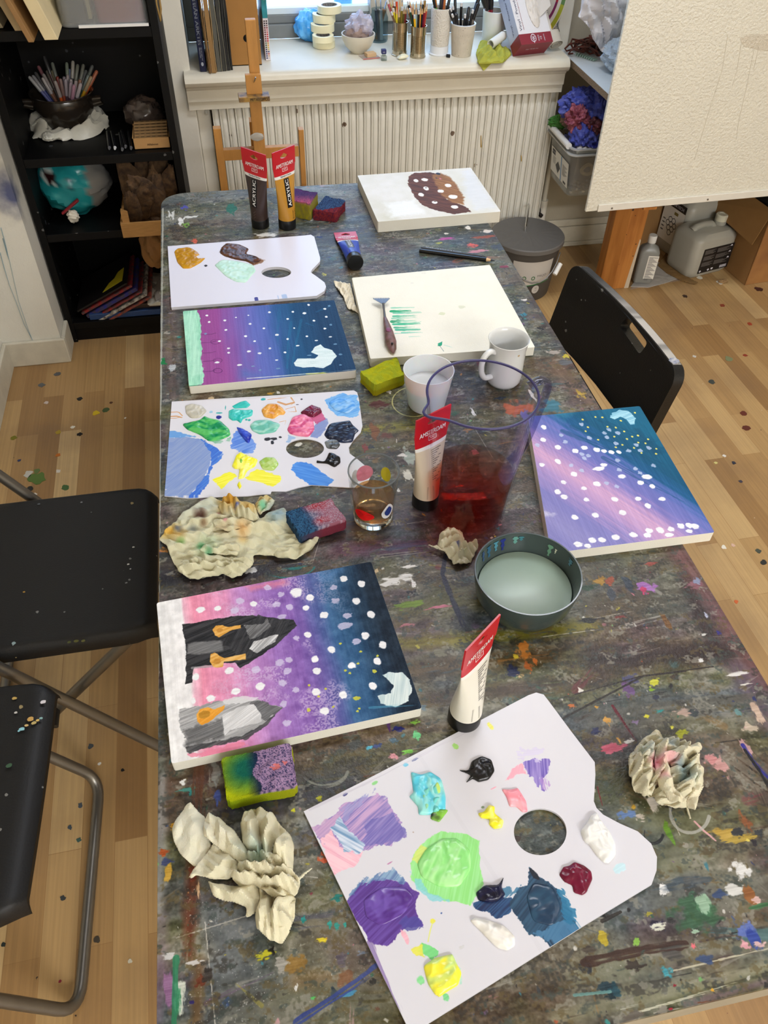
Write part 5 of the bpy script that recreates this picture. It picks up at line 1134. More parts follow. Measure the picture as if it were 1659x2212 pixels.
def canister(name,lab,bl,br,z,H,dep,th0,cap_side,labelfn,lean=0):
 """jerry can standing with its front bottom edge from bl to br"""
 a,c=np.array(bl),np.array(br);xd=(c-a);xd[2]=0;Wd=np.linalg.norm(xd);xd/=Wd;yd=np.array([-xd[1],xd[0],0])
 g= lambda x,y,zz:np.array([a[0],a[1],z])+xd*x+yd*y+np.array([0,0,zz])
 t=thing(name,lab,'canister',g(Wd/2,dep/2,0))
 lv=[(.012,0,.03),(.002,.012,.034),(0,.03,.034),(0,H*.80,.034),(.006,H*.86,.036),(.022,H*.93,.036)]
 L_=[]
 for ins,zz,r in lv:L_.append([g(x,y,zz) for x,y in rrect(ins,Wd-ins,ins*.8,dep-ins*.8,r,6)])
 k=len(L_[0]);b=B();fs=[(i*k+j,i*k+(j+1)%k,(i+1)*k+(j+1)%k,(i+1)*k+j) for i in range(len(lv)-1) for j in range(k)]
 b.add([q for l in L_ for q in l],fs+[tuple(range(k))[::-1],tuple(range((len(lv)-1)*k,len(lv)*k))])
 pm_=mat('milky_plastic',(178,176,164),.35,trans=.12,var=.06,vscale=12)
 obj('body',b,pm_,t,smooth=40)
 xc=Wd*.78 if cap_side>0 else Wd*.2
 hx0,hx1=(Wd*.14,Wd*.60) if cap_side>0 else (Wd*.36,Wd*.85)
 P_=[g(hx0,dep*.5,H*.9),g(hx0+.015,dep*.5,H*.965),g((hx0+hx1)/2,dep*.5,H*.99),g(hx1-.012,dep*.5,H*.975),g(hx1,dep*.5,H*.9)]
 obj('handle',B().tube(P_,[.017,.0135,.0125,.0135,.018],14),pm_,t,smooth=50)
 obj('neck',B().lathe(g(xc,dep*.5,H*.92),[(.025,0),(.025,.016),(.0,.016)],28),pm_,t,smooth=40)
 n=40;prof=[(0,.012),(.0235,.012),(.0235,.038),(.021,.041),(.012,.041),(.0115,.039),(0,.039)]
 obj('cap',B().lathe(g(xc,dep*.5,H*.92),prof,n,fn=lambda p,q:p*np.array([1+.02*(round(q/(2*PI/n))%2),1+.02*(round(q/(2*PI/n))%2),1])),mat('cream_cap',(206,204,184),.4),t,smooth=30)
 labelfn(g,Wd,H,t,dep)
def lab_back(g,W_,H,t,dep):
 f= lambda x,z,e=.001:g(x,-e,z)
 x0,x1,z0,z1=W_*.2,W_*.93,H*.10,H*.66
 t=obj('label',B().add([f(x0,z0),f(x1,z0),f(x1,z1),f(x0,z1)],[(0,1,2,3)]),mat('black_label',(30,28,28),.4),t)
 b=B();q= lambda u0,u1,v0,v1:b.add([f(x0+(x1-x0)*u0,z0+(z1-z0)*v0,.0014),f(x0+(x1-x0)*u1,z0+(z1-z0)*v0,.0014),f(x0+(x1-x0)*u1,z0+(z1-z0)*v1,.0014),f(x0+(x1-x0)*u0,z0+(z1-z0)*v1,.0014)],[(0,1,2,3)])
 for r in range(3):
  for k in range(5):
   vv=.93-r*.245-k*.034;q(.05,.40-.05*(k%3),vv-.02,vv);q(.46,.90-.07*((k+r)%3),vv-.035,vv-.015)
 obj('label_print',b,mat('grey_print',(104,100,96),.5),t)
 b=B();
 for r in range(3):b.add([f(x0+(x1-x0)*.86,z0+(z1-z0)*(.90-r*.24),.0016),f(x0+(x1-x0)*.95,z0+(z1-z0)*(.90-r*.24),.0016),f(x0+(x1-x0)*.905,z0+(z1-z0)*(.97-r*.24),.0016)],[(0,1,2)])
 for u in (.07,.34):b.add([f(x0+(x1-x0)*(u+dx),z0+(z1-z0)*(.09+dz),.0016) for dx,dz in ((-.04,0),(0,-.05),(.04,0),(0,.05))],[(0,1,2,3)])
 b.add([f(x0+(x1-x0)*(.46+dx),z0+(z1-z0)*(.1+dz),.0016) for dx,dz in ((-.035,.04),(-.035,-.02),(0,-.05),(.035,-.02),(.035,.04))],[(0,1,2,3,4)])
 for i in range(9):b.add([f(x0+(x1-x0)*(.72+.025*i),z0+(z1-z0)*.05,.0016),f(x0+(x1-x0)*(.735+.025*i),z0+(z1-z0)*.05,.0016),f(x0+(x1-x0)*(.735+.025*i),z0+(z1-z0)*.16,.0016),f(x0+(x1-x0)*(.72+.025*i),z0+(z1-z0)*.16,.0016)],[(0,1,2,3)])
 obj('label_symbols',b,mat('white_print',(215,215,225),.4),t)
def lab_side(g,W_,H,t,dep):
 f= lambda y,z,e=.0012:g(-e,y,z)
 y0,y1,z0,z1=dep*.12,dep*.9,H*.2,H*.86
 k= lambda s,q,e=.0012:f(y1+(y0-y1)*s,z1+(z0-z1)*q,e)
 t=obj('label',B().add([k(0,0),k(1,0),k(1,1),k(0,1)],[(0,1,2,3)]),mat('label_paper',(226,224,216),.5),t)
 obj('label_band',B().add([k(0,0,.0016),k(1,0,.0016),k(1,.17,.0016),k(0,.17,.0016)],[(0,1,2,3)]),mat('black_label',(30,28,28),.4),t)
 lb=B();wl=abs(y1-y0)
 lettering(lb,'COLORTECH', lambda x,y:k(.12+x/wl,.13-y/(z1-z0),.002),width=wl*.76,height=(z1-z0)*.075,bold=True);obj('label_lettering',lb,mat('white_print',(215,215,225),.4),t)
 b=B()
 for i,(cx,cy) in enumerate([(.42,.46),(.58,.46),(.34,.56),(.5,.56),(.66,.56),(.42,.66),(.58,.66),(.5,.76)]):
  for m_ in range(6):
   a0,a1=PI/6+m_*PI/3,PI/6+(m_+1)*PI/3;kk= lambda a,r:k(cx+r*math.cos(a)/wl*1.0,cy+r*math.sin(a)/(z1-z0),.0018)
   b.add([kk(a0,wl*.105),kk(a1,wl*.105),kk(a1,wl*.08),kk(a0,wl*.08)],[(0,1,2,3)])
 obj('berry_emblem',b,mat('label_ink',(62,62,62),.5),t)
 b=B();b9=B()
 for i in range(4):b.add([k(.08,.5+.09*i,.0016),k(.2,.5+.09*i,.0016),k(.2,.53+.09*i,.0016),k(.08,.53+.09*i,.0016)],[(0,1,2,3)]);b9.add([k(.8,.5+.09*i,.0016),k(.92,.5+.09*i,.0016),k(.92,.53+.09*i,.0016),k(.8,.53+.09*i,.0016)],[(0,1,2,3)])
 obj('label_print',b,mat('label_ink2',(96,94,92),.5),t)
 obj('label_print',b9,mat('label_ink2',(96,94,92),.5),t)
 obj('label_stamp',B().add([k(.52,.24,.0016),k(.7,.24,.0016),k(.7,.31,.0016),k(.52,.31,.0016)],[(0,1,2,3)]),mat('olive_print',(130,116,60),.5),t)
a,c=at(1484,606,.001),at(1572,583,.001)
canister('canister','milky plastic canister with a black warning label, the nearer of the two',a,c,.001,hgt((a[0]+c[0])/2,(a[1]+c[1])/2+.08,0,480),.16,0,1,lab_back)
a2=at(1463,572,.001)+np.array([0,.02,0]);c2=a2+np.array([.22,.045,0])
canister('canister','milky plastic canister with a white label and berry emblem, behind the nearer one',a2,c2,.001,.265,.17,0,-1,lab_side)
b=B();relief(b,px([(1362,620),(1376,600),(1400,560),(1450,575),(1470,600),(1438,612),(1400,622)],0),.0008, lambda X,Y,D:.0008+.12*np.abs(crumple(np.stack([X,Y],1),140,(.02,.08),8)),.006)
tag(obj('white_foil',b,mat('white_foil',(186,182,176),.35,var=.1),smooth=22),'crinkled white sheet on the floor under the grey bottle','sheet')
b=B();relief(b,px([(1420,575),(1440,545),(1468,572),(1490,604),(1508,612),(1500,616),(1470,608),(1440,592)],0),.003, lambda X,Y,D:.001+.2*np.abs(crumple(np.stack([X,Y],1),141,(.02,.06),8)),.006)
tag(obj('brown_paper',b,mat('floor_brown_paper',(136,106,64),.7,var=.15),smooth=22),'torn brown paper between the bottle and the canisters','paper')
b=B();n0=px([(1362,626),(1378,622),(1470,606),(1470,600),(1400,596),(1368,612)],0);b.prism(n0,.0002,.0008)
tag(obj('floor_card',b,mat('floor_card',(160,140,122),.6,var=.1)),'flat dirty card on the floor at the foot of the post','card')
q=at(1556,610,.001);b=B();blob(b,(q[0]+.01,q[1],.006),(.02,.012,.006),150,.4,flat=.0006);tag(obj('paper_scrap',b,mat('scrap_tan',(150,120,80),.7),smooth=20),'tiny tan paper scrap on the floor before the canisters','scrap')
a,r=at(1608,616,.001),at(1659,608,.001);l=at(1570,566,.001)
cm=mat('brown_cardboard',(150,112,66),.75,var=.1,vscale=8);cm2=mat('orange_cardboard',(168,120,66),.75,rgb2=(128,84,50),vscale=5)
xd=(r-a);xd[2]=0;xd/=np.linalg.norm(xd);yd=np.array([-xd[1],xd[0],0]);Hc=.31
ctn=thing('cardboard_box','brown cardboard box with an open flap beside the canisters','box',a)
g= lambda x,y,zz:a+xd*x+yd*y+np.array([0,0,zz])
yl_=.36
def wall(p,q,h,m,nm='side'):
 d=(q-p);n=np.array([-d[1],d[0],0]);n=n/np.linalg.norm(n)*.004;z_=np.array([0,0,h])
 return obj(nm,B().add([p,q,q+z_,p+z_,p+n,q+n,q+n+z_,p+n+z_],[(0,1,2,3),(7,6,5,4),(0,4,5,1),(1,5,6,2),(2,6,7,3),(3,7,4,0)]),m,ctn)
wall(g(0,0,0),g(.4,0,0),Hc,cm2,'front');wall(g(0,yl_,0),g(0,0,0),Hc,cm);wall(g(.4,0,0),g(.4,yl_,0),Hc,cm);wall(g(.4,yl_,0),g(0,yl_,0),Hc,cm,'back')
obj('base',B().add([g(0,0,.002),g(.4,0,.002),g(.4,yl_,.002),g(0,yl_,.002)]+[g(0,0,0),g(.4,0,0),g(.4,yl_,0),g(0,yl_,0)],[(0,1,2,3),(7,6,5,4)]),cm,ctn)
fl=[g(0,0,Hc),g(0,yl_,Hc),g(-.055,yl_*.98,Hc-.10),g(-.03,.01,Hc-.135)]
obj('flap',B().add(fl+[q+np.array([.003,0,.003]) for q in fl],[(0,1,2,3),(7,6,5,4),(0,4,5,1),(1,5,6,2),(2,6,7,3),(3,7,4,0)]),mat('flap_cardboard',(142,106,60),.75,var=.06),ctn)
obj('label',B().add([g(.03,-.001,.22),g(.12,-.001,.22),g(.12,-.001,.27),g(.03,-.001,.27)],[(0,1,2,3)]),mat('label_paper',(226,224,216),.5),ctn)
b=B();blob(b,g(.2,.18,Hc-.04),(.16,.14,.09),160,.25);tag(obj('black_film',b,mat('black_film',(16,16,17),.25),smooth=22),'black crinkled plastic filling the cardboard box','plastic')
bp2=thing('cardboard_sheet','tall brown cardboard sheet leaning behind the canisters','cardboard',g(-.12,.42,0))
q0,q1=g(-.34,.385,0),g(.2,.43,0)
obj('sheet',B().add([q0,q1,q1+np.array([0,.03,.5]),q0+np.array([0,.03,.5])]+[q+np.array([0,.004,0]) for q in (q0,q1,q1+np.array([0,.03,.5]),q0+np.array([0,.03,.5]))],[(0,1,2,3),(7,6,5,4),(0,4,5,1),(1,5,6,2),(2,6,7,3),(3,7,4,0)]),cm,bp2)
zl=.225
lc=(np.array(at(1062,508,zl))+np.array(at(1218,505,zl)))/2;rl=np.linalg.norm(at(1062,508,zl)-at(1218,505,zl))/2
bk_=thing('bucket','dark grey plastic bucket with a lid, wire handle and white label by the table','bucket',(lc[0],lc[1],0))
gm2=mat('grey_bucket',(72,70,68),.5,var=.05);lm=mat('grey_lid',(98,96,93),.5,var=.05,vscale=10)
obj('body',B().lathe((lc[0],lc[1],0),[(0,.002),(rl*.78,.0),(rl*.8,.004),(rl*.93,zl-.02),(rl*.96,zl-.02),(rl*.965,zl-.008),(rl*.9,zl-.008)],64),gm2,bk_,smooth=30)
def lidfn(p,q):
 r=math.hypot(p[0],p[1]);k=.0011*max(0,math.cos(q*22)) if rl*.3<r<rl*.85 else 0
 return p+np.array([0,0,k])
obj('lid',B().lathe((lc[0],lc[1],zl),[(rl*.985,-.016),(rl*1.0,-.014),(rl,.0),(rl*.975,.004),(rl*.9,.0035),(rl*.86,.0035),(rl*.6,.005),(rl*.3,.007),(0,.007)],176,fn=lidfn),lm,bk_,smooth=35);lid_=bpy.data.objects['lid']
h0,h1=at(1141,452,zl+.006),at(1134,500,zl+.006)
obj('lid_handle',B().tube([h0,h0+np.array([0,0,.02]),h0*.7+h1*.3+np.array([0,0,.035]),h0*.35+h1*.65+np.array([0,0,.033]),h1+np.array([0,0,.018]),h1],.0042,10),mat('bright_steel',(200,200,200),.2,metal=1),lid_,smooth=50)
rb_= lambda z:rl*(.8+.13*(z/(zl-.02)))+.0012
def onb_(ang,z,e=0): return np.array([lc[0]+(rb_(z)+e)*math.cos(ang),lc[1]+(rb_(z)+e)*math.sin(ang),z])
A0,A1=-2.25,-.95
b=B();n=24;vs=[]
for i in range(n+1):
 a_=A0+(A1-A0)*i/n;vs+=[onb_(a_,.075+.02*abs(i/n-.3)),onb_(a_,.178)]
b.add(vs,[(2*i,2*i+2,2*i+3,2*i+1) for i in range(n)]);blb=obj('label',b,mat('bucket_label',(186,182,176),.45),bk_,smooth=40)
b=B();vs=[]
for i in range(n+1):
 a_=A0+(A1-A0)*i/n;z_=.075+.02*abs(i/n-.3);vs+=[onb_(a_,z_-.004,.0003),onb_(a_,z_,.0003)]
b.add(vs,[(2*i,2*i+2,2*i+3,2*i+1) for i in range(n)]);obj('label_edge',b,mat('label_green',(40,106,60),.45),blb)
b=B()
for ac in (-1.86,-1.58):
 for m_ in range(14):
  a0_,a1_=2*PI*m_/14,2*PI*(m_+.8)/14;kk= lambda t,r:onb_(ac+r*math.cos(t)/rl,.108+r*math.sin(t),.0006)
  b.add([kk(a0_,.009),kk(a1_,.009),kk(a1_,.005),kk(a0_,.005)],[(0,1,2,3)])
obj('eco_marks',b,mat('label_green',(40,106,60),.45),blb)
lb=B();lettering(lb,'MILJÖ', lambda x,y:onb_(-1.45+x/rl,.112+y,.0006),width=.045,height=.009);obj('label_lettering',lb,mat('grey_print',(104,100,96),.5),blb)
b=B();n=20;b.add([onb_(-1.42,.056,.0006)]+[onb_(-1.42+.018*math.cos(t)/rl,.056+.018*math.sin(t),.0006) for t in np.linspace(0,2*PI,n,endpoint=False)],[(0,1+i,1+(i+1)%n) for i in range(n)])
rst=obj('round_sticker',b,mat('bucket_label',(186,182,176),.45),bk_)
lb=B();lettering(lb,'10', lambda x,y:onb_(-1.42+(x-.004)/rl,.058+y,.0009),width=.009);lettering(lb,'LITER', lambda x,y:onb_(-1.42+(x-.008)/rl,.048+y,.0009),width=.016);obj('sticker_lettering',lb,mat('grey_print',(104,100,96),.5),rst)
P_=[onb_(-2.45+.2*i,.185-.085*math.sin(PI*i/9.),.006+.018*math.sin(PI*i/9)) for i in range(10)]
obj('wire_handle',B().tube(P_,.0026,8),mat('steel_grey',(120,120,120),.35,metal=1),bk_,smooth=50)
obj('handle_grip',B().tube([onb_(-.98,.118,.026),onb_(-.74,.148,.022)],.009,14),mat('white_plastic',(226,226,222),.4),bk_,smooth=40)
q=at(1162,610,.001)
# ================================================================== CHAIRS
seatm=mat('black_seat_plastic',(11,11,11),.55,speck=(60,.05,[(0,(120,120,116)),(.7,(150,132,90)),(.9,(130,150,150))]),bump=.2,bscale=300)
steel=mat('grey_steel_tube',(128,124,116),.38,metal=.85,var=.08)
def folding_chair(fx,yc,lab,grp):
 """seat front edge at x = fx, facing +x, centred on yc"""
 t=thing('folding_chair',lab,'chair',(fx-.2,yc,0),grp)
 W=.2;zs=.452
 b=B();nx,ny=16,18;D=.37;vs=[];fs=[]
 def zz(u,v):
  e=max(abs(v)-.93,0)/.07; return zs-.006*(1-v*v)-.022*e*e-(.016*max(0,(u-.93)/.07)**2)
 us=list(np.linspace(0,.9,12))+[.94,.97,1.0];vs_=[-1,-.985,-.96,-.93]+list(np.linspace(-.88,.88,12))+[.93,.96,.985,1]
 for s_ in (0,-.012):
  for u in us:
   for v in vs_:
    cu=.06;w_=W*(1-.10*max(0,(u-.86)/.14)**2)
    vs.append((fx-D+D*u,yc+w_*v,zz(u,v)+s_))
 n,m=len(us),len(vs_)
 for s_ in (0,1):
  o=s_*n*m
  for i in range(n-1):
   for j in range(m-1):
    f=(o+i*m+j,o+(i+1)*m+j,o+(i+1)*m+j+1,o+i*m+j+1);fs.append(f if not s_ else f[::-1])
 bd=[i*m for i in range(n)]+[(n-1)*m+j for j in range(1,m)]+[i*m+m-1 for i in range(n-2,-1,-1)]+[j for j in range(m-2,0,-1)]
 for i in range(len(bd)):q,r_=bd[i],bd[(i+1)%len(bd)];fs.append((q,r_,r_+n*m,q+n*m))
 b.add(vs,fs);obj('seat',b,seatm,t,smooth=40)
 b=B();vs=[];fs=[];k=14
 for s_ in (0,-.02):
  for i in range(k+1):
   y=yc-W*1.02+2.04*W*i/k;bow=-.025*math.cos((i/k-.5)*PI)
   for z in (.62,.635,.76,.78):vs.append((fx-.46-(z-.62)*.18+bow+s_,y,z))
 for s_ in (0,1):
  o=s_*(k+1)*4
  for i in range(k):
   for j in range(3):fs.append((o+i*4+j,o+(i+1)*4+j,o+(i+1)*4+j+1,o+i*4+j+1))
 o=(k+1)*4
 for i in range(k):fs+=[(i*4,i*4+4,o+i*4+4,o+i*4),(i*4+3,o+i*4+3,o+i*4+7,i*4+7)]
 fs+=[(0,o,o+1,1),(1,o+1,o+2,2),(2,o+2,o+3,3),(k*4,k*4+1,o+k*4+1,o+k*4),(k*4+1,k*4+2,o+k*4+2,o+k*4+1),(k*4+2,k*4+3,o+k*4+3,o+k*4+2)]
 b.add(vs,fs);obj('backrest',b,seatm,t,smooth=40,bevel=.004)
 r=.0112
 def bend(P,rad=.05,n=6):
  out=[np.array(P[0],float)]
  for i in range(1,len(P)-1):
   p0,p1,p2=[np.array(q,float) for q in P[i-1:i+2]];a=(p0-p1)/np.linalg.norm(p0-p1);c=(p2-p1)/np.linalg.norm(p2-p1)
   for q in range(n+1):
    s=q/n;out.append((1-s)**2*(p1+a*rad)+2*s*(1-s)*p1+s*s*(p1+c*rad))
  out.append(np.array(P[-1],float)); return out
 wf,wr=W+.022,W-.012
 fxf=fx-.028
 obj('front_legs',B().tube(bend([(fx-.475,yc-wf,.78),(fxf,yc-wf,r),(fxf,yc+wf,r),(fx-.475,yc+wf,.78)]),r,14),steel,t,smooth=60)
 obj('rear_legs',B().tube(bend([(fx-.05,yc-wr,zs-.03),(fx-.43,yc-wr,r),(fx-.43,yc+wr,r),(fx-.05,yc+wr,zs-.03)]),r,14),steel,t,smooth=60)
 for s in (-1,1):
  tt=(.452-.06)/.77
  obj('pivot_bolt',B().cyl((fx-.232,yc+s*(wr-.004),.232),(fx-.232,yc+s*(wf+.012),.232),.006),mat('dark_metal',(48,44,40),.4),t,smooth=40)
 return t
c1=at(331,1048,.455);c1b=at(338,1362,.455)
folding_chair(-.232,1.115,'black folding chair with steel tube legs, the farther one on the left of the table','black folding chairs on the left')
c2=folding_chair.__call__
dup(bpy.data.objects['folding_chair'],(-.176,-.46,0),'black folding chair with steel tube legs, the nearer one in the lower left corner','black folding chairs on the left',rz=-.03)
def flecks(pts,z,parent):
 b=B();cc=[]
 for i,(u,v,r_,c) in enumerate(pts):
  p=at(u,v,z);n0=len(b.v);k=9;rr=r_*.0006
  b.prism([(p[0]+rr*(1+.6*(vn(i,q*.9,4)-.5))*math.cos(2*PI*q/k),p[1]+rr*(1+.6*(vn(i,q*.9,4)-.5))*math.sin(2*PI*q/k)*.7) for q in range(k)],z,z+.0006);cc+=[c]*(len(b.v)-n0)
 o=obj('paint_flecks',b,mat('swatch_ink',attr=True),parent,cols=np.array(cc,float));o['kind']='stuff'
flecks([(88,1511,8,(226,222,226)),(25,1505,7,(190,160,90)),(62,1548,9,(200,160,90)),(70,1556,7,(190,170,110)),(44,1570,8,(150,205,215)),(85,1546,5,(140,180,180)),(54,1562,5,(210,180,120)),(78,1550,5,(220,190,110)),(30,1535,5,(200,196,190)),(20,1648,9,(60,90,66)),(38,1574,4,(150,210,220))],.4525,bpy.data.objects['folding_chair.001'])
flecks([(277,1219,4,(220,220,215)),(288,1182,4,(210,210,205)),(176,1085,4,(130,130,130)),(273,1259,4,(130,130,130)),(84,1089,5,(90,96,100)),(52,1279,4,(170,130,50)),(165,1385,7,(80,80,30)),(180,1384,6,(90,90,40)),(150,1387,6,(70,76,30)),(282,1229,3,(200,200,200))],.4525,bpy.data.objects['folding_chair'])
def right_chair():
 tl,tr_=at(1253,580,.78),at(1487,830,.78);bl=at(1187,697,.625);brr=bl+(tr_-tl)
 t=thing('plastic_chair','black plastic chair with a hand hole in its worn backrest, right of the table','chair',(.95,(tl[1]+tr_[1])/2,0))
 ex=tr_-tl;W_=np.linalg.norm(ex);ex=ex/W_;up=(tl-bl);up-=ex*(up@ex);Hh=np.linalg.norm(up);up/=Hh;nn=np.cross(ex,up)
 if nn[0]>0:nn=-nn
 r=.022
 oz=-.045
 out=[]
 for cx,cy,a0,rr in ((W_-.03,Hh-.03,0,.03),(.03,Hh-.03,PI/2,.03),(.008,oz+.03,PI,.008),(W_-.008,oz+.03,1.5*PI,.008)):
  for i in range(7):a=a0+PI/2*i/6;out.append((cx+rr*math.cos(a),cy+rr*math.sin(a)))
 def loc(u,v):
  d=ray(u,v);o=tl;s=((o-CAM)@nn)/(d@nn);p=CAM+d*s-bl; return (p@ex,p@up)
 hq=[loc(*p) for p in ((1322,704),(1340,684),(1386,741),(1368,766))]
 hole=[]
 for i in range(4):
  p0,p1,p2=[np.array(hq[j%4]) for j in (i-1,i,i+1)];a=(p0-p1)/np.linalg.norm(p0-p1);c=(p2-p1)/np.linalg.norm(p2-p1)
  for q in range(5):s=q/4;hole.append(tuple((1-s)**2*(p1+a*.01)+2*s*(1-s)*p1+s*s*(p1+c*.01)))
 th=.024
 tri_=tessellate_polygon([[Vector((x,y,0)) for x,y in out],[Vector((x,y,0)) for x,y in hole]])
 bm=bmesh.new();flat=out+hole;V=[bm.verts.new((x,y,0)) for x,y in flat]
 for f in tri_:
  try:bm.faces.new([V[i] for i in f])
  except ValueError: pass
 bmesh.ops.subdivide_edges(bm,edges=[e for e in bm.edges if e.calc_length()>.03],cuts=3,use_grid_fill=True)
 bmesh.ops.triangulate(bm,faces=bm.faces)
 bmesh.ops.recalc_face_normals(bm,faces=bm.faces)
 r_=bmesh.ops.extrude_face_region(bm,geom=bm.faces[:]);nv=set(v for v in r_['geom'] if isinstance(v,bmesh.types.BMVert))
 bow= lambda x:.018*(1-((x-W_/2)/(W_/2))**2)
 b=B();ix={}
 for v in bm.verts:
  x,y=v.co.x,v.co.y;ix[v]=len(b.v);b.v.append(tuple(bl+ex*x+up*y-nn*(bow(x)+(th if v in nv else 0))))
 for f in bm.faces:b.f.append([ix[v] for v in f.verts]);b.m.append(0)
 bm.free()
 obj('backrest',b,mat('black_chair_plastic',(9,9,9),.42,bump=.3,bscale=350,speck=(60,.10,[(0,(120,120,116)),(.7,(160,150,120))])),t,smooth=35,bevel=.003)
 b=B();vs=[];n=40
 for i in range(n+1):
  x=.028+(W_-.056)*i/n
  for q in (0.002,th-.002):vs.append(tuple(bl+ex*x+up*(Hh+.0005)-nn*(bow(x)+q)))
 b.add(vs,[(2*i,2*i+1,2*i+3,2*i+2) for i in range(n)])
 def wear(v):
  s=(v-bl)@ex/W_;k=np.clip((s-.12)*2.2,0,1)*(.55+.9*vn(s*34,s*3,2));k=np.clip(k,.06,1)[:, None]
  return np.array([24,24,24])*(1-k)+np.array([176,170,160])*k
 obj('worn_edge',b,mat('worn_top',attr=True,rough=.7),t,cols=wear)
 b=B();blob(b,bl+ex*(W_-.04)+up*(Hh+.001)-nn*(th*.4+bow(W_-.04)),(.010,.009,.003),7,.3);obj('paint_crust',b,mat('crust_white',(190,188,184),.6,rgb2=(120,126,150),vscale=80),t,smooth=30)
 P_=[bl+ex*.18+up*.10+nn*.0008-nn*bow(.18),bl+ex*.185+up*.03+nn*.0008-nn*bow(.185),bl+ex*.18-up*.03+nn*.0008-nn*bow(.18)]
 obj('back_support',B().box(.715,.735,bl[1]-.30,bl[1]-.10,.44,bl[2]-.03),mat('black_chair_plastic',(9,9,9)),t)
 obj('seat',B().prism(rrect(.42,.79,bl[1]-.40,bl[1]+.0,.04),.435,.452),mat('black_chair_plastic',(9,9,9)),t,bevel=.004)
 for s in (-.40,.02):
  y=bl[1]+s
  obj('leg',B().tube([(.95,y,.01),(.785,y,.437)],.011,12),steel,t,smooth=50);obj('leg',B().tube([(.40,y,.01),(.47,y,.44)],.011,12),steel,t,smooth=50)
right_chair()
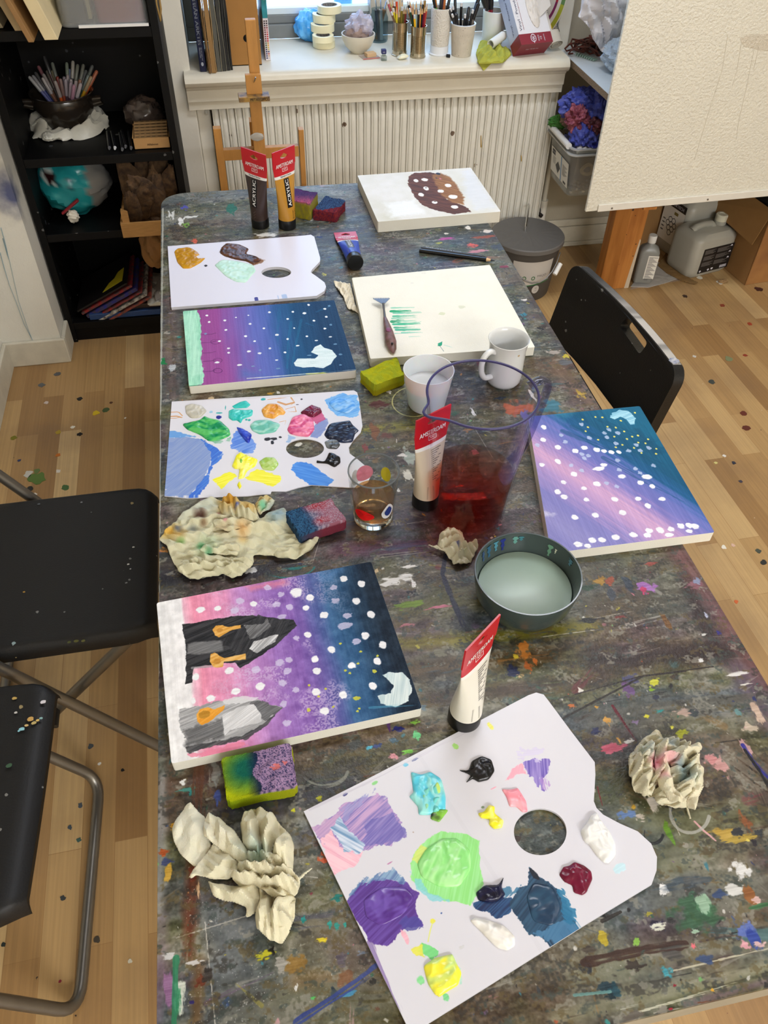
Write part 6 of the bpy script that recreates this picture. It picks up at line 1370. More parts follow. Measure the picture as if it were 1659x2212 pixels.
# ================================================================== TABLE
tx0,tx1=-.171,.633
nl_,nr__=at(1350,2210,T),at(1659,2134,T);slope=(nr__[1]-nl_[1])/(nr__[0]-nl_[0])*.55
ynear= lambda x:nr__[1]+slope*(x-nr__[0])
yfar=at(600,404.5,T)[1]
tw,tl_h=tx1-tx0,yfar-ynear(tx0)+.02
TP=Paint((tx0,ynear(tx0)-.02),(1,0),(0,1),tw,tl_h+.02,T,1700,(98,96,88))
def paint_table(p):
 X,Y=np.meshgrid((np.arange(p.nx)+.5)/p.ppm,(np.arange(p.ny)+.5)/p.ppm);X=X.astype(np.float32);Y=Y.astype(np.float32)
 n1=fbm(X*5,Y*9,1,4);n2=fbm(X*14,Y*30,2,4);n3=fbm(X*60,Y*170,3,3);n4=vn(X*420,Y*420,4)
 cols=[np.array(c,float) for c in ((72,74,72),(98,99,90),(116,114,100),(134,132,118))]
 t=np.clip((n1-.5)*1.9+.5+(n2-.5)*.9,0,.999)*3;i=t.astype(int);f=(t-i)[..., None]
 C=np.array(cols);p.a[:]=C[i]*(1-f)+C[i+1]*f
 h=fbm(X*7,Y*12,8,3);h2=fbm(X*9,Y*16,12,3)
 for c,m in (((92,74,56),np.clip((h-.55)*6,0,.7)),((88,90,56),np.clip((h2-.55)*6,0,.6)),((70,80,92),np.clip((.44-h)*6,0,.6)),((84,66,74),np.clip((.40-h2)*6,0,.55))):
  p.a+=(np.array(c,np.float32)-p.a)*m[..., None].astype(np.float32)
 g5=fbm(X*130,Y*150,17,3);p.a+=((n3-.5)*58+(n4-.5)*22+(g5-.5)*46)[..., None].astype(np.float32)
 S=p.stroke
 for P_,w,c,a in ([([(352,430),(700,405),(1040,392)],.09,(124,130,128),.7),([(360,470),(520,460)],.10,(138,138,128),.7),([(640,520),(900,500),(1060,500)],.13,(74,80,82),.8),([(700,590),(760,660)],.1,(80,78,74),.6),([(1095,560),(1180,700)],.07,(112,104,94),.7),([(1160,650),(1235,760)],.06,(74,60,60),.85),([(1200,790),(1290,880)],.09,(128,106,90),.8),([(368,640),(372,860)],.05,(116,98,92),.8),([(372,880),(352,1040)],.03,(124,118,100),.6),([(790,880),(900,870)],.07,(96,96,66),.7),([(775,930),(915,915)],.035,(150,144,48),.75),([(780,970),(890,960)],.05,(104,106,72),.7),([(780,1080),(1110,1060)],.08,(92,86,84),.7),([(760,1130),(930,1120)],.06,(72,66,78),.7),([(740,1190),(1000,1170)],.05,(92,48,76),.75),([(350,1180),(700,1130)],.12,(56,58,66),.8),([(350,1250),(640,1220)],.06,(46,48,60),.85),([(820,1250),(1020,1240)],.07,(96,92,76),.7),([(860,1320),(1020,1300)],.06,(104,102,66),.7),([(860,1392),(1130,1370),(1280,1350)],.035,(136,128,44),.8),([(880,1450),(1180,1410)],.05,(104,82,54),.75),([(930,1510),(1300,1470)],.035,(76,62,54),.7),([(1240,1230),(1420,1210)],.09,(104,104,80),.7),([(1280,1310),(1480,1290)],.08,(92,86,74),.7),([(1290,1425),(1600,1400)],.06,(58,46,46),.85),([(1480,1250),(1560,1420)],.04,(64,50,50),.8),([(1180,1130),(1250,1180)],.05,(112,112,70),.7),([(1470,1200),(1560,1330),(1650,1480)],.05,(122,84,84),.8),([(1590,1440),(1659,1560)],.05,(104,84,100),.7),([(1300,1560),(1600,1520)],.09,(116,112,100),.7),([(1540,1620),(1620,1680)],.09,(142,136,124),.6),([(1300,1700),(1400,1740)],.06,(80,86,62),.7),([(1320,1790),(1600,1750)],.05,(132,134,112),.6),([(1430,1850),(1659,1810)],.05,(120,122,104),.7),([(1440,1950),(1659,1920)],.06,(112,112,102),.6),([(1380,2050),(1600,2030)],.05,(80,66,56),.5),([(1250,2110),(1650,2020)],.04,(138,140,118),.7),([(1200,2200),(1659,2090)],.03,(156,154,128),.7),([(1480,2170),(1659,2120)],.012,(120,100,112),.7),([(352,1680),(340,1980)],.022,(158,158,156),.8),([(350,1990),(340,2200)],.02,(150,132,148),.5),([(420,1850),(405,2060)],.022,(110,58,36),.9),([(430,2080),(425,2212)],.02,(124,92,54),.7),([(500,2050),(480,1880)],.08,(136,138,138),.55),([(500,1740),(760,1690)],.06,(56,62,92),.7),([(640,1700),(900,1640)],.07,(84,82,76),.6),([(700,2000),(860,2120)],.07,(112,104,86),.6),([(500,2180),(800,2160)],.07,(108,108,98),.7),([(640,2120),(720,2110)],.025,(128,98,58),.5),([(430,1660),(470,1730)],.025,(96,66,50),.6),([(370,1650),(366,1750)],.02,(100,76,62),.6)]):
  S(P_,w,tuple(q*.97 for q in c),a*.9,dry=.22,soft=.8,amp=16,freq=260)
 r=np.random.default_rng(21)
 pal=[(226,224,216)]*16+[(30,30,32)]*22+[(58,62,68)]*14+[(150,146,136)]*8+[(176,172,160)]*5+[(60,44,40)]*7+[(104,60,44)]*5+[(186,176,60)]*3+[(214,206,70)]*3+[(196,132,60)]*4+[(40,52,112)]*5+[(54,84,150)]*3+[(60,130,150)]*4+[(58,150,146)]*3+[(48,104,74)]*5+[(120,190,110)]*2+[(206,120,140)]*4+[(220,170,176)]*3+[(120,84,140)]*4+[(140,40,60)]*3+[(206,90,50)]*2
 for k in range(420):
  x,y=r.random()*tw,r.random()*tl_h;l=.01+.07*r.random()**2;a=r.normal()*.25 if r.random()<.75 else r.random()*3.1;c=np.array(pal[r.integers(len(pal))])*.6+np.array([96,92,84])*.4
  S([(x,y),(x+l*math.cos(a),y+l*math.sin(a))],.003+.016*r.random()**2,c,.25+.45*r.random(),dry=.42+.18*r.random(),local=True,soft=.4,amp=14)
 for k in range(3400):
  x,y=r.random()*tw,r.random()*tl_h;s_=.0005+.0034*r.random()**4;e=.45+1.2*r.random();c=np.array(pal[r.integers(len(pal))])*.75+np.array([104,100,92])*.25
  p.dab((x,y),s_*e,s_/e,r.random()*3.1,c,.75+.25*r.random(),rough=.6,soft=.35,local=True)
 for k in range(110):
  x,y=r.random()*tw,r.random()*tl_h;s_=.004+.006*r.random();c=pal[r.integers(len(pal))]
  P_=[(x+s_*(.4+r.random())*math.cos(q),y+s_*(.4+r.random())*math.sin(q)*.8) for q in np.linspace(0,6.28,7,endpoint=False)]
  p.poly(P_,c,.55+.4*r.random(),rough=.002,soft=.0006,local=True,amp=14,ang=r.random()*3,dry=.3*r.random())
 for k in range(130):
  x,y=r.random()*tw,r.random()*tl_h;l=.02+.13*r.random()**2;a=r.normal()*.06 if r.random()<.6 else (1.57+r.normal()*.1 if r.random()<.5 else r.random()*3.1)
  S([(x,y),(x+l*math.cos(a),y+l*math.sin(a))],.0008+.0011*r.random(),[(200,196,186),(40,38,36),(150,146,134),(120,76,50)][k%4],.5+.35*r.random(),dry=.35,local=True)
 for k in range(900):
  x,y=r.random()*tw,r.random()*tl_h;l=.004+.03*r.random()**2;a=r.normal()*.5;c=[(176,172,160),(46,44,42),(120,112,96),(70,62,54),(150,150,140),(86,92,96)][k%6]
  S([(x,y),(x+l*math.cos(a),y+l*math.sin(a))],.0006+.004*r.random()**2,c,.3+.4*r.random(),dry=.5,local=True,soft=.5,freq=1400)
 g6=fbm(X*70,Y*80,23,4);g7=vn(X*380,Y*380,9)
 for k_,(lo,c) in enumerate(((.60,(62,60,56)),(.63,(150,148,136)),(.62,(104,92,62)),(.64,(74,84,80)))):
  g8=fbm(X*(34+9*k_)+k_*7,Y*(60+11*k_),40+k_,4);p.put((slice(None),slice(None)),np.clip((g8-lo)*14,0,.62)*np.clip((g7-.25)*3,0,1),c)
 sl,XX,YY=p.win(.03,.26,.02,.24);q=vn(XX*900,YY*900,5)*vn(XX*1300,YY*1300,6);p.put(sl,np.clip((q-.62)*8,0,.8)*np.clip(fbm(XX*16,YY*16,7)*2-.6,0,1),(214,214,214))
 for P_,w,c in (([(352,450),(348,800),(343,1200),(338,1700),(331,2212)],.004,(184,184,174)),([(1360,2192),(1659,2104)],.0022,(206,204,184)),([(1340,2180),(1420,2160)],.0018,(190,190,174)),([(1450,2098),(1560,2072),(1659,2050)],.0018,(206,200,176))):S(P_,w,c,.75,dry=.3)
 D= lambda u,v,ru,rv,c,a=1:(lambda q,w:p.dab(q,1.05*abs(w[0]-q[0]),1.05*abs(p.L((u,v+rv))[1]-q[1]),0,tuple(np.array(c)*.86+np.array([100,96,88])*.14),a*.95,rough=.95,soft=.3,local=True,amp=22))(p.L((u,v)),p.L((u+ru,v)))
 for m in [(478,403,8,3,(150,190,80)),(400,448,9,5,(90,90,180)),(368,465,8,9,(226,226,220)),(390,477,7,9,(236,236,232)),(412,469,14,3,(235,235,230)),(400,485,7,6,(120,170,60)),(502,450,10,11,(20,110,84)),(570,508,22,5,(228,226,220)),(420,520,6,6,(220,100,70)),(963,516,18,3,(190,80,160)),(1040,512,32,4,(160,80,50)),(1018,530,12,5,(220,90,70)),(1030,543,20,4,(200,130,140)),(947,525,8,2,(170,170,60)),(1010,492,6,4,(232,230,226)),(1088,576,9,3,(130,40,64)),(1080,535,18,10,(66,72,80)),(1050,500,14,3,(228,220,214)),(1132,648,7,3,(226,220,214)),(354,781,7,6,(16,130,70)),(372,795,9,8,(190,196,200)),(456,860,6,4,(220,196,160)),(585,850,8,3,(190,150,60)),(600,848,5,3,(220,220,214)),(690,690,6,8,(100,70,130)),(748,748,8,4,(220,214,200)),(840,846,6,4,(232,230,226)),(820,873,22,8,(96,56,62)),(840,942,14,9,(110,66,48)),(808,930,10,16,(130,84,44)),(788,968,6,9,(130,56,48)),(882,985,12,18,(170,186,176)),(870,984,10,4,(230,230,226)),(882,1028,9,12,(228,228,214)),(860,1060,4,4,(220,220,214)),(1120,885,30,16,(190,100,66)),(1140,905,14,18,(120,116,190)),(1190,880,20,14,(70,130,150)),(1226,782,24,8,(96,100,106)),(1268,815,10,22,(150,90,130)),(1258,852,12,10,(190,160,70)),(1224,770,9,5,(200,184,60)),(1195,760,14,6,(176,166,156)),(1150,855,4,12,(226,220,206)),(1080,860,12,4,(40,60,80)),(1035,785,5,8,(90,30,44)),(1022,890,5,8,(226,224,216)),(545,1232,14,7,(206,206,204)),(590,1222,12,6,(48,40,40)),(640,1228,26,4,(36,130,130)),(860,1254,40,11,(234,234,230)),(868,1258,8,6,(150,146,130)),(893,1262,6,12,(234,234,230)),(812,1234,8,6,(214,190,150)),(885,1224,18,3,(234,232,226)),(880,1305,34,9,(118,148,48)),(945,1312,30,4,(206,126,146)),(855,1300,10,5,(60,60,60)),(880,1350,14,4,(190,126,136)),(1130,1400,16,20,(200,130,60)),(1115,1418,7,6,(220,196,60)),(1108,1450,14,13,(36,44,82)),(1122,1462,10,5,(220,190,140)),(1140,1440,10,12,(190,110,60)),(1155,1428,5,8,(206,120,60)),(1000,1340,28,30,(56,60,66),.5),(950,1410,14,10,(130,128,110)),(885,1510,14,14,(80,110,130)),(905,1530,16,8,(110,130,140)),(1397,1268,20,12,(170,116,190)),(1390,1275,8,8,(200,60,110)),(1320,1282,9,16,(70,76,86)),(1355,1262,10,16,(60,70,84)),(1318,1255,14,8,(160,84,60)),(1297,1255,14,10,(170,130,50)),(1340,1333,12,5,(130,60,56)),(1272,1340,18,6,(40,42,40)),(1265,1270,24,5,(44,70,52)),(1404,1218,14,4,(160,80,70)),(1440,1345,7,22,(120,84,44)),(1513,1426,6,5,(238,238,236)),(1594,1456,30,5,(236,234,230)),(1612,1478,12,2,(226,224,216)),(1552,1367,5,6,(52,48,140)),(1520,1370,8,3,(220,220,216)),(1496,1263,20,8,(150,104,116)),(1505,1255,10,8,(140,150,180)),(1526,1330,4,9,(190,196,220)),(1410,1475,14,9,(206,206,60)),(1407,1490,7,5,(150,190,50)),(1360,1465,16,14,(84,84,120)),(1355,1490,12,16,(110,80,130)),(1235,1525,8,5,(206,120,60)),(1310,1556,8,10,(226,170,80)),(1286,1580,10,7,(40,46,90)),(1336,1598,5,7,(226,170,80)),(1288,1527,5,4,(210,160,70)),(1425,1536,12,3,(44,150,150)),(1395,1548,7,4,(220,214,50)),(1373,1560,7,6,(150,130,170)),(1472,1583,14,11,(180,184,40)),(1451,1572,4,4,(224,220,70)),(1540,1645,20,16,(216,150,150)),(1558,1655,16,20,(210,160,156)),(1322,1618,24,11,(214,100,126)),(1360,1600,14,5,(232,230,226)),(1478,1538,18,8,(190,164,150)),(1612,1615,10,18,(200,160,160)),(1594,1540,6,8,(110,150,150)),(1636,1540,10,26,(206,180,160)),(1618,1570,16,12,(206,190,170)),(1345,1760,14,10,(100,130,180)),(1362,1756,10,11,(110,140,190)),(1368,1743,6,6,(200,160,50)),(1408,1740,12,26,(214,206,196)),(1384,1766,11,8,(206,196,184)),(1610,1775,10,26,(140,84,46)),(1560,1800,36,14,(196,164,76)),(1600,1812,30,8,(186,160,70)),(1445,1800,9,26,(104,150,40)),(1594,1798,13,11,(52,56,62)),(1640,1800,10,8,(58,62,66)),(1630,1822,6,9,(40,36,44)),(1615,1815,4,4,(220,200,90)),(1598,1880,20,20,(232,232,230)),(1584,1922,22,12,(220,220,216)),(1432,1922,10,13,(240,240,238)),(1480,1905,60,14,(56,76,96),.6),(1555,1930,14,14,(60,80,120)),(1616,1930,16,22,(150,96,48)),(1635,1945,14,8,(224,190,184)),(1522,1955,17,26,(150,186,158)),(1500,1975,46,38,(50,100,66),.75),(1520,1952,13,22,(158,190,164)),(1500,2012,10,6,(170,200,176)),(1648,1955,34,8,(70,120,80)),(1420,1997,18,10,(40,36,60)),(1420,2000,15,9,(226,228,210)),(1400,1974,8,6,(170,160,60)),(1450,1990,9,8,(50,50,52)),(1300,2025,17,16,(190,170,50)),(1270,2050,20,9,(80,72,64)),(1375,2035,8,8,(150,200,90)),(1497,2043,4,6,(230,110,120)),(1610,2010,20,22,(100,120,190)),(1626,2030,14,28,(50,74,160)),(1608,2040,12,14,(220,160,170)),(1640,2040,14,8,(226,190,190)),(1450,2050,26,22,(86,84,82)),(1440,2100,14,12,(70,160,176)),(1372,2085,18,13,(58,50,44)),(1525,2072,20,12,(60,80,120)),(1305,2138,16,14,(30,56,68)),(1328,2140,18,14,(34,76,90)),(1318,2155,12,8,(24,50,60)),(1434,2140,7,9,(110,110,100)),(1457,2129,4,4,(150,30,50)),(1538,2139,4,4,(230,170,40)),(1448,2180,5,4,(170,26,50)),(1430,2182,12,10,(130,126,116)),(1365,2195,22,10,(96,90,82)),(395,1690,6,7,(240,240,238)),(415,1712,9,6,(40,140,140)),(407,1705,20,4,(70,140,130)),(375,1785,10,7,(214,160,40)),(362,1880,10,22,(200,160,60)),(352,1842,12,8,(180,90,40)),(360,1862,16,8,(70,80,120)),(392,1830,5,8,(224,220,222)),(428,1920,4,24,(228,190,150)),(416,1890,10,16,(120,60,40)),(470,1720,8,22,(64,84,160)),(465,1665,10,26,(180,190,190),.5),(633,1750,5,4,(220,220,50)),(690,1726,8,6,(180,180,40)),(574,2062,18,9,(200,196,40)),(588,2055,7,9,(24,24,26)),(692,2031,12,6,(226,206,40)),(655,1986,6,7,(40,150,146)),(728,1940,12,9,(30,130,124)),(712,1995,5,10,(50,160,150)),(728,2002,6,8,(60,160,150)),(745,1998,4,6,(60,170,160)),(640,2080,24,18,(160,116,40),.7),(609,2082,14,16,(170,168,160)),(738,2070,17,16,(100,92,104)),(745,2110,20,20,(140,84,50),.6),(750,2148,20,6,(80,150,190)),(720,2145,10,12,(56,70,80)),(640,2134,4,8,(234,234,230)),(676,2155,5,4,(90,190,100)),(415,2165,6,5,(52,44,110)),(363,2140,13,42,(150,110,150)),(388,2150,14,34,(214,220,206)),(384,2160,6,40,(60,140,100)),(367,2065,12,7,(214,214,214)),(420,2080,18,7,(214,212,210)),(432,2118,14,12,(110,56,34)),(449,2105,12,14,(58,52,48)),(780,2060,12,6,(120,150,190),.5),(860,1575,12,6,(20,30,120)),(800,1614,9,5,(90,190,220)),(900,1590,8,9,(110,210,140)),(882,1624,14,5,(130,210,80)),(840,1570,4,12,(90,50,120)),(850,1600,10,8,(80,110,130)),(815,1612,10,6,(50,70,130)),(864,1640,20,8,(180,170,170),.6),(850,1634,10,8,(220,150,160)),(765,1612,18,10,(70,74,72)),(895,1560,10,4,(140,200,80))]:
  D(*m)
 for P_,w,c in (([(640,2208),(760,2130),(830,2078)],.008,(62,78,140)),([(1323,1525),(1345,1560),(1372,1600)],.005,(110,26,42)),([(1604,1610),(1630,1650),(1659,1680)],.006,(44,44,140)),([(1608,1620),(1640,1665),(1659,1700)],.004,(24,24,26)),([(1200,1560),(1390,1460),(1480,1450)],.003,(48,42,36)),([(1500,1775),(1520,1795),(1545,1815)],.003,(226,176,180)),([(1290,1700),(1300,1740)],.002,(110,40,40)),([(1242,1500),(1380,1462),(1540,1440)],.002,(52,44,40)),([(1240,2150),(1318,2142)],.003,(110,150,146)),([(1260,2080),(1390,2052),(1480,2040)],.010,(70,50,42)),([(1300,1990),(1340,1970)],.004,(50,46,42)),([(380,2070),(378,2212)],.007,(56,130,96)),([(430,1660),(425,1790)],.016,(96,64,44)),([(962,1200),(955,1240),(975,1290),(1000,1350)],.008,(52,56,70))):S(P_,w,c,.85,dry=.25)
 for cx,cy,ru,rv,c,w in ((893,868,46,32,(204,200,140),.0022),(1490,1755,42,44,(170,170,164),.004),(700,1660,52,38,(134,136,126),.005),(1410,1800,22,22,(34,36,40),.004),(620,1220,60,28,(40,130,130),.003)):
  P_=[(cx+ru*math.cos(a),cy+rv*math.sin(a)) for a in np.linspace(.2,3.4 if cx!=893 else 4.4,26)];S(P_,w,c,.8,dry=.3)
paint_table(TP);TP.a=np.clip((TP.a-96)*1.12+82,6,250)
def rounded(poly,rad,n=8):
 out=[]
 for i in range(len(poly)):
  p0,p1,p2=[np.array(poly[j%len(poly)],float) for j in (i-1,i,i+1)];a=(p0-p1)/np.linalg.norm(p0-p1);c=(p2-p1)/np.linalg.norm(p2-p1);r_=rad[i] if not np.isscalar(rad) else rad
  if r_<=0:out.append(tuple(p1)); continue
  for q in range(n+1):s=q/n;out.append(tuple((1-s)**2*(p1+a*r_)+2*s*(1-s)*p1+s*s*(p1+c*r_)))
 return out
tpoly=[(tx0,ynear(tx0)),(tx1,ynear(tx1)),(tx1,yfar-.01),(tx0,yfar+.004)]
outl=rounded(tpoly,[.03,.03,.07,.075],10)
tab=thing('table','long paint-spattered work table with rounded corners','table',((tx0+tx1)/2,1.1,0))
tim=mat('spattered_table_paint',rough=.42,img=TP.image('table_paint'),bump=.35,bscale=260,spec=.45)
def shrink(poly,d):
 c=np.mean(poly,0); return [tuple(np.array(p)+(c-np.array(p))*np.minimum(1,d/np.abs(c-np.array(p)+1e-9))) for p in poly]
obj('tabletop',B().prism(outl,T-.006,T),tim,tab,uvf=TP.uvf,smooth=30,bevel=.0015)
obj('edge_band',B().prism(outl,T-.046,T-.006),mat('table_edge',(150,144,126),.5,var=.12,vscale=18,speck=(40,.1,[(0,(220,216,206)),(.5,(70,60,56))])),tab,smooth=30)
lgm=mat('table_leg_steel',(110,108,104),.4,metal=.6)
for x in (.0,tx1-.15):
 for y in (.32,yfar-.16):obj('leg',B().tube([(x,y,0),(x,y,T-.034)],.016,14),lgm,tab,smooth=40)
obj('frame_rail',B().box(.0,tx1-.15,.3,.34,T-.07,T-.034).box(0,tx1-.15,yfar-.18,yfar-.14,T-.07,T-.034),lgm,tab)
cloth_white=mat('primed_canvas',(222,219,206),.7,bump=.25,bscale=700,var=.03,vscale=8)
def setup(quad,z,base,ppm=2600):
 """quad = far left, far right, near right, near left in the photograph"""
 q=[np.array(at(u,v,z)[:2]) for u,v in quad];O=q[3];e1=q[2]-q[3];w=np.linalg.norm(e1);e1=e1/w;e2=np.array([-e1[1],e1[0]]);h=((q[0]-O)@e2+(q[1]-O)@e2)/2
 return Paint(O,e1,e2,w,h,z,ppm,base)
def canvas(name,lab,quad,th,paint,base,z0=T,rough=.4,cat='painting'):
 z=z0+th;P=setup(quad,z,base);paint(P);q=[at(u,v,z) for u,v in quad]
 pts=[tuple(p[:2]) for p in (q[3],q[2],q[1],q[0])]
 b=B();b.prism(rounded(pts,.004,4),z0+.0004,z,top_mi=1)
 o=obj(name,b,[cloth_white,mat(name+'_paint',rough=.55,img=P.image(name),bump=.35,bscale=420,spec=.2)],uvf=P.uvf,smooth=50,bevel=.0014)
 return tag(o,lab,cat)
def grad(P,stops,noise=.04,seed=1,fx=60,fy=6,tfun=None,mott=0):
 X,Y=np.meshgrid((np.arange(P.nx)+.5)/P.ppm,(np.arange(P.ny)+.5)/P.ppm)
 t=X/P.w if tfun is None else tfun(X,Y)
 t=t+noise*(fbm(X*fx,Y*fy,seed)-.5)*2+noise*.6*(fbm(X*8,Y*8,seed+3)-.5)*2
 s=np.array([q[0] for q in stops]);C=np.array([q[1] for q in stops],float)
 for k in range(3):P.a[...,k]=np.interp(t,s,C[:,k])
 n=vn(X*fx*12,Y*fy*3,seed+7)*.6+vn(X*fx*5,Y*fy*2,seed+8)*.4;P.a+=((n-.5)*18)[..., None]
 if mott:P.a+=((fbm(X*110,Y*110,seed+11)-.5)*mott)[..., None]
def cd(P,lst,ox,oy,s,c,rdef=(12,8),rough=.3,a=1):
 for m in lst:
  r=m[2:4] if len(m)>3 else rdef
  u,v=ox+m[0]/s,oy+m[1]/s;q=P.L((u,v));rx=np.linalg.norm(P.L((u+r[0]/s,v))-q);ry=np.linalg.norm(P.L((u,v+r[1]/s))-q)
  P.dab(q,rx,ry,0,c,a,rough=rough,soft=.22,local=True,amp=14)
Qm=[(395,672),(722,648),(770,800),(408,835)]
def paint_mint(P):
 grad(P,[(0,(150,74,138)),(.20,(152,78,150)),(.30,(128,92,168)),(.42,(98,108,184)),(.55,(72,100,168)),(.60,(44,88,140)),(.70,(26,78,120)),(.85,(16,56,92)),(1,(20,56,90))],.05,4)
 k=dict(ox=340,oy=640,s=3.607);C= lambda p:crop(p,340,640,3.607)
 P.poly(C([(700,380),(760,380),(770,480),(700,500)]),(130,90,170),.4,soft=.02);P.poly(C([(640,560),(820,620),(640,640)]),(60,120,180),.4,soft=.02)
 for p_ in ([(1040,200),(1020,380),(1010,560)],[(1120,180),(1070,420),(1050,600)],[(1160,210),(1260,240)],[(1240,120),(1380,60)],[(950,100),(930,360)]):P.stroke(C(p_),.006,(30,110,150),.45,dry=.42)
 for x,y in ((375,292),(450,355),(375,435),(470,500),(470,580)):
  P.stroke(C([(350,y+8),(420,y+4),(455,y-6)]),.0024,(112,52,112),.8,dry=.2)
  if x>400:P.stroke(C([(x+34*math.cos(a),y+18*math.sin(a)) for a in np.linspace(0,6.3,16)]),.002,(104,46,108),.8,dry=.2)
 P.poly(C([(200,118),(312,108),(330,150),(345,250),(335,330),(350,420),(340,500),(360,600),(372,615),(345,690),(238,705)]),(172,230,200),1,rough=.003,col2=(140,206,176),ang=1.5)
 P.poly(C([(225,130),(290,130),(320,400),(345,600),(260,640)]),(196,240,216),.5,rough=.006,soft=.01)
 P.stroke(C([(240,700),(350,690)]),.003,(40,130,80),.8)
 st=[(385,150),(403,200),(525,188),(612,165,9,5),(708,148,8,5),(533,262),(722,216),(830,250),(873,125),(1054,121),(1145,133,16,10),(1178,67),(1303,98),(1315,160),(1218,190),(1014,177),(1065,248,8,6),(1303,252),(930,300,16,10),(687,311,14,9),(758,350),(553,406,14,7),(555,440),(712,430,17,9),(795,444,17,9),(640,535,20,8),(875,406),(993,437),(1092,385,16,6),(1163,312),(1236,345,16,5),(1347,316,16,6),(1014,333),(928,497,14,6),(482,350,14,7),(465,515,20,9)]
 cd(P,st,c=(232,236,238),**k);cd(P,[(1385,373,16,7),(1425,453,16,7),(940,563,18,6),(745,545,16,6),(1183,460,22,5),(1337,75),(1350,222),(1425,535,12,6),(375,292),(800,575)],c=(120,160,190),a=.8,**k)
 P.poly(C([(1062,520),(1090,485),(1225,485),(1250,460),(1195,435),(1225,395),(1270,375),(1300,400),(1360,420),(1395,465),(1350,530),(1290,560),(1220,550),(1130,555),(1075,545)]),(226,240,240),1,rough=.0014,col2=(206,226,226))
 P.stroke(C([(1160,605),(1290,598),(1345,605)]),.004,(206,206,60),.8);P.stroke(C([(700,640),(1000,618),(1200,600),(1540,575)]),.003,(226,232,224),.7)
canvas('night_sky_canvas','painting of dotted purple to deep blue night with mint strip and white moon',Qm,.018,paint_mint,(60,90,150))
Qh=[(772,379),(1017,362),(1082,457),(816,479)]
def paint_hedge(P):
 X,Y=np.meshgrid((np.arange(P.nx)+.5)/P.ppm,(np.arange(P.ny)+.5)/P.ppm);n=fbm(X*14,Y*14,3);P.a[:]=np.array((216,213,202))+((n-.5)*34)[..., None]*np.array([.9,.9,1.4])
 C= lambda p:crop(p,700,340,3.318)
 P.poly(C([(1000,100),(1050,80),(1240,360),(1080,380),(1000,250)]),(214,216,220),.7,rough=.01,soft=.02);P.poly(C([(440,330),(640,310),(720,400),(480,430)]),(238,240,240),.7,rough=.01,soft=.02)
 P.poly(C([(605,140),(650,112),(760,108),(820,120),(830,200),(880,300),(1000,345),(1060,390),(930,408),(800,380),(700,340),(640,270),(605,200)]),(112,66,44),1,rough=.004,soft=.0015,col2=(74,42,30),ang=-.6)
 P.poly(C([(775,125),(835,112),(900,140),(950,200),(1000,280),(1005,340),(920,325),(850,280),(800,200)]),(160,112,62),1,rough=.005,soft=.006,col2=(126,82,46),ang=-.7)
 cd(P,[(658,167,20,13),(722,160,27,13),(732,223,22,14),(695,267,22,14),(793,322,23,12),(835,242,26,13),(889,202,26,14),(925,283,37,16),(935,355,28,14)],700,340,3.318,(236,234,228),rough=.2)
 cd(P,[(818,118,18,9)],700,340,3.318,(40,44,60));cd(P,[(805,148,8,4)],700,340,3.318,(50,50,70));cd(P,[(833,152,9,6)],700,340,3.318,(196,110,120));cd(P,[(730,218,9,4),(795,316,10,4)],700,340,3.318,(120,110,104))
canvas('hedgehog_canvas','white canvas with a brown white-dotted hedgehog shape, at the far end of the table',Qh,.028,paint_hedge,(232,228,215))
Qb=[(760,600),(1058,572),(1156,750),(800,775)]
def paint_blank(P):
 X,Y=np.meshgrid((np.arange(P.nx)+.5)/P.ppm,(np.arange(P.ny)+.5)/P.ppm);P.a[:]=np.array((236,232,216))+((fbm(X*20,Y*20,3)-.5)*8)[..., None]
 C= lambda p:crop(p,700,340,3.318)
 for i,(x0,x1,y,w,a,c) in enumerate([(485,640,1075,.006,.5,(70,190,150)),(485,610,1100,.010,.95,(20,160,104)),(500,690,1112,.006,.7,(60,180,140)),(500,660,1135,.008,.8,(40,170,124)),(490,690,1150,.007,.6,(80,190,150)),(490,560,1172,.012,.95,(14,150,96)),(540,690,1172,.006,.7,(40,180,130)),(500,680,1192,.008,.8,(30,170,120)),(510,640,1215,.008,.8,(30,160,116)),(520,680,1232,.009,.8,(50,170,130)),(560,700,1252,.006,.6,(90,190,160)),(610,690,1282,.003,.4,(110,200,170)),(510,600,1258,.004,.5,(70,180,150))]):
  P.stroke(C([(x0,y+4),(x1,y)]),w,c,a,dry=.4,freq=900)
 P.poly(C([(810,1335),(845,1322),(840,1352),(815,1352)]),(20,150,110),.9,rough=.003);P.stroke(C([(825,1345),(858,1390)]),.0012,(60,90,100),.7,dry=.1);P.stroke(C([(860,1345),(930,1365)]),.002,(120,200,190),.4)
 cd(P,[(985,1073,28,13)],700,340,3.318,(214,216,190),rough=.4,a=.8);cd(P,[(845,1120,26,12)],700,340,3.318,(210,214,178),rough=.4,a=.8);cd(P,[(715,830,20,8),(630,900,16,6)],700,340,3.318,(222,220,208),rough=.5,a=.6)
canvas('blank_canvas','cream canvas with a patch of green strokes, lying under the comb-ended tool',Qb,.020,paint_blank,(236,232,216))
Qn=[(1140,900),(1382,877),(1544,1150),(1190,1195)]
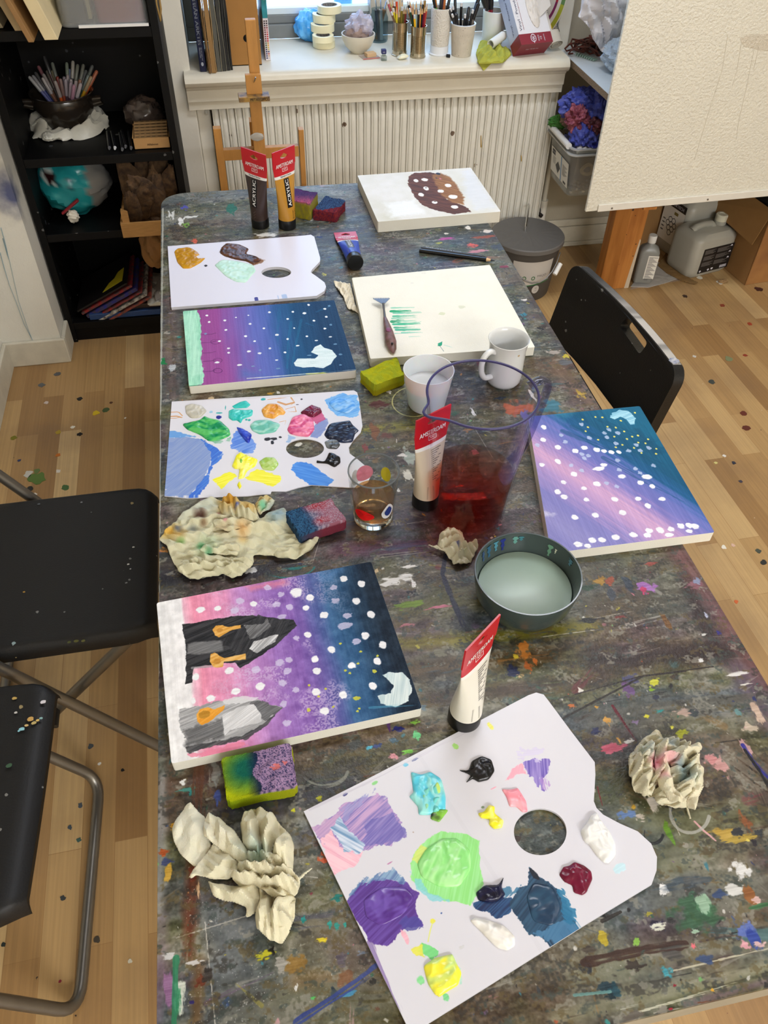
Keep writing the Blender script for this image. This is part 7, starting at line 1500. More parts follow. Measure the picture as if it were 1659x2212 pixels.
def paint_moon(P):
 C= lambda p:crop(p,1000,820,2.9625)
 a,c=[np.array(P.L(q)) for q in C([(560,240),(1430,790)])];d=(c-a)/np.linalg.norm(c-a);n=np.array([-d[1],d[0]])
 m=np.array(P.L(C([(830,740)])[0]));sgn=1 if (m-a)@n<0 else -1
 def tf(X,Y): return -sgn*((X-a[0])*n[0]+(Y-a[1])*n[1])
 def tfun(X,Y):
  U=(X-a[0])*d[0]+(Y-a[1])*d[1];t=sgn*-1*((X-a[0])*n[0]+(Y-a[1])*n[1]);t=-t if False else t
  return t+.016*(vn(U*6,t*260,3)-.5)+.012*(vn(U*9,t*700,5)-.5)
 tm=float(tfun(np.array([m[0]]),np.array([m[1]]))[0]);s=1 if tm>0 else -1
 fun= lambda X,Y:s*tfun(X,Y)
 grad(P,[(-.20,(18,84,112)),(-.10,(24,100,132)),(-.04,(20,84,118)),(-.012,(34,92,140)),(.010,(92,110,178)),(.038,(122,120,186)),(.062,(164,140,192)),(.085,(204,162,196)),(.115,(176,148,196)),(.15,(128,126,186)),(.20,(146,142,194)),(.26,(116,116,180))],.004,5,tfun=fun)
 P.poly(C([(590,215),(700,205),(640,250)]),(70,150,170),.6,rough=.01,soft=.02);P.poly(C([(1120,330),(1210,400),(1260,470),(1220,480),(1140,400)]),(10,56,84),.5,rough=.01,soft=.02)
 for p_ in ([(640,330),(900,440),(1100,520)],[(700,300),(1000,420),(1300,560)],[(900,500),(1150,640),(1420,770)],[(880,260),(1150,380),(1300,470)]):P.stroke(C(p_),.012,(14,74,104),.4,dry=.45)
 k=dict(ox=1000,oy=820,s=2.9625)
 w=[(518,305),(513,385),(608,433,23,17),(718,457,23,16),(777,437,24,14),(857,450,24,16),(902,457,19,13),(950,465,21,14),(997,463,18,13),(608,523,21,19),(505,546),(710,605,23,18),(857,668,27,18),(605,717,24,18),(648,750,23,17),(790,768),(970,765,24,18),(1120,762,22,14),(1275,765,25,13),(1185,808,23,19),(717,882,23,18),(846,867,26,18),(1023,853,25,19),(738,1053,33,18),(797,1063,22,16),(828,1028,28,19),(888,1025,28,18),(977,1010,32,19),(1090,993,28,17),(1190,968,26,18),(1178,995,26,18),(1262,963,28,22),(1333,957,25,18),(1393,937,26,19),(1447,933,24,19),(1485,940,26,20),(1447,970,25,14),(1320,993,30,14),(1015,620,28,14),(1175,622,36,17),(1137,660,24,15),(1210,683,21,16),(642,657),(775,695,22,14),(870,570,50,13),(900,546,26,13)]
 cd(P,w,c=(236,236,240),rdef=(20,14),**k)
 cd(P,[(475,420),(1060,455),(1135,455),(1190,438),(760,477),(803,487),(777,503),(693,550),(760,582),(1000,578),(990,517),(1103,570),(1218,550),(918,663),(983,683),(935,322),(990,342),(905,342),(757,287),(920,370),(980,410),(808,373),(655,400),(630,355),(1108,418),(1135,597)],c=(184,196,222),rdef=(17,12),a=.85,rough=.45,**k)
 cd(P,[(892,242),(1010,263),(800,305),(865,385),(925,302),(978,307),(1032,332),(1120,358),(1122,403),(1168,408),(1236,475),(1237,443),(1142,470),(1083,365),(968,365),(1020,418),(978,433),(1185,382),(1100,212),(1135,213),(766,256),(785,330),(1050,380),(1095,437),(848,240)],c=(226,216,110),rdef=(8,6),**k)
 P.poly(C([(940,245),(955,215),(1000,196),(1060,203),(1102,245),(1098,285),(1070,292),(1045,255),(1010,240),(970,255)]),(176,220,232),1,rough=.0025,col2=(120,180,206),ang=.3)
 P.poly(C([(520,840),(580,860),(560,880),(520,870)]),(230,226,232),.7,rough=.01,soft=.01)
canvas('moon_canvas','painting of a diagonal teal to pink starry sky overhanging the right table edge',Qn,.020,paint_moon,(120,120,190))
Qr=[(338,1302),(802,1213),(912,1530),(370,1650)]
def paint_rocket(P):
 grad(P,[(0,(232,232,230)),(.085,(236,234,234)),(.10,(232,180,198)),(.14,(228,140,166)),(.26,(222,146,184)),(.36,(190,136,194)),(.46,(150,108,180)),(.58,(128,92,168)),(.66,(92,92,156)),(.73,(60,100,144)),(.80,(44,84,122)),(.88,(28,54,78)),(.95,(22,38,54)),(1,(24,40,56))],.03,9,mott=44)
 C= lambda p:crop(p,320,1200,2.6758);k=dict(ox=320,oy=1200,s=2.6758)
 X,Y=np.meshgrid((np.arange(P.nx)+.5)/P.ppm,(np.arange(P.ny)+.5)/P.ppm)
 n=fbm(X*26,Y*26,31);m=np.clip((n-.56)*5,0,.5)*np.clip((X/P.w-.12)*5,0,1)*np.clip((.86-X/P.w)*5,0,1)*np.clip((vn(X*600,Y*600,3)-.3)*3,0,1);P.put((slice(None),slice(None)),m,(214,196,222))
 P.poly(C([(975,100),(1110,80),(1060,140),(1000,140)]),(96,140,190),.6,rough=.01,soft=.015)
 P.poly(C([(560,175),(800,135),(810,165),(590,210)]),(224,130,150),.7,rough=.006,soft=.01);P.poly(C([(230,1150),(560,1070),(580,1100),(250,1170)]),(228,130,156),.8,rough=.004)
 cd(P,[(303,313,27,20),(400,306,24,17),(610,280,23,19),(857,215,40,26),(935,243,25,20),(912,303,22,18),(1015,345,28,22),(1130,136,24,20),(1233,165,24,22),(1202,263,24,23),(1288,342,25,25),(922,457,24,20),(1060,543,25,23),(1254,465,26,25),(1355,517,24,26),(1324,612,24,25),(963,598,25,22),(975,667,25,22),(1177,636,26,20),(1297,753,25,27),(468,665,28,22),(275,703,22,22),(650,757,32,26),(972,790,26,24),(1125,805,27,25),(507,787,28,22),(363,825,30,20),(1018,898,27,25),(262,840,14,20)],c=(236,236,238),**k)
 cd(P,[(528,262,28,20),(500,320,30,20),(690,186,22,16),(766,226,20,16),(740,282,25,20),(818,298,24,20),(1075,185,24,18),(1080,263,28,18),(1150,348,28,18),(1135,408,45,24),(855,478,20,18),(1205,496,25,20),(757,620,28,22),(812,603,22,18),(805,668,26,20),(620,660,30,24),(773,738,26,21),(855,775,24,22),(783,858,26,20),(800,968,28,22),(770,355,30,14)],c=(204,196,222),a=.8,rough=.45,**k)
 cd(P,[(1228,555),(1213,625),(1308,670,14,11),(1205,825,24,12),(928,893,12,13),(930,750),(1070,875),(1210,900),(985,815),(1140,665),(1325,580),(1165,680),(1110,510),(1025,770),(1220,885)],c=(206,204,70),rdef=(9,7),rough=.5,a=.9,**k)
 P.poly(C([(200,400),(230,395),(480,352),(600,346),(840,375),(856,405),(740,520),(530,655),(500,620),(262,645),(258,735),(215,742),(222,560)]),(30,30,32),1,rough=.002,col2=(62,62,64),ang=.25)
 P.poly(C([(430,490),(640,350),(830,380),(760,470),(600,590),(520,600)]),(66,66,68),.8,rough=.006,col2=(34,34,36),ang=1.0)
 P.poly(C([(225,510),(420,485),(435,550),(300,570),(230,565)]),(104,104,104),.9,rough=.003,soft=.003,col2=(130,130,130),ang=.2)
 P.poly(C([(555,405),(660,395),(690,360),(705,410),(640,470),(590,480)]),(150,150,150),.8,rough=.003,col2=(96,96,96),ang=.7);P.poly(C([(580,540),(610,500),(700,465),(750,460),(735,500),(690,520),(630,565)]),(226,226,226),1,rough=.002,col2=(160,160,160),ang=.7)
 P.stroke(C([(255,650),(500,625)]),.004,(150,150,152),.7,dry=.4)
 og=(212,152,60);og2=(176,118,40)
 P.poly(C([(372,430),(392,405),(430,402),(468,415),(500,408),(535,402),(535,420),(470,438),(440,455),(410,472),(385,462)]),og,1,rough=.0012,col2=(226,176,96),ang=.3);cd(P,[(415,432,22,12)],c=og2,a=.7,**k)
 P.poly(C([(355,612),(362,570),(385,562),(440,592),(500,580),(562,568),(562,600),(470,610),(440,615),(430,645),(380,650)]),og,1,rough=.0014,col2=(228,184,110),ang=.3);cd(P,[(400,612,26,18)],c=og2,a=.6,**k)
 P.poly(C([(175,890),(350,852),(520,820),(650,840),(772,880),(670,985),(540,1055),(400,1085),(240,1138),(210,1060),(185,980)]),(146,146,146),1,rough=.004,col2=(186,186,186),ang=.22)
 P.poly(C([(200,1000),(430,950),(440,1050),(230,1110)]),(112,112,112),.8,rough=.008,soft=.006,col2=(80,80,80),ang=.22);P.poly(C([(220,1110),(400,1070),(540,1040),(660,975),(772,880),(690,980),(560,1065),(400,1095),(240,1140)]),(56,56,58),.9,rough=.003,col2=(90,90,90),ang=.3);P.poly(C([(580,850),(660,840),(772,880),(680,960)]),(96,96,98),.7,rough=.004,col2=(60,60,62),ang=.4)
 P.poly(C([(430,840),(520,812),(640,820),(560,850),(440,855)]),(222,222,222),.8,rough=.003);P.poly(C([(428,925),(520,880),(610,862),(640,900),(662,960),(560,985),(470,1010),(445,1040)]),(226,226,226),1,rough=.002,col2=(196,196,196),ang=.5)
 P.poly(C([(275,920),(300,888),(345,878),(380,890),(440,868),(440,885),(390,930),(350,965),(310,978),(285,960)]),(224,150,44),1,rough=.0014,col2=(236,170,70),ang=.5);cd(P,[(325,918,34,24)],c=(176,128,40),a=.8,**k)
 P.poly(C([(1350,690),(1400,675),(1470,678),(1512,715),(1527,770),(1505,840),(1430,875),(1340,858),(1322,810),(1400,795),(1418,752),(1385,720)]),(222,234,232),1,rough=.0025,col2=(190,210,212),ang=1.2)
 P.stroke(C([(1280,880),(1560,860)]),.004,(80,160,190),.5,dry=.5);P.stroke(C([(1350,150),(1500,600),(1570,870)]),.003,(60,110,140),.5,dry=.5)
canvas('rocket_canvas','painting of two grey rockets on a pink to navy dotted sky, white strip at left',Qr,.020,paint_rocket,(160,120,180))
pal_edge=mat('palette_white',(214,213,219),.35)
def palette(name,lab,outline_px,hole,th,paint,quad,stack=None):
 z=T+th;P=setup(quad,z,(228,226,234),2600);paint(P)
 o=px(outline_px,z);hl=[tuple(p[:2]) for p in ring(hole[0],hole[1],hole[2],hole[3],z,40)][::-1]
 t=thing(name,lab,'palette',(np.mean([p[0] for p in o]),np.mean([p[1] for p in o]),T))
 b=B();b.prism(o,T+.0004,z,holes=[hl],top_mi=1)
 obj('board',b,[pal_edge,mat(lab[:24]+'_paint',rough=.35,img=P.image(name))],t,uvf=P.uvf)
 return t,z
def wet(t,z,poly_px,c,c2=None,h=.003,seed=0,ang=.5,ridge=.16,rough=.25,lab=None,gloss=.5):
 """a thick dab of paint with brush ridges"""
 pl_=px(poly_px,z);ext=max(max(p[0] for p in pl_)-min(p[0] for p in pl_),max(p[1] for p in pl_)-min(p[1] for p in pl_));res=max(.0008,ext/60)
 pl_=rounded(pl_,[.25*min(np.linalg.norm(np.array(pl_[i])-np.array(pl_[i-1])),np.linalg.norm(np.array(pl_[i])-np.array(pl_[(i+1)%len(pl_)]))) for i in range(len(pl_))],3)
 ca,sa=math.cos(ang),math.sin(ang);cx,cy=np.mean([p[0] for p in pl_]),np.mean([p[1] for p in pl_])
 def st(X,Y):
  U=(X*ca+Y*sa);V=(-X*sa+Y*ca);bend=.004*np.sin(U*160+seed)
  return vn(U*40+seed,(V+bend)*150,seed)*.6+vn(U*80,V*420,seed+3)*.25+.15*vn(U*160,V*160,seed+6)
 def hf(X,Y,D):
  m=min(.008,max(float(D.max())*.75,.001));e=np.clip(D/m,0,1);e=np.sqrt(np.clip(e*(2-e),0,1));sw=np.abs(fbm(X*90+seed,Y*90,seed+9,2)-.5)*2
  return .0002+h*e*(.75-ridge+ridge*1.6*st(X,Y)+.55*(.5-sw))
 b=B();relief(b,pl_,z-.0001,hf,res)
 def col(v):
  s=st(v[:,0],v[:,1]);a=np.array(c,float)
  if c2 is None: return a+((s-.5)*16)[:, None]
  k=np.clip((s-.5)*3.6+.5,0,1)[:, None]; return a*(1-k)+np.array(c2,float)*k
 o=obj('paint_dab',b,mat('wet_paint%.2f'%rough,attr=True,rough=rough,spec=gloss),t,smooth=60,cols=col)
 if lab:o['label']=lab
 return o
C1= lambda p:crop(p,340,300,3.607)
def pp1(P):
 P.a[:]=(222,221,232)
 P.poly(C1([(478,890),(500,840),(530,812),(560,812),(620,880),(520,905)]),(90,60,48),.7,dry=.4,ang=1)
 P.poly(C1([(700,895),(840,945),(820,965),(740,990)]),(120,74,36),.8,dry=.4,ang=-.5);P.poly(C1([(300,930),(380,925),(330,965)]),(200,150,60),.7,dry=.35)
 cd(P,[(377,988,13,9)],340,300,3.607,(30,24,34));cd(P,[(985,1217,25,8),(940,1225,10,6)],340,300,3.607,(150,180,220),a=.7);cd(P,[(770,1240,16,7),(1135,1218,20,4),(340,1300,10,6),(150,1308,40,3)],340,300,3.607,(50,50,130))
 P.stroke(C1([(570,1290),(760,1262),(1120,1222)]),.0018,(180,180,190),.5)
t1,z1=palette('palette_pad','white palette with ochre, brown and pale mint paint near the brown tube',C1([(80,836),(600,796),(1150,752),(1195,746),(1222,762),(1268,925),(1266,955),(1205,1018),(1195,1040),(1245,1075),(1302,1118),(1314,1150),(1300,1185),(1240,1222),(700,1268),(108,1312)]),(340+926/3.607,300+1040/3.607,32,12),.007,pp1,[(364,532),(680,505),(703,628),(371,662)])
wet(t1,z1,C1([(130,880),(160,855),(250,845),(310,880),(330,905),(300,915),(320,935),(375,930),(340,965),(260,1010),(200,1012),(155,965),(140,915)]),(198,144,30),(180,126,24),.0035,1,1.2,lab='ochre paint dab')
wet(t1,z1,C1([(485,890),(500,845),(540,812),(640,822),(715,858),(690,895),(770,915),(815,945),(750,985),(690,955),(600,940),(520,915)]),(64,38,28),(100,62,38),.0022,2,-.4,lab='dark brown paint dab')
wet(t1,z1,C1([(445,985),(500,942),(600,950),(680,965),(750,985),(768,1030),(725,1075),(690,1122),(610,1115),(530,1070),(470,1010)]),(204,236,220),(186,226,206),.0022,3,.3,lab='pale mint paint dab')
C2= lambda p:crop(p,340,640,3.607)
def pp2(P):
 P.a[:]=(222,221,227)
 q=P.poly
 q(C2([(60,1560),(95,1105),(200,1098),(350,1110),(420,1170),(430,1230),(400,1330),(350,1440),(250,1555)]),(148,166,206),1,rough=.003,col2=(128,152,204),ang=.9)
 q(C2([(340,1115),(430,1160),(508,1212),(490,1262),(425,1335),(385,1480),(330,1545),(235,1562),(350,1440),(405,1330),(425,1230)]),(70,128,218),.95,rough=.004,col2=(50,100,206),ang=.9,dry=.18)
 q(C2([(95,1040),(180,1060),(300,1095),(95,1105)]),(96,156,222),.9,rough=.003,dry=.2)
 q(C2([(575,1180),(600,1050),(640,1035),(700,1080),(770,1150),(745,1225),(650,1222)]),(64,116,216),.9,rough=.004,col2=(120,160,230),ang=.5,dry=.2)
 q(C2([(430,1430),(560,1365),(622,1402),(500,1497)]),(240,236,40),1,rough=.003,col2=(250,246,90),ang=.4);q(C2([(680,1412),(780,1345),(965,1405),(955,1445),(905,1482),(750,1440)]),(238,232,40),1,rough=.004,col2=(248,244,90),ang=-.2,dry=.1)
 q(C2([(1040,1350),(1080,1285),(1200,1310),(1368,1430),(1330,1482),(1210,1482),(1080,1400)]),(92,156,232),1,rough=.004,col2=(60,130,220),ang=-.4,dry=.1)
 q(C2([(1310,810),(1350,780),(1440,760),(1550,770),(1578,860),(1572,930),(1500,945),(1400,930),(1340,880)]),(86,160,232),.95,rough=.005,col2=(130,190,240),ang=.5,dry=.1)
 q(C2([(1180,1100),(1240,980),(1310,940),(1330,1000),(1300,1060),(1250,1110)]),(110,130,190),.8,rough=.004,dry=.2,ang=.7);q(C2([(1000,1140),(1020,1080),(1080,1100),(1020,1140)]),(130,170,215),.7,rough=.004,dry=.25);q(C2([(1160,930),(1280,905),(1310,960),(1240,1000)]),(196,70,120),.85,rough=.004,dry=.2,ang=.4)
 q(C2([(400,1110),(520,1130),(570,1090),(560,1130),(450,1150)]),(80,170,120),.6,rough=.004,dry=.35)
 for p_,w in (([(110,890),(170,905),(195,930)],.003),([(110,925),(190,945)],.003),([(105,960),(170,945)],.002),([(860,805),(1000,790),(1060,800)],.002),([(940,825),(1000,845),(1060,830)],.005),([(1000,880),(1070,860),(1080,900),(1020,900)],.0016),([(950,980),(1000,970),(990,1000)],.0016),([(1040,790),(1065,825),(1040,845)],.003)):P.stroke(C2(p_),w,(206,140,70),.8,dry=.3)
 cd(P,[(478,943,22,15)],340,640,3.607,(32,40,140));cd(P,[(418,902,15,10)],340,640,3.607,(150,200,220));cd(P,[(480,910,28,7),(823,803,20,11),(530,870,4,18)],340,640,3.607,(60,170,170));cd(P,[(1123,803,10,6),(1090,845,12,3)],340,640,3.607,(40,26,34));cd(P,[(692,962,11,8),(715,966,12,9)],340,640,3.607,(40,170,160));cd(P,[(115,1017,16,10)],340,640,3.607,(200,130,70),a=.8)
 cd(P,[(905,1110,26,12),(895,1140,14,16),(955,1098,14,8),(855,1115,30,14)],340,640,3.607,(28,28,34),rough=.5)
 P.stroke(C2([(112,822),(600,800),(1200,770)]),.0015,(190,186,190),.6)
o2=C2([(112,820),(700,785),(1200,755),(1530,733),(1556,748),(1570,800),(1598,1010),(1584,1060),(1525,1125),(1492,1178),(1498,1225),(1560,1270),(1630,1330),(1660,1400),(1640,1450),(1560,1490),(1480,1490),(1200,1470),(1100,1490),(1000,1520),(890,1518),(880,1540),(700,1556),(400,1568),(230,1572),(55,1555)])
t2,z2=palette('palette_pad','white palette crowded with many dabs of coloured paint, beside the printed tumbler',o2,(340+1150/3.607,640+1186/3.607,41,20.5),.0022,pp2,[(371,868),(770,843),(806,1050),(357,1073)])
for poly_,c,c2,h,sd,an,lb_ in (([(215,855),(270,840),(350,855),(388,895),(330,950),(260,952),(222,915)],(188,184,168),(206,202,188),.004,4,.8,'stone grey paint dab'),([(555,895),(590,880),(680,890),(745,885),(740,932),(665,958),(650,992),(620,968),(585,970),(555,950)],(38,184,176),(90,206,196),.004,5,1.1,'turquoise paint dab'),([(580,858),(640,825),(690,812),(727,845),(700,870),(600,876)],(36,178,172),(60,196,186),.0016,6,.4, None),([(808,885),(860,842),(930,840),(975,870),(1000,905),(985,925),(950,925),(905,957),(830,942)],(214,140,40),(234,176,90),.0045,7,.9,'orange paint dab'),([(192,998),(330,965),(370,935),(400,950),(490,970),(560,1035),(572,1085),(490,1122),(400,1132),(330,1080),(230,1040)],(10,138,82),(90,190,100),.004,8,-.1,'green paint dab'),([(718,1010),(760,970),(860,962),(962,998),(920,1060),(800,1078),(740,1052)],(106,186,166),(160,214,196),.003,9,.2,'sea green paint dab'),([(1010,1040),(1050,945),(1140,915),(1215,960),(1225,1040),(1180,1098),(1090,1090),(1030,1072)],(206,78,128),(240,140,170),.004,10,.4,'pink paint dab'),([(1112,910),(1160,872),(1200,850),(1270,870),(1285,905),(1220,945),(1150,930)],(96,16,48),(130,26,64),.005,11,.8,'dark maroon paint dab'),([(1330,830),(1400,790),(1520,800),(1560,860),(1480,920),(1380,890)],(80,156,232),(150,200,244),.002,12,.5,'sky blue paint dab'),([(1298,1080),(1340,992),(1500,968),(1520,1000),(1572,1048),(1540,1075),(1520,1140),(1440,1145),(1320,1110)],(14,20,42),(30,44,74),.003,13,.5,'navy paint dab'),([(1300,1135),(1350,1115),(1405,1118),(1425,1160),(1400,1192),(1320,1188)],(120,124,124),(60,62,62),.0025,14,1.4,'grey paint dab'),([(1318,1262),(1335,1222),(1370,1225),(1425,1255),(1428,1300),(1380,1336),(1325,1305),(1240,1300),(1240,1282),(1300,1290)],(14,14,15),(26,26,28),.005,15,.6,'black paint dab'),([(615,1020),(660,1032),(740,1075),(715,1145),(695,1140),(640,1072)],(24,42,160),(50,80,200),.0045,16,-1.0,'ultramarine paint dab'),([(580,1325),(615,1240),(650,1218),(720,1250),(785,1275),(765,1325),(700,1362),(672,1420),(628,1426),(640,1350),(600,1345)],(244,238,36),(252,248,130),.0055,17,1.2,'bright yellow paint dab'),([(790,1290),(840,1255),(915,1258),(948,1308),(905,1362),(820,1352)],(160,196,84),(190,214,130),.003,18,.2,'yellow-green paint dab'),([(620,1470),(642,1440),(657,1480),(640,1506)],(240,234,40), None,.003,19,1, None),([(640,1270),(670,1285),(665,1320),(640,1320)],(130,196,70), None,.0065,20,1, None)):
 wet(t2,z2,C2(poly_),c,c2,h,sd,an,lab=lb_)
C3= lambda p:crop(p,640,1480,2.07375)
def pp3(P):
 P.a[:]=(214,213,219)
 q=P.poly
 q(C3([(85,640),(170,590),(230,520),(300,500),(370,480),(440,560),(497,682),(420,712),(300,740),(200,780),(110,700)]),(132,118,182),1,rough=.005,col2=(196,160,200),ang=.25,dry=.08)
 q(C3([(300,620),(440,570),(497,682),(380,720),(290,735)]),(100,92,170),.8,rough=.006,col2=(140,130,190),ang=.3,dry=.2);q(C3([(70,640),(150,600),(220,560),(160,650),(110,690)]),(196,160,196),.8,rough=.004,dry=.2,ang=.3)
 q(C3([(105,690),(160,645),(190,720),(300,740),(270,810),(200,838),(170,845)]),(236,172,190),.95,rough=.004,col2=(246,200,210),ang=-1.0,dry=.1);q(C3([(160,640),(195,590),(240,660),(305,720),(280,750),(215,745)]),(214,224,236),.95,rough=.004,col2=(110,150,186),ang=-1.0)
 q(C3([(200,560),(290,500),(350,470),(300,540),(220,600)]),(150,150,200),.7,rough=.006,dry=.35,ang=.6)
 q(C3([(225,975),(290,895),(400,865),(500,888),(545,935),(535,1000),(565,1078),(480,1095),(405,1165),(330,1150),(290,1090),(245,1020)]),(84,48,132),1,rough=.004,col2=(104,74,160),ang=.25)
 q(C3([(230,930),(320,860),(440,825),(490,880),(380,872),(290,905),(235,960)]),(120,156,190),.85,rough=.006,dry=.3,ang=.4,col2=(80,110,160));q(C3([(440,1020),(560,1040),(565,1085),(470,1095)]),(74,70,150),.8,rough=.005,dry=.25,ang=.3)
 q(C3([(1015,345),(1060,330),(1132,335),(1128,400),(1095,450),(1110,475),(1060,420),(1030,400)]),(92,70,168),.95,rough=.005,col2=(150,130,200),ang=1.0,dry=.2);q(C3([(930,435),(965,375),(1010,345),(1035,400),(990,400)]),(240,168,184),1,rough=.003,dry=.1,ang=.7);q(C3([(995,275),(1100,290),(1080,335),(1000,330)]),(206,198,226),.7,rough=.008,dry=.45,ang=-.4);q(C3([(1090,400),(1135,400),(1120,470),(1100,470)]),(170,130,200),.7,rough=.006,dry=.45,ang=1.2)
 q(C3([(510,800),(540,735),(600,680),(650,655),(760,668),(820,700),(818,800),(838,890),(800,950),(780,985),(660,965),(560,920),(512,860)]),(144,222,126),1,rough=.003,col2=(160,230,150),ang=.8);q(C3([(505,830),(530,850),(600,930),(680,965),(600,960),(540,910)]),(130,206,210),.8,rough=.004);q(C3([(515,780),(560,720),(590,730),(550,800)]),(220,228,110),.8,rough=.004)
 q(C3([(790,970),(880,950),(965,960),(962,1020),(900,1045),(810,1005)]),(44,84,128),1,rough=.004,col2=(24,40,80),ang=.2,dry=.1)
 q(C3([(950,965),(1030,890),(1050,825),(1090,860),(1180,915),(1200,960),(1260,1090),(1190,1120),(1125,1150),(1040,1110),(990,1040)]),(48,84,112),1,rough=.005,col2=(28,56,82),ang=.3)
 q(C3([(1165,915),(1195,910),(1270,1085),(1225,1110),(1180,1000)]),(40,116,156),.9,rough=.006,dry=.3,ang=-1.1);q(C3([(1060,1110),(1200,1050),(1265,1088),(1130,1150)]),(70,120,158),.9,rough=.005,dry=.15,ang=.4);q(C3([(920,925),(1010,890),(1010,925),(950,960)]),(50,110,146),.8,rough=.006,dry=.3,ang=.3);q(C3([(1050,870),(1110,880),(1200,1000),(1130,1060)]),(40,68,92),.7,rough=.004,ang=-1,dry=.2);q(C3([(1045,825),(1080,850),(1095,875),(1060,870)]),(20,24,36),.9,rough=.003)
 q(C3([(560,1148),(640,1190),(610,1235),(545,1190)]),(124,214,132),1,rough=.004);q(C3([(520,1185),(565,1150),(570,1215),(535,1215)]),(226,224,80),.9,rough=.004);q(C3([(690,1230),(735,1270),(735,1330),(690,1260)]),(150,220,200),.7,rough=.004)
 for m in ((612,1058,12,12,(228,222,70)),(556,1322,20,22,(130,216,140)),(672,1400,14,22,(120,210,140)),(690,1480,18,10,(120,206,150)),(640,1370,10,16,(140,216,140)),(870,185,11,20,(232,228,80)),(712,275,14,16,(160,220,110)),(352,440,18,8,(140,214,130)),(490,358,12,9,(110,196,226)),(488,1130,12,40,(240,176,190)),(1445,820,34,24,(196,228,236)),(884,462,18,3,(236,160,178)),(1285,325,4,4,(190,190,186)),(740,1175,16,8,(206,206,206)),(650,1022,5,4,(60,90,150)),(418,798,14,4,(190,130,170)),(524,660,4,4,(170,150,140)),(220,490,12,7,(60,60,120)),(530,335,18,5,(90,100,150)),(835,548,8,6,(110,130,90))):
  cd(P,[m[:4]],640,1480,2.07375,m[4],rough=.4,a=.9)
 P.stroke(C3([(590,1150),(600,1100),(612,1060)]),.0012,(220,226,90),.7,dry=.2);P.stroke(C3([(330,1160),(420,1380),(480,1500)]),.008,(110,80,150),.6,dry=.5)
 P.stroke(C3([(60,560),(400,400),(800,190)]),.003,(200,196,206),.6,dry=.4);P.stroke(C3([(1300,1070),(1100,1180),(820,1380)]),.003,(196,194,206),.6,dry=.4)
 P.a[:,int(P.nx*.485):int(P.nx*.5)]*=.985
o3=C3([(33,565),(300,430),(700,222),(1040,45),(1075,33),(1108,42),(1130,70),(1230,205),(1337,345),(1340,400),(1333,520),(1345,550),(1375,580),(1450,620),(1530,655),(1590,710),(1616,770),(1614,830),(1592,893),(1300,1070),(880,1335),(520,1560),(505,1545)])
t3,z3=palette('palette_pad','large white palette nearest the viewer with green, purple and dark blue paint',o3,(640+1093/2.07375,1480+657/2.07375,57,50.5),.004,pp3,[(657,1752),(1165,1497),(1418,1880),(886,2232)])
for poly_,c,c2,h,sd,an,lb_ in (([(512,388),(560,402),(600,388),(650,420),(670,500),(668,562),(640,560),(600,582),(548,582),(545,545),(505,500),(525,480)],(92,204,226),(150,222,216),.005,31,1.4,'sky blue paint dab'),([(600,470),(640,415),(650,480),(640,570),(612,575)],(190,222,110),(110,206,200),.006,32,1.4,'lime streaked paint dab'),([(555,480),(598,460),(600,560),(575,575)],(214,222,90),(120,206,190),.0056,33,1.4, None),([(605,572),(650,555),(682,560),(660,590),(640,615),(600,600)],(40,40,36),(130,190,70),.003,34,.2, None),([(726,382),(772,382),(785,340),(830,318),(875,335),(890,385),(862,425),(815,435),(790,420),(758,440),(782,405),(758,394)],(14,14,15),(24,24,26),.005,35,.5,'black paint dab'),([(918,466),(960,468),(992,460),(1030,520),(1037,568),(1012,570),(985,545),(955,545),(940,500)],(240,148,162),(246,176,186),.004,36,-.6,'pink paint dab'),([(813,575),(840,568),(862,538),(890,545),(888,575),(930,608),(922,640),(885,645),(862,625),(866,602),(825,595)],(240,230,40),(252,246,120),.0055,37,1,'yellow paint dab'),([(1272,655),(1302,615),(1318,585),(1345,570),(1365,610),(1405,660),(1428,710),(1430,765),(1400,798),(1375,795),(1345,765),(1310,715),(1288,700)],(232,232,226),(240,240,236),.008,38,-.9,'thick white paint dab'),([(1176,850),(1195,815),(1225,808),(1245,792),(1290,808),(1322,835),(1327,870),(1300,930),(1280,942),(1242,930),(1236,898),(1200,882)],(100,10,42),(120,16,54),.005,39,.9,'dark red paint dab'),([(803,930),(845,895),(905,895),(930,858),(920,905),(938,940),(905,968),(860,975),(815,965)],(14,14,36),(24,26,60),.006,40,.1,'midnight blue paint dab'),([(778,1055),(800,1042),(870,1055),(935,1080),(978,1125),(980,1170),(945,1190),(900,1178),(860,1140)],(222,218,208),(240,238,232),.006,41,-.6,'pearl white paint dab'),([(540,800),(580,735),(650,690),(720,685),(780,740),(782,830),(730,905),(640,905),(560,860)],(140,220,124),(176,236,160),.003,42,.9,'light green paint dab'),([(568,1258),(620,1222),(700,1204),(715,1240),(742,1290),(725,1345),(690,1365),(640,1398),(620,1385),(590,1340)],(240,232,64),(200,226,130),.005,43,.3,'lemon yellow paint dab'),([(300,960),(380,905),(490,905),(530,950),(480,1030),(380,1080),(310,1040)],(82,46,130),(108,78,166),.0018,44,.25,'purple paint dab'),([(1030,950),(1060,885),(1150,900),(1190,1000),(1150,1080),(1060,1060)],(44,78,104),(30,56,82),.0018,45,.3,'slate blue paint dab')):
 wet(t3,z3,C3(poly_),c,c2,h,sd,an,lab=lb_)
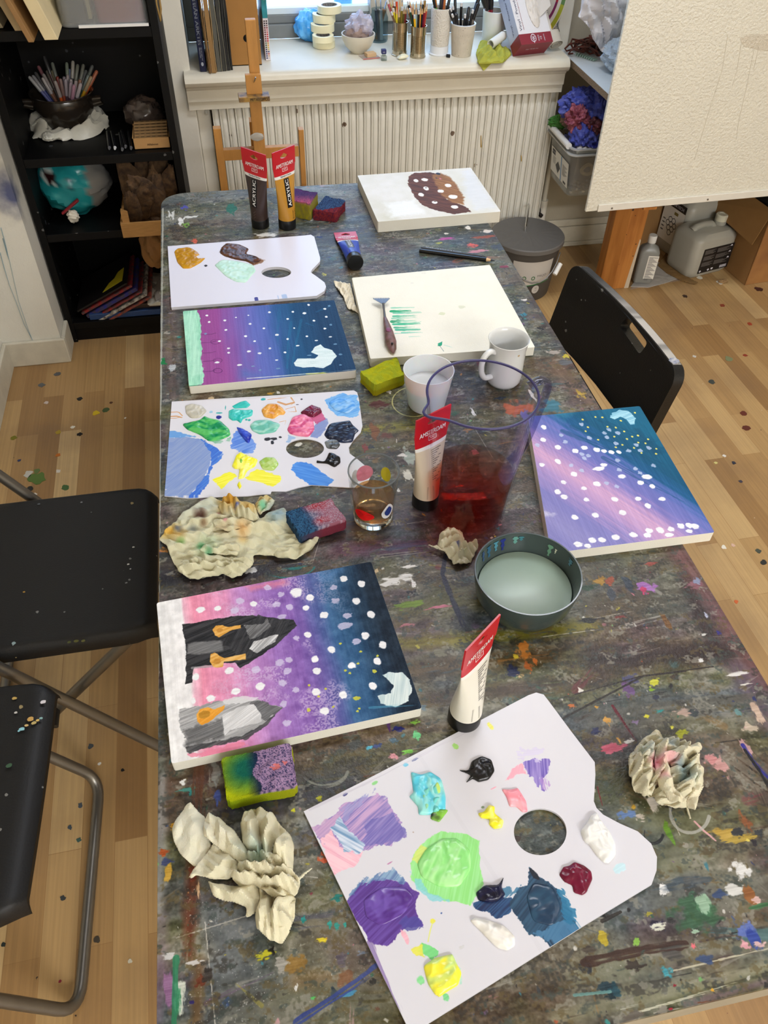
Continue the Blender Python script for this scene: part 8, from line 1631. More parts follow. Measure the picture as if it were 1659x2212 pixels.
# ================================================================== THINGS ON THE TABLE
def thin(name,tint,refl=1.0,rough=.03,ior=1.45,op=0):
 """thin clear plastic or glass wall: light passes straight, the surface reflects by its angle"""
 if name in MATS: return MATS[name]
 m=bpy.data.materials.new(name);m.use_nodes= True;N=m.node_tree.nodes;L=m.node_tree.links;MATS[name]=m
 b=N['Principled BSDF'];o=N['Material Output']
 t=N.new('ShaderNodeBsdfTransparent');t.inputs[0].default_value=tuple(lin(tint))+(1,)
 g=N.new('ShaderNodeBsdfGlossy');g.inputs['Roughness'].default_value=rough
 f=N.new('ShaderNodeLayerWeight');pw=N.new('ShaderNodeMath');pw.operation='POWER';pw.inputs[1].default_value=4;L.new(f.outputs['Facing'],pw.inputs[0])
 mu=N.new('ShaderNodeMath');mu.operation='MULTIPLY_ADD';mu.inputs[1].default_value=.55*refl;mu.inputs[2].default_value=.03*refl;L.new(pw.outputs[0],mu.inputs[0])
 mx=N.new('ShaderNodeMixShader');L.new(mu.outputs[0],mx.inputs[0]);L.new(t.outputs[0],mx.inputs[1]);L.new(g.outputs[0],mx.inputs[2])
 out=mx
 if op:
  b.inputs['Base Color'].default_value=tuple(lin(tint))+(1,);b.inputs['Roughness'].default_value=.3
  m2=N.new('ShaderNodeMixShader');m2.inputs[0].default_value=op;L.new(mx.outputs[0],m2.inputs[1]);L.new(b.outputs[0],m2.inputs[2]);out=m2
 L.new(out.outputs[0],o.inputs['Surface']); return m
for n_,a_ in (('window_glass',((250,252,255),.8)),('frosted_plastic',((240,242,242),.9,.15,1.4,.13)),('grey_clear_plastic',((236,238,236),.9,.1,1.4,.14)),('clear_film',((236,232,244),.9,.1,1.5,.4)),('jar_glass',((222,232,236),1)),('blue_jar_glass',((196,216,240),1)),('bottle_glass',((222,226,222),1)),('zip_film',((236,230,226),.8,.1,1.4,.3))):
 if n_ in MATS:
  old=MATS.pop(n_);new=thin(n_+'_thin',*a_);old.user_remap(new);bpy.data.materials.remove(old)
def paint_tube(lab,base,tl_,tr_,body,front='brand',H=None,z_seam=None,r=.0215,aw=.034,ink=(24,22,22)):
 base=np.array(base);top=(np.array(tl_)+np.array(tr_))/2;ax=top-base;Ht=np.linalg.norm(ax)
 M=frame(base,ax,np.array(tr_)-np.array(tl_))
 t=thing('paint_tube',lab,'paint tube',base, None)
 hc_=Ht*.125;zC=Ht*.80;ch=(Ht-zC)
 F= lambda p:(M@np.append(np.array(p,float),1))[:3]
 def ab(z):
  q=np.clip((z-hc_)/(zC-hc_),0,1); return r*.97+(aw-r*.97)*q**1.3,max(.0011,r*.97*(1-q**1.25))
 def loft(z0,z1,e,n=14,k=48,cap0=False):
  b=B();vs=[];
  for i in range(n+1):
   z=z0+(z1-z0)*i/n;a,d=ab(z)
   for j in range(k):th=2*PI*j/k;vs.append(F(((a+e)*math.cos(th),(d+e)*math.sin(th),z)))
  b.add(vs,[(i*k+j,i*k+(j+1)%k,(i+1)*k+(j+1)%k,(i+1)*k+j) for i in range(n) for j in range(k)]+[tuple(range(k))[::-1],tuple(range(n*k,n*k+k))]); return b
 def surf(x,z,e=.0006):
  a,d=ab(z) if z<zC else (aw,.0011); return F((x,-(d*math.sqrt(max(0,1-min(1,(x/a)**2)))+e),z))
 obj('cap',B().lathe((0,0,0),[(0,0),(r*.93,0),(r,.0015),(r,hc_-.002),(r*.96,hc_),(0,hc_)],40).xf(M),mat('black_cap',(18,18,19),.28),t,smooth=40)
 zr,zw=Ht*.70,Ht*.665
 obj('body',loft(hc_+.0005,zw,0),mat('tube_'+str(body),body,.28,spec=.5),t,smooth=50)
 wb_=obj('white_band',loft(zw,zr,.0001,3),mat('tube_white',(226,224,218),.35),t,smooth=50)
 rb2=obj('red_band',loft(zr,zC,.0001,6),mat('tube_red',(186,28,38),.3),t,smooth=50)
 slot=[(.011*math.cos(a)*(1 if abs(math.cos(a))>.3 else 1),.0042*math.sin(a)+(.0035*math.exp(-(math.cos(a)/.35)**2) if math.sin(a)>0 else 0)) for a in np.linspace(0,2*PI,28,endpoint=False)]
 sl_=[(p[0],zC+ch*.58+p[1]) for p in slot]
 b=B();b.prism([(-aw,zC-.0005),(aw,zC-.0005),(aw,Ht),(-aw,Ht)],-.0011,.0011,holes=[sl_]);b.v=[tuple(F((p[0],p[2],p[1]))) for p in b.v]
 obj('crimp',b,mat('tube_red',(186,28,38),.3),t)
 wp=mat('tube_print_white',(236,234,230),.4)
 b=B();lettering(b,'AMSTERDAM', lambda x,y:surf(x,zC-.001+y),width=aw*1.5,height=.009,bold=True,center=True);obj('brand_lettering',b,wp,rb2)
 b=B();fr=[(-.008,0),(.008,0),(.008,.0075),(-.008,.0075)];inn=[(-.0072,.0008),(.0072,.0008),(.0072,.0067),(-.0072,.0067)]
 zz=zC-.0115;b.add([surf(x,zz+y) for x,y in fr+inn],[(i,(i+1)%4,4+(i+1)%4,4+i) for i in range(4)]);obj('badge_frame',b,wp,rb2)
 b=B();lettering(b,'AAC', lambda x,y:surf(x,zz+.0028+y),width=.009,height=.003,center=True,bold=True);obj('badge_lettering',b,wp,rb2)
 dk=mat('tube_ink',ink,.4)
 if front=='brand':
  b=B();lettering(b,'Standard Series', lambda x,y:surf(x,zw+.0025+y,.0009),width=aw*.95,height=.0042,center=True,bold=True);obj('series_lettering',b,dk,wb_)
  za,zb=Ht*.30,zw-.002;x0,x1=-.0085,.0065
  b=B();n=12;vs=[surf(x,za+(zb-za)*i/n,.0004) for i in range(n+1) for x in (x0,(x0+x1)/2,x1)]
  b.add(vs,[(3*i+k,3*i+k+1,3*i+k+4,3*i+k+3) for i in range(n) for k in (0,1)]);bl_=obj('black_label',b,mat('tube_black_label',(20,20,21),.35),t,smooth=40)
  b=B();lettering(b,'ACRYLIC', lambda x,y:surf(x1-.003-y,za+.003+x,.0008),width=(zb-za)-.006,height=.009,bold=True);obj('acrylic_lettering',b,wp,bl_)
  b=B()
  for i in range(9):b.add([surf(-.012 if body[0]<90 else .003,hc_+.006+.0022*i,.0005),surf(-.001+.002*(i%3) if body[0]<90 else .013+.001*(i%3),hc_+.006+.0022*i,.0005),surf(-.001+.002*(i%3) if body[0]<90 else .013+.001*(i%3),hc_+.0072+.0022*i,.0005),surf(-.012 if body[0]<90 else .003,hc_+.0072+.0022*i,.0005)],[(0,1,2,3)])
  obj('small_print',b,mat('tube_grey_print',(100,92,88),.4) if body[0]<90 else dk,t)
  b=B();lettering(b,'+++', lambda x,y:surf(x,hc_+.004+y,.0007),width=.008,height=.004,x0=.001);obj('star_print',b,dk,t)
 else:
  g_=mat('tube_grey_print',(100,92,88),.4);b=B()
  for i in range(16):w_=.020-.004*((i*5)%4);z_=zw-.004-.0036*i;b.add([surf(-.004,z_,.0005),surf(-.004+w_,z_,.0005),surf(-.004+w_,z_-.0013,.0005),surf(-.004,z_-.0013,.0005)],[(0,1,2,3)])
  obj('small_print',b,g_,t)
  b=B()
  for i in range(16):z_=hc_+.005+.0016*i;b.add([surf(-.013,z_,.0005),surf(-.001,z_,.0005),surf(-.001,z_+.0004+.0005*((i*3)%3)/2,.0005),surf(-.013,z_+.0004+.0005*((i*3)%3)/2,.0005)],[(0,1,2,3)])
  obj('barcode',b,dk,t)
  b=B();lettering(b,'120 ml', lambda x,y:surf(.003+x,Ht*.32+y,.0006),width=.012,height=.004);obj('volume_lettering',b,dk,t)
 return t
H=.188
cp= lambda u,v:at(u,v,T+.0005)
paint_tube('dark brown acrylic paint tube standing on its cap, left of the yellow one',cp(563,487),at(519,317,T+H+.004),at(575,335,T+H),(58,44,40))
paint_tube('ochre yellow acrylic paint tube standing on its cap at the far end',cp(621,490),at(595,330,T+H),at(628,314,T+H+.004),(184,132,44))
paint_tube('white acrylic paint tube standing near the large front palette, printed back facing',cp(1002,1553),at(1007,1405,T+H),at(1079,1327,T+H),(222,218,204),'back')
paint_tube('cream paint-smeared acrylic tube standing just behind the drink jug',cp(918,1086),at(899,910,T+H),at(974,872,T+H),(206,192,168),'back')
paint_tube('small blue acrylic paint tube lying on its side beyond the blank canvas',at(768,568,T+.0195),at(714,504,T+.003),at(775,500,T+.003),(44,74,178),'brand',r=.0185,aw=.027)
def sponge(lab,quad,h,colf,z0=T+.0005,seed=0,sag=.004):
 q=[np.array(at(u,v,z0+h)) for u,v in quad];nu,nv,nw=26,18,7;b=B();cc=[]
 def P(u,v,w):
  p=(q[0]*(1-u)+q[1]*u)*(1-v)+(q[3]*(1-u)+q[2]*u)*v;p=p.copy();p[2]=z0+h*w
  e=.0035;du,dv,dw=min(u,1-u),min(v,1-v),min(w,1-w);ce=sum(max(0,1-d/.06)**2 for d in (du,dv))*e+max(0,1-dw/.15)*.001
  c=sum(q)/4;d=c-p;d[2]=0;p=p+d/(np.linalg.norm(d)+1e-9)*ce
  n=fbm(u*4+seed,v*3+w*2,seed,3)-.5;p[2]+=(n*sag*2-sag*.3)*w+(vn(u*80,v*60,seed)-.5)*.0012*(w>.9);p[:2]+=(vn(u*30+w*40,v*30,seed+5)-.5)*.0012+np.array([n,-n])*sag*.6
  return p
 def face(f,n,m):
  o=len(b.v);vs=[]
  for i in range(n+1):
   for j in range(m+1):
    u,v,w=f(i/n,j/m);vs.append(P(u,v,w));cc.append(colf(u,v,w))
  b.add(vs,[(i*(m+1)+j,(i+1)*(m+1)+j,(i+1)*(m+1)+j+1,i*(m+1)+j+1) for i in range(n) for j in range(m)])
 face(lambda a,c:(a,c,1),nu*3,nv*3);face(lambda a,c:(a,c,0),4,4)
 for s_ in (0,1):face(lambda a,c:(a,s_,c),nu,nw);face(lambda a,c:(s_,a,c),nv,nw)
 o=obj('sponge',b,mat('sponge_foam',attr=True,rough=.95,bump=1.6,bscale=900,spec=.1),smooth=50,cols=np.array(cc,float)); return tag(o,lab,'sponge')
mixc= lambda a,b_,k:np.array(a,float)*(1-k)+np.array(b_,float)*k
def spk(u,v,s,th,w=.05): return float(np.clip((vn(u*s,v*s*.7,77)-th)/w+.5,0,1))
sponge('yellow sponge stained purple and pink on top, standing behind the ochre tube',[(634,405),(690,414),(671,441),(620,431)],.044, lambda u,v,w:mixc(mixc((96,66,116),(196,96,130),float(np.clip(v*1.8-.9+u*.4,0,1))),(60,66,110),spk(u,v,70,.62)*.6) if w>.9 else mixc((172,160,44),(150,140,60),spk(u,w,30,.5)),seed=1,sag=.003)
sponge('red sponge stained blue on top at the far end of the table',[(702,421),(750,431),(727,461),(671,454)],.026, lambda u,v,w:mixc((70,100,140),(46,60,96),spk(u,v,80,.5)) if (w>.9 and v<.72+.2*math.sin(u*5)) else mixc((140,48,52),(100,40,60),spk(u,v+w,40,.5)),seed=2)
sponge('clean bright yellow sponge beside the white cup',[(772,800),(857,767),(880,807),(807,835)],.027, lambda u,v,w:mixc((206,206,40),(190,200,50),spk(u,v,12,.5,.4)) if w>.5 else mixc((196,186,30),(170,170,40),w),seed=3,sag=.006)
sponge('blue and pink stained sponge lying on the painted paper towel',crop([(1048,228),(1435,112),(1568,290),(1165,425)],320,1040,3.607),.026, lambda u,v,w:mixc(mixc(mixc((62,112,152),(176,112,130),float(np.clip(u*2.6-.75,0,1))),(186,60,70),float(np.clip(1.3-math.hypot((u-.62)*4,(v-.1)*4),0,1))+float(np.clip(1-math.hypot((u-.52)*5,(v-.75)*5),0,1))),(206,190,206) if u>.4 else (36,44,70),spk(u,v,110,.58)*.75) if w>.85 else mixc((52,80,110),(130,54,70),float(np.clip(u*2,0,1))),z0=T+.004,seed=4)
def spE(u,v,w):
 if w<.75: return mixc((150,176,20),(176,180,30),u)
 c=mixc((188,200,24),(30,110,90),float(np.clip(1.35-math.hypot((u-.33)*3.2,(v-.38)*2.2),0,1)))
 c=mixc(c,(30,44,84),float(np.clip(1.2-abs(u-.5)*7,0,1))*.9)
 if u>.46+.05*math.sin(v*9):c=mixc((182,150,188),(52,54,96),spk(u,v,120,.60)*.85)
 if math.hypot((u-.8)*2,(v-.5)*3)<.3 and vn(u*20,v*20,5)>.55:c=(230,130,130)
 return c
sponge('sponge half yellow-green and half lilac, leaning at the rocket canvas',[(470,1634),(634,1597),(648,1698),(482,1733)],.029,spE,seed=5,sag=.005)
mb_=at(1086,822,T+.0005);Hm=.096
mg=thing('mug','white porcelain mug with a handle beside the blank canvas','mug',mb_)
por=mat('white_porcelain',(216,217,214),.12,coat=.4)
obj('body',B().lathe(mb_,[(0,.002),(.026,.002),(.027,0),(.03,.001),(.0335,.008),(.0345,.02),(.0345,Hm*.75),(.0365,Hm*.93),(.0385,Hm-.001),(.0378,Hm),(.0362,Hm-.001),(.0335,Hm*.9),(.0315,Hm*.7),(.0312,.01),(.02,.006),(0,.006)],64),por,mg,smooth=50)
hd=at(1040,800,T+.05)-mb_;hd[2]=0;hd/=np.linalg.norm(hd)
ha=[(.033,.078),(.045,.084),(.058,.078),(.063,.062),(.060,.042),(.050,.028),(.034,.024)]
hp=[mb_+hd*x+np.array([0,0,z]) for x,z in ha]
dense=[]
for i in range(len(hp)-1):
 p0,p1,p2,p3=hp[max(i-1,0)],hp[i],hp[i+1],hp[min(i+2,len(hp)-1)]
 for q in range(6):
  s=q/6;dense.append(.5*((2*p1)+(-p0+p2)*s+(2*p0-5*p1+4*p2-p3)*s*s+(-p0+3*p1-3*p2+p3)*s**3))
dense.append(hp[-1])
obj('handle',B().tube(dense,.0055,14),por,mg,smooth=60)
st_=at(1105,758,T+.07);b=B();b.lathe((0,0,0),[(0,.0004),(.0024,.0002),(.0026,-.0006)],12).xf(frame(mb_+(st_-mb_)*np.array([0,0,1])+np.array([.010,-.0338,.01]),(.28,-.96,0),(0,0,1)));obj('coffee_spot',b,mat('coffee_spot',(176,150,110),.4),mg)
cb_=at(921,872,T+.0005);Hc_=.078
cu=thing('plastic_cup','white translucent plastic cup standing left of the jug','cup',cb_)
obj('wall',B().lathe(cb_,[(0,.001),(.03,.001),(.033,.0),(.0345,.003),(.046,Hc_),(.0448,Hc_),(.0332,.004),(0,.003)],64),mat('milky_cup',(222,224,224),.3,sss=.4),cu,smooth=50)
obj('water',B().lathe(cb_,[(0,.003),(.0336,.004),(.0403,.045),(0,.0452)],48),mat('clear_water',(206,208,206),.05,spec=.6),cu,smooth=40)
gb_=at(806,1118,T+.0005);Hg_=.104
tg=thing('tumbler','clear drinking glass with coloured printed dots holding a pale drink','glass',gb_)
gl_t=thin('tumbler_glass',(250,252,251),.9)
R0,R1=.0315,.0395;ro= lambda z:R0+(R1-R0)*z/Hg_
obj('wall',B().lathe(gb_,[(R0-.002,.0),(R0,.002)]+[(ro(z),z) for z in np.linspace(.006,Hg_-.001,6)]+[(R1-.001,Hg_),(R1-.0022,Hg_-.001),(ro(.013)-.0022,.013)],64),gl_t,tg,smooth=60)
obj('base',B().lathe(gb_,[(0,.001),(R0-.004,.0),(R0-.0005,.003),(ro(.012)-.0012,.012),(R0-.008,.0138),(0,.0145)],48),mat('thick_glass',(240,244,242),.02,trans=1,ior=1.45),tg,smooth=50)
obj('rim',B().lathe(gb_,[(R1-.0022,Hg_-.0012),(R1+.0001,Hg_-.0012),(R1-.0002,Hg_+.0004),(R1-.002,Hg_+.0004),(R1-.0022,Hg_-.0012)],64),thin('rim_glass',(170,176,176),1.4,op=.25),tg,smooth=60)
obj('drink',B().lathe(gb_,[(0,.0148),(R0-.006,.0148),(ro(.018)-.0026,.018),(ro(.052)-.0026,.052),(0,.0522)],48),thin('pale_drink',(236,206,166),.8,.02,1.33,op=.06),tg,smooth=40)
def gdot(ang,z,w_,h_,c,nm,shape=None):
 b=B();n=26;pts=[(w_*math.cos(t),h_*math.sin(t)) for t in np.linspace(0,2*PI,n,endpoint=False)] if shape is None else shape
 f= lambda x,y,e:gb_+np.array([(ro(z+y)+e)*math.cos(ang+x/.036),(ro(z+y)+e)*math.sin(ang+x/.036),z+y])
 b.add([f(0,0,.0003)]+[f(x,y,.0003) for x,y in pts],[(0,1+i,1+(i+1)%len(pts)) for i in range(len(pts))])
 obj('printed_dot',b,mat('dot_'+nm,c,.3),tg)
drop=[(.009*math.cos(t)*(1-.45*max(0,math.sin(t))),.013*math.sin(t)) for t in np.linspace(0,2*PI,26,endpoint=False)]
bean=[((.0155+.002*math.cos(2*t))*math.cos(t),(.0115-.002*math.cos(t))*math.sin(t)) for t in np.linspace(0,2*PI,26,endpoint=False)]
a_of= lambda u,v,z:math.atan2(*(at(u,v,T+z)-gb_)[[1,0]])
gdot(-PI/2-.62,.037,.015,.011,(214,24,24),'red',bean);gdot(-PI/2+.52,.043,.012,.016,(206,206,208),'pale',[(1.35*x,1.25*y) for x,y in drop]);
b=B();f2= lambda x,y:gb_+np.array([(ro(.043+y)+.0006)*math.cos(-PI/2+.54+x/.036),(ro(.043+y)+.0006)*math.sin(-PI/2+.54+x/.036),.043+y]);b.add([f2(0,0)]+[f2(.8*x,.8*y) for x,y in drop],[(0,1+i,1+(i+1)%26) for i in range(26)]);obj('printed_dot',b,mat('dot_blue',(34,52,116),.3),tg)
gdot(PI/2+.25,.066,.015,.015,(206,120,140),'pink');gdot(PI/2+.72,.066,.009,.015,(196,190,192),'grey');gdot(PI/2-.75,.066,.009,.014,(206,186,40),'yellow');gdot(PI+.1,.05,.007,.012,(170,168,168),'grey2')
wl_=at(1138,1275,T+.0005);wl_=(at(1040,1290,T)+at(1230,1290,T))/2;zr_=.068
rc=(at(1023,1236,T+zr_)+at(1259,1236,T+zr_))/2;rr=np.linalg.norm(at(1023,1236,T+zr_)-at(1259,1236,T+zr_))/2;rc[2]=T+.0005
bo=thing('bowl','dark green-grey bowl of cloudy paint water beside the jug','bowl',rc)
bmt=mat('dark_green_glaze',(58,70,68),.25,coat=.3,var=.08,vscale=30)
obj('body',B().lathe(rc,[(0,.002),(rr*.60,.0),(rr*.64,.001),(rr*.78,.008),(rr*.92,.03),(rr*.985,zr_-.002),(rr*.98,zr_),(rr*.955,zr_),(rr*.945,zr_-.003),(rr*.885,.034),(rr*.74,.012),(0,.007)],72),bmt,bo,smooth=50)
obj('water',B().lathe(rc,[(0,.008),(rr*.7,.012),(rr*.865,.034),(rr*.868,.0345),(rr*.85,.0352),(0,.0352)],72),mat('cloudy_water',(152,172,156),.34,var=.04,vscale=25,spec=.6),bo,smooth=40)
def drip(ang,z0,z1,w_,c,i):
 b=B();n=8;rin= lambda z:rr*(.885+(.945-.885)*(z-.034)/(zr_-.037))-.0009
 vs=[]
 for k in range(n+1):
  z=z0+(z1-z0)*k/n;ww=w_*(1+.5*math.sin(k*1.7+i))*(1-.6*k/n)
  for s in (-1,1):vs.append(rc+np.array([rin(z)*math.cos(ang+s*ww),rin(z)*math.sin(ang+s*ww),z]))
 b.add(vs,[(2*k,2*k+1,2*k+3,2*k+2) for k in range(n)]);obj('paint_drip',b,mat('drip'+str(c),c,.4),bo)
for i,(a,z0,z1,w_,c) in enumerate([(1.78,.063,.042,.05,(24,40,120)),(1.95,.063,.046,.05,(70,130,150)),(2.15,.063,.042,.06,(40,90,120)),(2.35,.063,.044,.05,(40,70,110)),(1.5,.063,.05,.06,(96,150,140)),(1.38,.063,.055,.05,(60,120,130)),(.75,.060,.040,.05,(104,150,122)),(.62,.058,.050,.02,(210,214,190)),(.2,.063,.052,.06,(80,130,150))]):drip(a,z0,z1,w_,c,i)
jb=np.array([.3175,.847,T+.0005]);Hj=.238;JR0,JR1=.0585,.0795
rj= lambda z:JR0+(JR1-JR0)*(z/Hj)**1.05
sp_d=at(903,907,T+Hj)-jb;sa=math.atan2(sp_d[1],sp_d[0])
def spout(p,a):
 z=p[2];d=(a-sa+PI)%(2*PI)-PI;k=max(0,(z/Hj-.80)/.20)**1.5;g=math.exp(-(d/.19)**2)
 R=math.hypot(p[0],p[1]);s=(R+.022*k*g)/max(R,1e-9); return np.array([p[0]*s,p[1]*s,z+.004*k*g])
jg=thing('jug','large clear plastic jug half full of red drink, with spout and handle','jug',jb)
jm=thin('jug_plastic',(244,244,251),.7,.05)
zs_=list(np.linspace(.006,Hj*.78,8))+list(np.linspace(Hj*.8,Hj,9))
obj('wall',B().lathe(jb,[(0,.001),(JR0-.004,0),(JR0-.001,.002)]+[(rj(z),z) for z in zs_]+[(rj(z)-.0024,z) for z in zs_[::-1]]+[(JR0-.005,.004),(0,.004)],96,fn=spout),jm,jg,smooth=60)
P_=[jb+spout(np.array([(rj(Hj)-.001)*math.cos(a),(rj(Hj)-.001)*math.sin(a),Hj]),a) for a in np.linspace(0,2*PI,97)]
obj('rim',B().tube(P_,.0019,8,caps=False),thin('violet_rim',(96,90,150),1.2,.05,1.5,op=.35),jg,smooth=60)
ho=at(1188,826,T+Hj*.95)-jb;hang=math.atan2(ho[1],ho[0]);hv=np.array([math.cos(hang),math.sin(hang),0])
hp=[jb+hv*(rj(z)+e-.001)+np.array([0,0,z]) for z,e in ((Hj*.965,0),(Hj*.985,.016),(Hj*.955,.031),(Hj*.88,.033),(Hj*.75,.030),(Hj*.6,.026),(Hj*.45,.018),(Hj*.38,.006),(Hj*.36,0))]
dense=[]
for i in range(len(hp)-1):
 p0,p1,p2,p3=hp[max(i-1,0)],hp[i],hp[i+1],hp[min(i+2,len(hp)-1)]
 for q in range(5):s=q/5;dense.append(.5*((2*p1)+(-p0+p2)*s+(2*p0-5*p1+4*p2-p3)*s*s+(-p0+3*p1-3*p2+p3)*s**3))
obj('handle',B().tube(dense+[hp[-1]],.0085,16,flat=.5),thin('jug_handle_plastic',(214,214,232),1.0,.05),jg,smooth=60)
zl_=.088
def rd_mat():
 m=bpy.data.materials.new('red_drink');m.use_nodes= True;N=m.node_tree.nodes;L=m.node_tree.links;MATS['red_drink']=m
 t=N.new('ShaderNodeBsdfTransparent');t.inputs[0].default_value=tuple(lin((246,236,228)))+(1,)
 g=N.new('ShaderNodeBsdfGlossy');g.inputs['Roughness'].default_value=.03;f=N.new('ShaderNodeMath');f.inputs[0].default_value=.02;f.inputs[1].default_value=.02
 mx=N.new('ShaderNodeMixShader');L.new(f.outputs[0],mx.inputs[0]);L.new(t.outputs[0],mx.inputs[1]);L.new(g.outputs[0],mx.inputs[2]);L.new(mx.outputs[0],N['Material Output'].inputs['Surface'])
 va=N.new('ShaderNodeVolumeAbsorption');va.inputs[0].default_value=(.985,.36,.10,1);va.inputs[1].default_value=32;L.new(va.outputs[0],N['Material Output'].inputs['Volume']); return m
obj('drink',B().lathe(jb,[(0,.0045),(JR0-.0055,.0045),(rj(.01)-.0028,.009)]+[(rj(z)-.0028,z) for z in (.03,.06,zl_-.001)]+[(rj(zl_)-.003,zl_),(0,zl_)],72),rd_mat(),jg,smooth=40)
obj('moulded_foot',B().lathe(jb,[(0,.0046),(.012,.0046),(.006,.011),(0,.013)],24),thin('foot_plastic',(235,220,214),1),jg,smooth=50)
zc=T+.0205
ct=thing('comb_tool','comb-ended painting tool with a brown wooden handle lying on the blank canvas','tool',at(838,700,zc))
Ck= lambda x,y,z:at(700+x/3.318,340+y/3.318,z)
l_,r__,nk=Ck(352,1012,zc+.013),Ck(472,1010,zc+.013),Ck(425,1048,zc+.012)
dn=np.array([0,0,-.0012]);tip_d=np.array([0,.012,-.004]);sd=r__-l_
b=B();pts=[l_,r__,nk+sd*.07,nk-sd*.07];b.add(pts+[p+dn for p in pts],[(0,1,2,3),(7,6,5,4),(0,4,5,1),(1,5,6,2),(2,6,7,3),(3,7,4,0)])
for i in range(10):
 c0=l_+sd*(i+.5)/10;a_,c_=c0-sd*.026,c0+sd*.026;p4=[a_,c_,c_+tip_d*.55,a_+tip_d*.55];b.add(p4+[p+dn for p in p4],[(0,1,2,3),(7,6,5,4),(0,4,5,1),(1,5,6,2),(2,6,7,3),(3,7,4,0)])
obj('comb',b,mat('comb_steel',(150,156,166),.25,metal=1),ct)
n2=Ck(436,1150,zc+.009);obj('shaft',B().tube([nk,nk*.5+n2*.5,n2],[.0028,.0022,.003],10),mat('tool_shaft',(120,116,112),.3,metal=.9),ct,smooth=50)
hp=[Ck(436,1148,zc+.009),Ck(447,1190,zc+.0095),Ck(466,1260,zc+.0095),Ck(478,1320,zc+.0085),Ck(492,1375,zc+.006),Ck(496,1402,zc+.004)]
obj('handle',B().tube(hp,[.0034,.0062,.0095,.0115,.0075,.002],16,flat=.75),mat('tool_wood',(92,68,56),.45,rgb2=(130,92,92),vscale=60),ct,smooth=60)
q=Ck(488,1332,zc+.0165);obj('hanging_hole',B().lathe(q,[(0,.0007),(.0022,.0005),(.0022,-.002)],12),mat('hole_dark',(34,26,22),.8),ct)
q=Ck(462,1235,zc+.017);b=B();blob(b,q,(.005,.007,.0012),3,.3);obj('pink_smear',b,mat('pink_smear',(126,62,96),.5),ct,smooth=40)
p0,p1=at(906,541,T+.005),at(1068,563,T+.005);d=(p1-p0)/np.linalg.norm(p1-p0)
pt_=thing('pencil','thick black pencil with a sharpened wood tip lying on the table','pencil',p0)
obj('shaft',B().tube([p0,p1-d*.019],.0046,6),mat('black_pencil',(18,18,19),.3),pt_,smooth=20);obj('wood',B().tube([p1-d*.019,p1-d*.009],[.0046,.0026],12),mat('pencil_wood',(206,168,120),.6),pt_,smooth=40);obj('lead',B().tube([p1-d*.009,p1],[.0024,.0012],10),mat('graphite',(40,40,44),.35),pt_,smooth=40)
sh_=np.array([-d[1],d[0],0])*.0098
pe=thing('pen','slim black pen with white print lying behind the thick pencil','pen',p0+sh_)
e0,e1=p0+sh_+d*.002,p1+sh_-d*.03
obj('barrel',B().tube([e0,e1],.0044,14),mat('black_pen',(22,22,24),.25),pe,smooth=40);obj('nib',B().tube([e1,e1+d*.012],[.0036,.0012],12),mat('dark_nib',(30,30,36),.3),pe,smooth=40)
b=B();lettering(b,'drawing pen 0.8 black', lambda x,y:e0+d*(.012+x)-np.array([-d[1],d[0],0])*(-.0008-y*.6)+np.array([0,0,.0046]),width=.085,height=.003);obj('lettering',b,mat('white_print',(215,215,225),.4),pe)
def towel_mat(name,rgb): return mat(name,rgb,.85,attr=False,sss=.15,bump=.5,bscale=500,var=.05,vscale=40)
def sheet(b,poly,z0,H,amp,seed,res=.0015,lam=(.008,.045),edge=.012,lift=.002,grow=1.0):
 """one torn leaf of paper: pleats along its length, facets between them"""
 A=np.array(poly);m_=A.mean(0);poly=[tuple(m_+(q-m_)*grow) for q in A];A=A-m_;w_,E=np.linalg.eigh(A.T@A);u_=E[:,1];v_=E[:,0];L_=lam[1]*.42
 def hf(X,Y,D):
  p=np.stack([X,Y],1);U=p@u_;V=p@v_
  wv=V/L_+1.5*(vn(U*28,V*16,seed)-.5)+.9*(vn(U*60,V*50,seed+2)-.5)+seed*.37
  f1=tri(wv);f2=tri((V*.8+U*.6)/(L_*.55)+1.2*(vn(U*40,V*40,seed+7)-.5));c=crumple(p,seed,(lam[0]*1.5,lam[1]),7)
  e=np.clip(D/edge,0,1);e=.3+.7*e*(2-e)
  return np.maximum(.0008,lift+H*e*(.62+.30*f1+.12*f2)+amp*(.0016*f1+.0008*f2+.75*c)*(.5+.5*e))
 relief(b,rounded(poly,[.2*min(np.linalg.norm(np.array(poly[i])-np.array(poly[i-1])),np.linalg.norm(np.array(poly[i])-np.array(poly[(i+1)%len(poly)]))) for i in range(len(poly))],2),z0,hf,res,skirt=False)
C4= lambda p,z=T:px(crop(p,340,1560,4.1475),z)
b=B()
sheet(b,C4([(155,985),(195,900),(270,790),(310,770),(360,830),(430,890),(420,1000),(480,1110),(400,1230),(340,1290),(230,1200),(170,1080)]),T+.004,.010,.35,201,grow=1.1,lam=(.02,.07),edge=.02)
sheet(b,C4([(430,880),(465,815),(560,860),(680,960),(790,1130),(810,1190),(740,1240),(560,1120),(425,1010)],T+.02),T+.010,.020,.5,202,grow=1.1,lam=(.012,.05),edge=.016)
sheet(b,C4([(300,1390),(340,1310),(400,1230),(500,1100),(640,1180),(740,1250),(700,1330),(620,1400),(480,1400),(370,1370),(330,1395)],T+.01),T+.006,.016,.5,203,grow=1.1,lam=(.012,.05),edge=.02)
sheet(b,C4([(755,900),(790,800),(850,760),(930,770),(1050,850),(1170,1000),(1200,1080),(1185,1350),(1100,1320),(1000,1290),(880,1240),(800,1150),(770,1020)],T+.02),T+.002,.045,.7,204,grow=1.1,lam=(.012,.06),edge=.024)
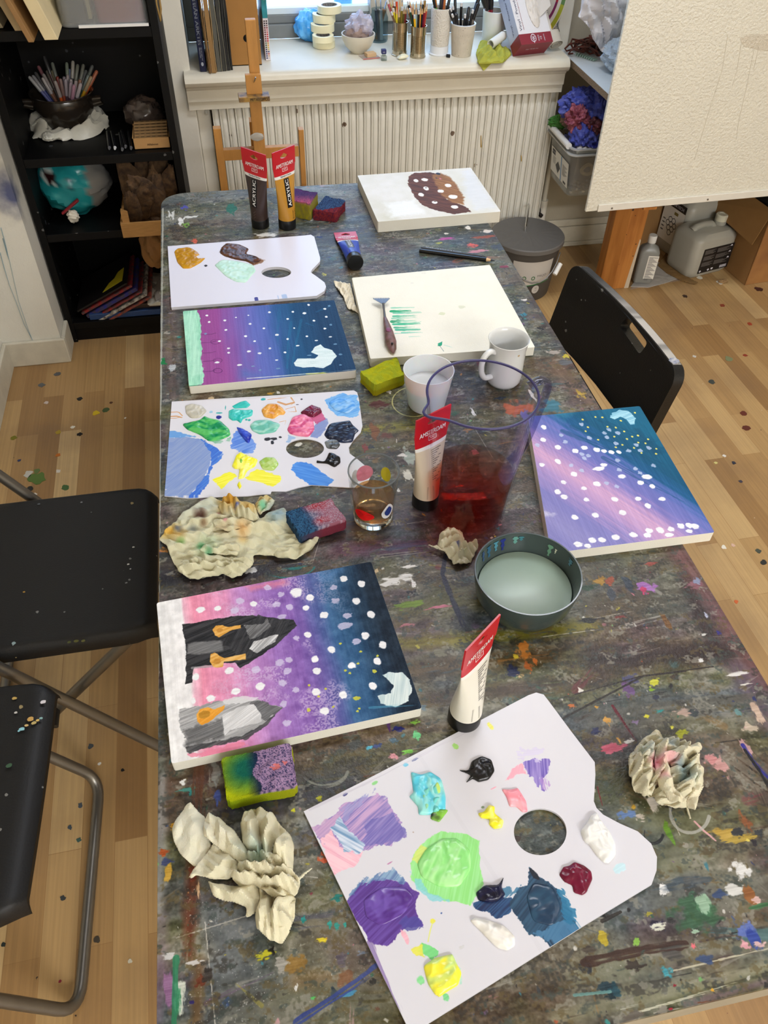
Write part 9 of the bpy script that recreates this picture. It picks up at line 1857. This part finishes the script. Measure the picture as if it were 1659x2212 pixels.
sheet(b,C4([(680,1380),(720,1280),(830,1180),(960,1150),(1120,1200),(1190,1330),(1250,1400),(1240,1500),(1100,1560),(980,1520),(880,1430),(760,1450)],T+.02),T+.008,.034,1.0,205,grow=1.1,lam=(.008,.035),edge=.016)
sheet(b,C4([(470,1410),(520,1450),(620,1450),(720,1460),(800,1430),(880,1450),(920,1480),(910,1620),(850,1690),(780,1720),(790,1640),(650,1600),(520,1560)],T+.01),T+.003,.016,.5,206,grow=1.1,lam=(.012,.05))
sheet(b,C4([(920,1480),(1000,1500),(1150,1560),(1220,1560),(1215,1710),(1195,1790),(1110,1935),(990,1900),(900,1830),(885,1730),(930,1600)],T+.015),T+.002,.036,.9,207,grow=1.1,lam=(.012,.05),edge=.02)
sheet(b,C4([(1180,1470),(1200,1420),(1260,1390),(1340,1330),(1415,1285),(1350,1350),(1270,1420),(1215,1480)],T+.01),T+.008,.006,.3,208,edge=.004)
def tcol(base,stains):
 S_=[(at(u,v,T)[:2],r_,np.array(c,float),a) for u,v,r_,c,a in stains]
 def f(v):
  C=np.zeros((len(v),3));C[:]=base;C+=((fbm(v[:,0]*120,v[:,1]*120,9)-.5)*10)[:, None]
  for p,r_,c,a in S_:
   d=np.hypot(v[:,0]-p[0],v[:,1]-p[1])+r_*.9*(fbm(v[:,0]*60,v[:,1]*60,int(r_*1e4))-.5);k=(np.clip(1.25-d/r_,0,1)*a)[:, None];C=C*(1-k)+c*k
  return C
 return f
tw_m=mat('paper_towel',attr=True,rough=.85,bump=.4,bscale=600,spec=.2,sss=.1)
tag(obj('paper_towel',b,tw_m,smooth=24,solid=.0005,fix=False,cols=tcol((224,214,184),[(560,1860,.012,(150,196,186),.6),(400,1800,.05,(222,216,200),.6),(545,1850,.02,(206,214,200),.5)])),'crumpled cream paper towel, nearly clean, in the near left of the table','paper towel')
C5= lambda p,z=T:px(crop(p,1259,1480,3.5675),z)
b=B()
sheet(b,C5([(350,600),(365,530),(440,430),(560,345),(640,375),(690,390),(780,420),(930,425),(930,480),(880,500),(950,640),(940,760),(905,850),(860,900),(720,940),(640,920),(570,900),(560,830),(500,830),(420,780),(370,680)],T+.015),T+.001,.034,1.1,211,lam=(.008,.04),edge=.02)
sheet(b,C5([(360,600),(375,510),(440,480),(560,540),(590,700),(555,820),(490,825),(410,760)],T+.03),T+.010,.034,.8,212,lam=(.008,.04),edge=.018)
sheet(b,C5([(590,420),(650,380),(690,400),(660,560),(720,730),(820,850),(800,880),(700,860),(610,760),(580,640)],T+.04),T+.020,.028,.6,213,lam=(.01,.05),edge=.014)
sheet(b,C5([(830,560),(900,600),(950,700),(905,850),(880,950),(820,920),(810,860),(860,760)],T+.03),T+.018,.018,.4,214,lam=(.012,.05),edge=.014)
sheet(b,C5([(680,470),(780,430),(930,428),(930,480),(860,500),(790,590),(700,600)],T+.035),T+.018,.022,.5,215,lam=(.01,.04),edge=.012)
sheet(b,C5([(440,430),(540,400),(580,470),(560,560),(470,540)],T+.03),T+.014,.026,.7,216,lam=(.008,.03),edge=.012)
sheet(b,C5([(780,920),(800,935),(832,1050),(815,1045)]),T+.001,.003,.2,217,edge=.004)
tag(obj('paper_towel',b,tw_m,smooth=24,solid=.0005,fix=False,cols=tcol((214,204,176),[(1405,1668,.010,(236,150,166),.9),(1433,1660,.010,(234,170,176),.8),(1420,1700,.008,(230,150,160),.7),(1460,1676,.010,(80,104,120),.6),(1470,1690,.014,(170,196,200),.6),(1437,1620,.012,(150,170,184),.6),(1390,1640,.012,(176,186,180),.6)])),'crumpled cream paper towel ball with pink stains on the right of the table','paper towel')
b=B();sheet(b,px([(922,1176),(945,1177),(950,1150),(972,1140),(1000,1150),(1006,1176),(1030,1164),(1034,1180),(1016,1214),(985,1220),(962,1194),(940,1184)],T+.01),T+.001,.024,.55,221,lam=(.008,.03),edge=.012,res=.0014)
tag(obj('paper_towel',b,tw_m,smooth=24,solid=.0005,fix=False,cols=tcol((222,214,188),[(985,1195,.004,(60,70,130),.7),(1000,1205,.006,(180,190,150),.5)])),'small crumpled cream paper towel at the foot of the jug','paper towel')
C6= lambda p,z=T:px(crop(p,320,1040,3.607),z)
b=B()
sheet(b,C6([(80,455),(190,340),(290,250),(400,170),(500,140),(560,165),(650,150),(830,190),(870,300),(960,240),(1060,205),(1100,280),(1170,430),(1330,395),(1335,440),(1290,525),(1160,600),(1000,600),(820,590),(825,640),(800,680),(710,740),(650,760),(590,720),(400,765),(330,765),(235,710),(180,600),(150,520)]),T+.0005,.007,.55,231,lam=(.012,.06),edge=.02)
sheet(b,C6([(225,700),(260,620),(400,600),(520,640),(600,600),(760,590),(825,635),(795,680),(710,740),(650,755),(590,715),(400,762),(325,760)],T+.008),T+.004,.014,.8,232,lam=(.008,.04),edge=.014)
sheet(b,C6([(540,180),(620,110),(730,138),(830,195),(865,300),(770,310),(700,290),(590,270)],T+.012),T+.005,.020,.9,233,lam=(.008,.04),edge=.014)
sheet(b,C6([(828,165),(870,125),(970,118),(992,160),(950,215),(870,250),(840,215)],T+.008),T+.002,.014,.8,234,lam=(.006,.03),edge=.01)
sheet(b,C6([(500,300),(700,285),(860,330),(820,360),(600,390),(520,360)],T+.01),T+.007,.008,.4,235,lam=(.01,.04),edge=.01)
sheet(b,C6([(600,470),(720,490),(700,580),(500,560),(390,540),(440,480)],T+.012),T+.008,.008,.5,236,lam=(.01,.04),edge=.008)
sheet(b,C6([(940,520),(1140,490),(1250,460),(1330,400),(1330,440),(1280,525),(1160,598),(1000,598)],T+.008),T+.004,.009,.5,237,lam=(.012,.05),edge=.01)
s6= lambda x,y,r_,c,a:(320+x/3.607,1040+y/3.607,r_,c,a)
tag(obj('paper_towel',b,tw_m,smooth=24,solid=.0005,fix=False,cols=tcol((208,200,168),[s6(660,185,.026,(196,142,50),.95),s6(790,230,.018,(206,160,80),.8),s6(170,400,.020,(212,160,60),.85),s6(250,440,.014,(200,150,70),.7),s6(405,270,.012,(72,44,34),.95),s6(440,345,.008,(110,80,54),.7),s6(480,520,.022,(170,192,152),.7),s6(420,520,.008,(90,180,120),.8),s6(480,590,.007,(80,170,120),.7),s6(1010,270,.022,(150,178,190),.8),s6(740,395,.014,(214,150,80),.75),s6(600,400,.014,(176,150,110),.5),s6(545,268,.005,(190,110,130),.8),s6(705,258,.006,(60,80,170),.8),s6(610,340,.004,(200,110,130),.7),s6(350,380,.008,(100,110,110),.6),s6(230,385,.007,(50,66,100),.7),s6(260,490,.008,(140,190,110),.7),s6(900,225,.008,(110,190,150),.8),s6(910,150,.012,(206,166,80),.8),s6(740,480,.010,(206,160,90),.6),s6(240,250,.03,(196,200,186),.6),s6(450,200,.02,(190,200,196),.5)])),'spread paper towel soaked with ochre, brown and green paint, left of the tumbler','paper towel')
b=B();sheet(b,px(crop([(62,895),(185,912),(200,960),(222,1060),(262,1140),(232,1115),(205,1110),(165,1085),(145,1020),(98,955)],700,340,3.318),T),T+.0005,.006,.5,241,lam=(.008,.03),edge=.01,res=.0014)
tag(obj('torn_paper',b,mat('torn_paper',(224,214,190),.7),smooth=24,solid=.0005,fix=False),'torn cream paper scrap at the left edge of the blank canvas','paper')
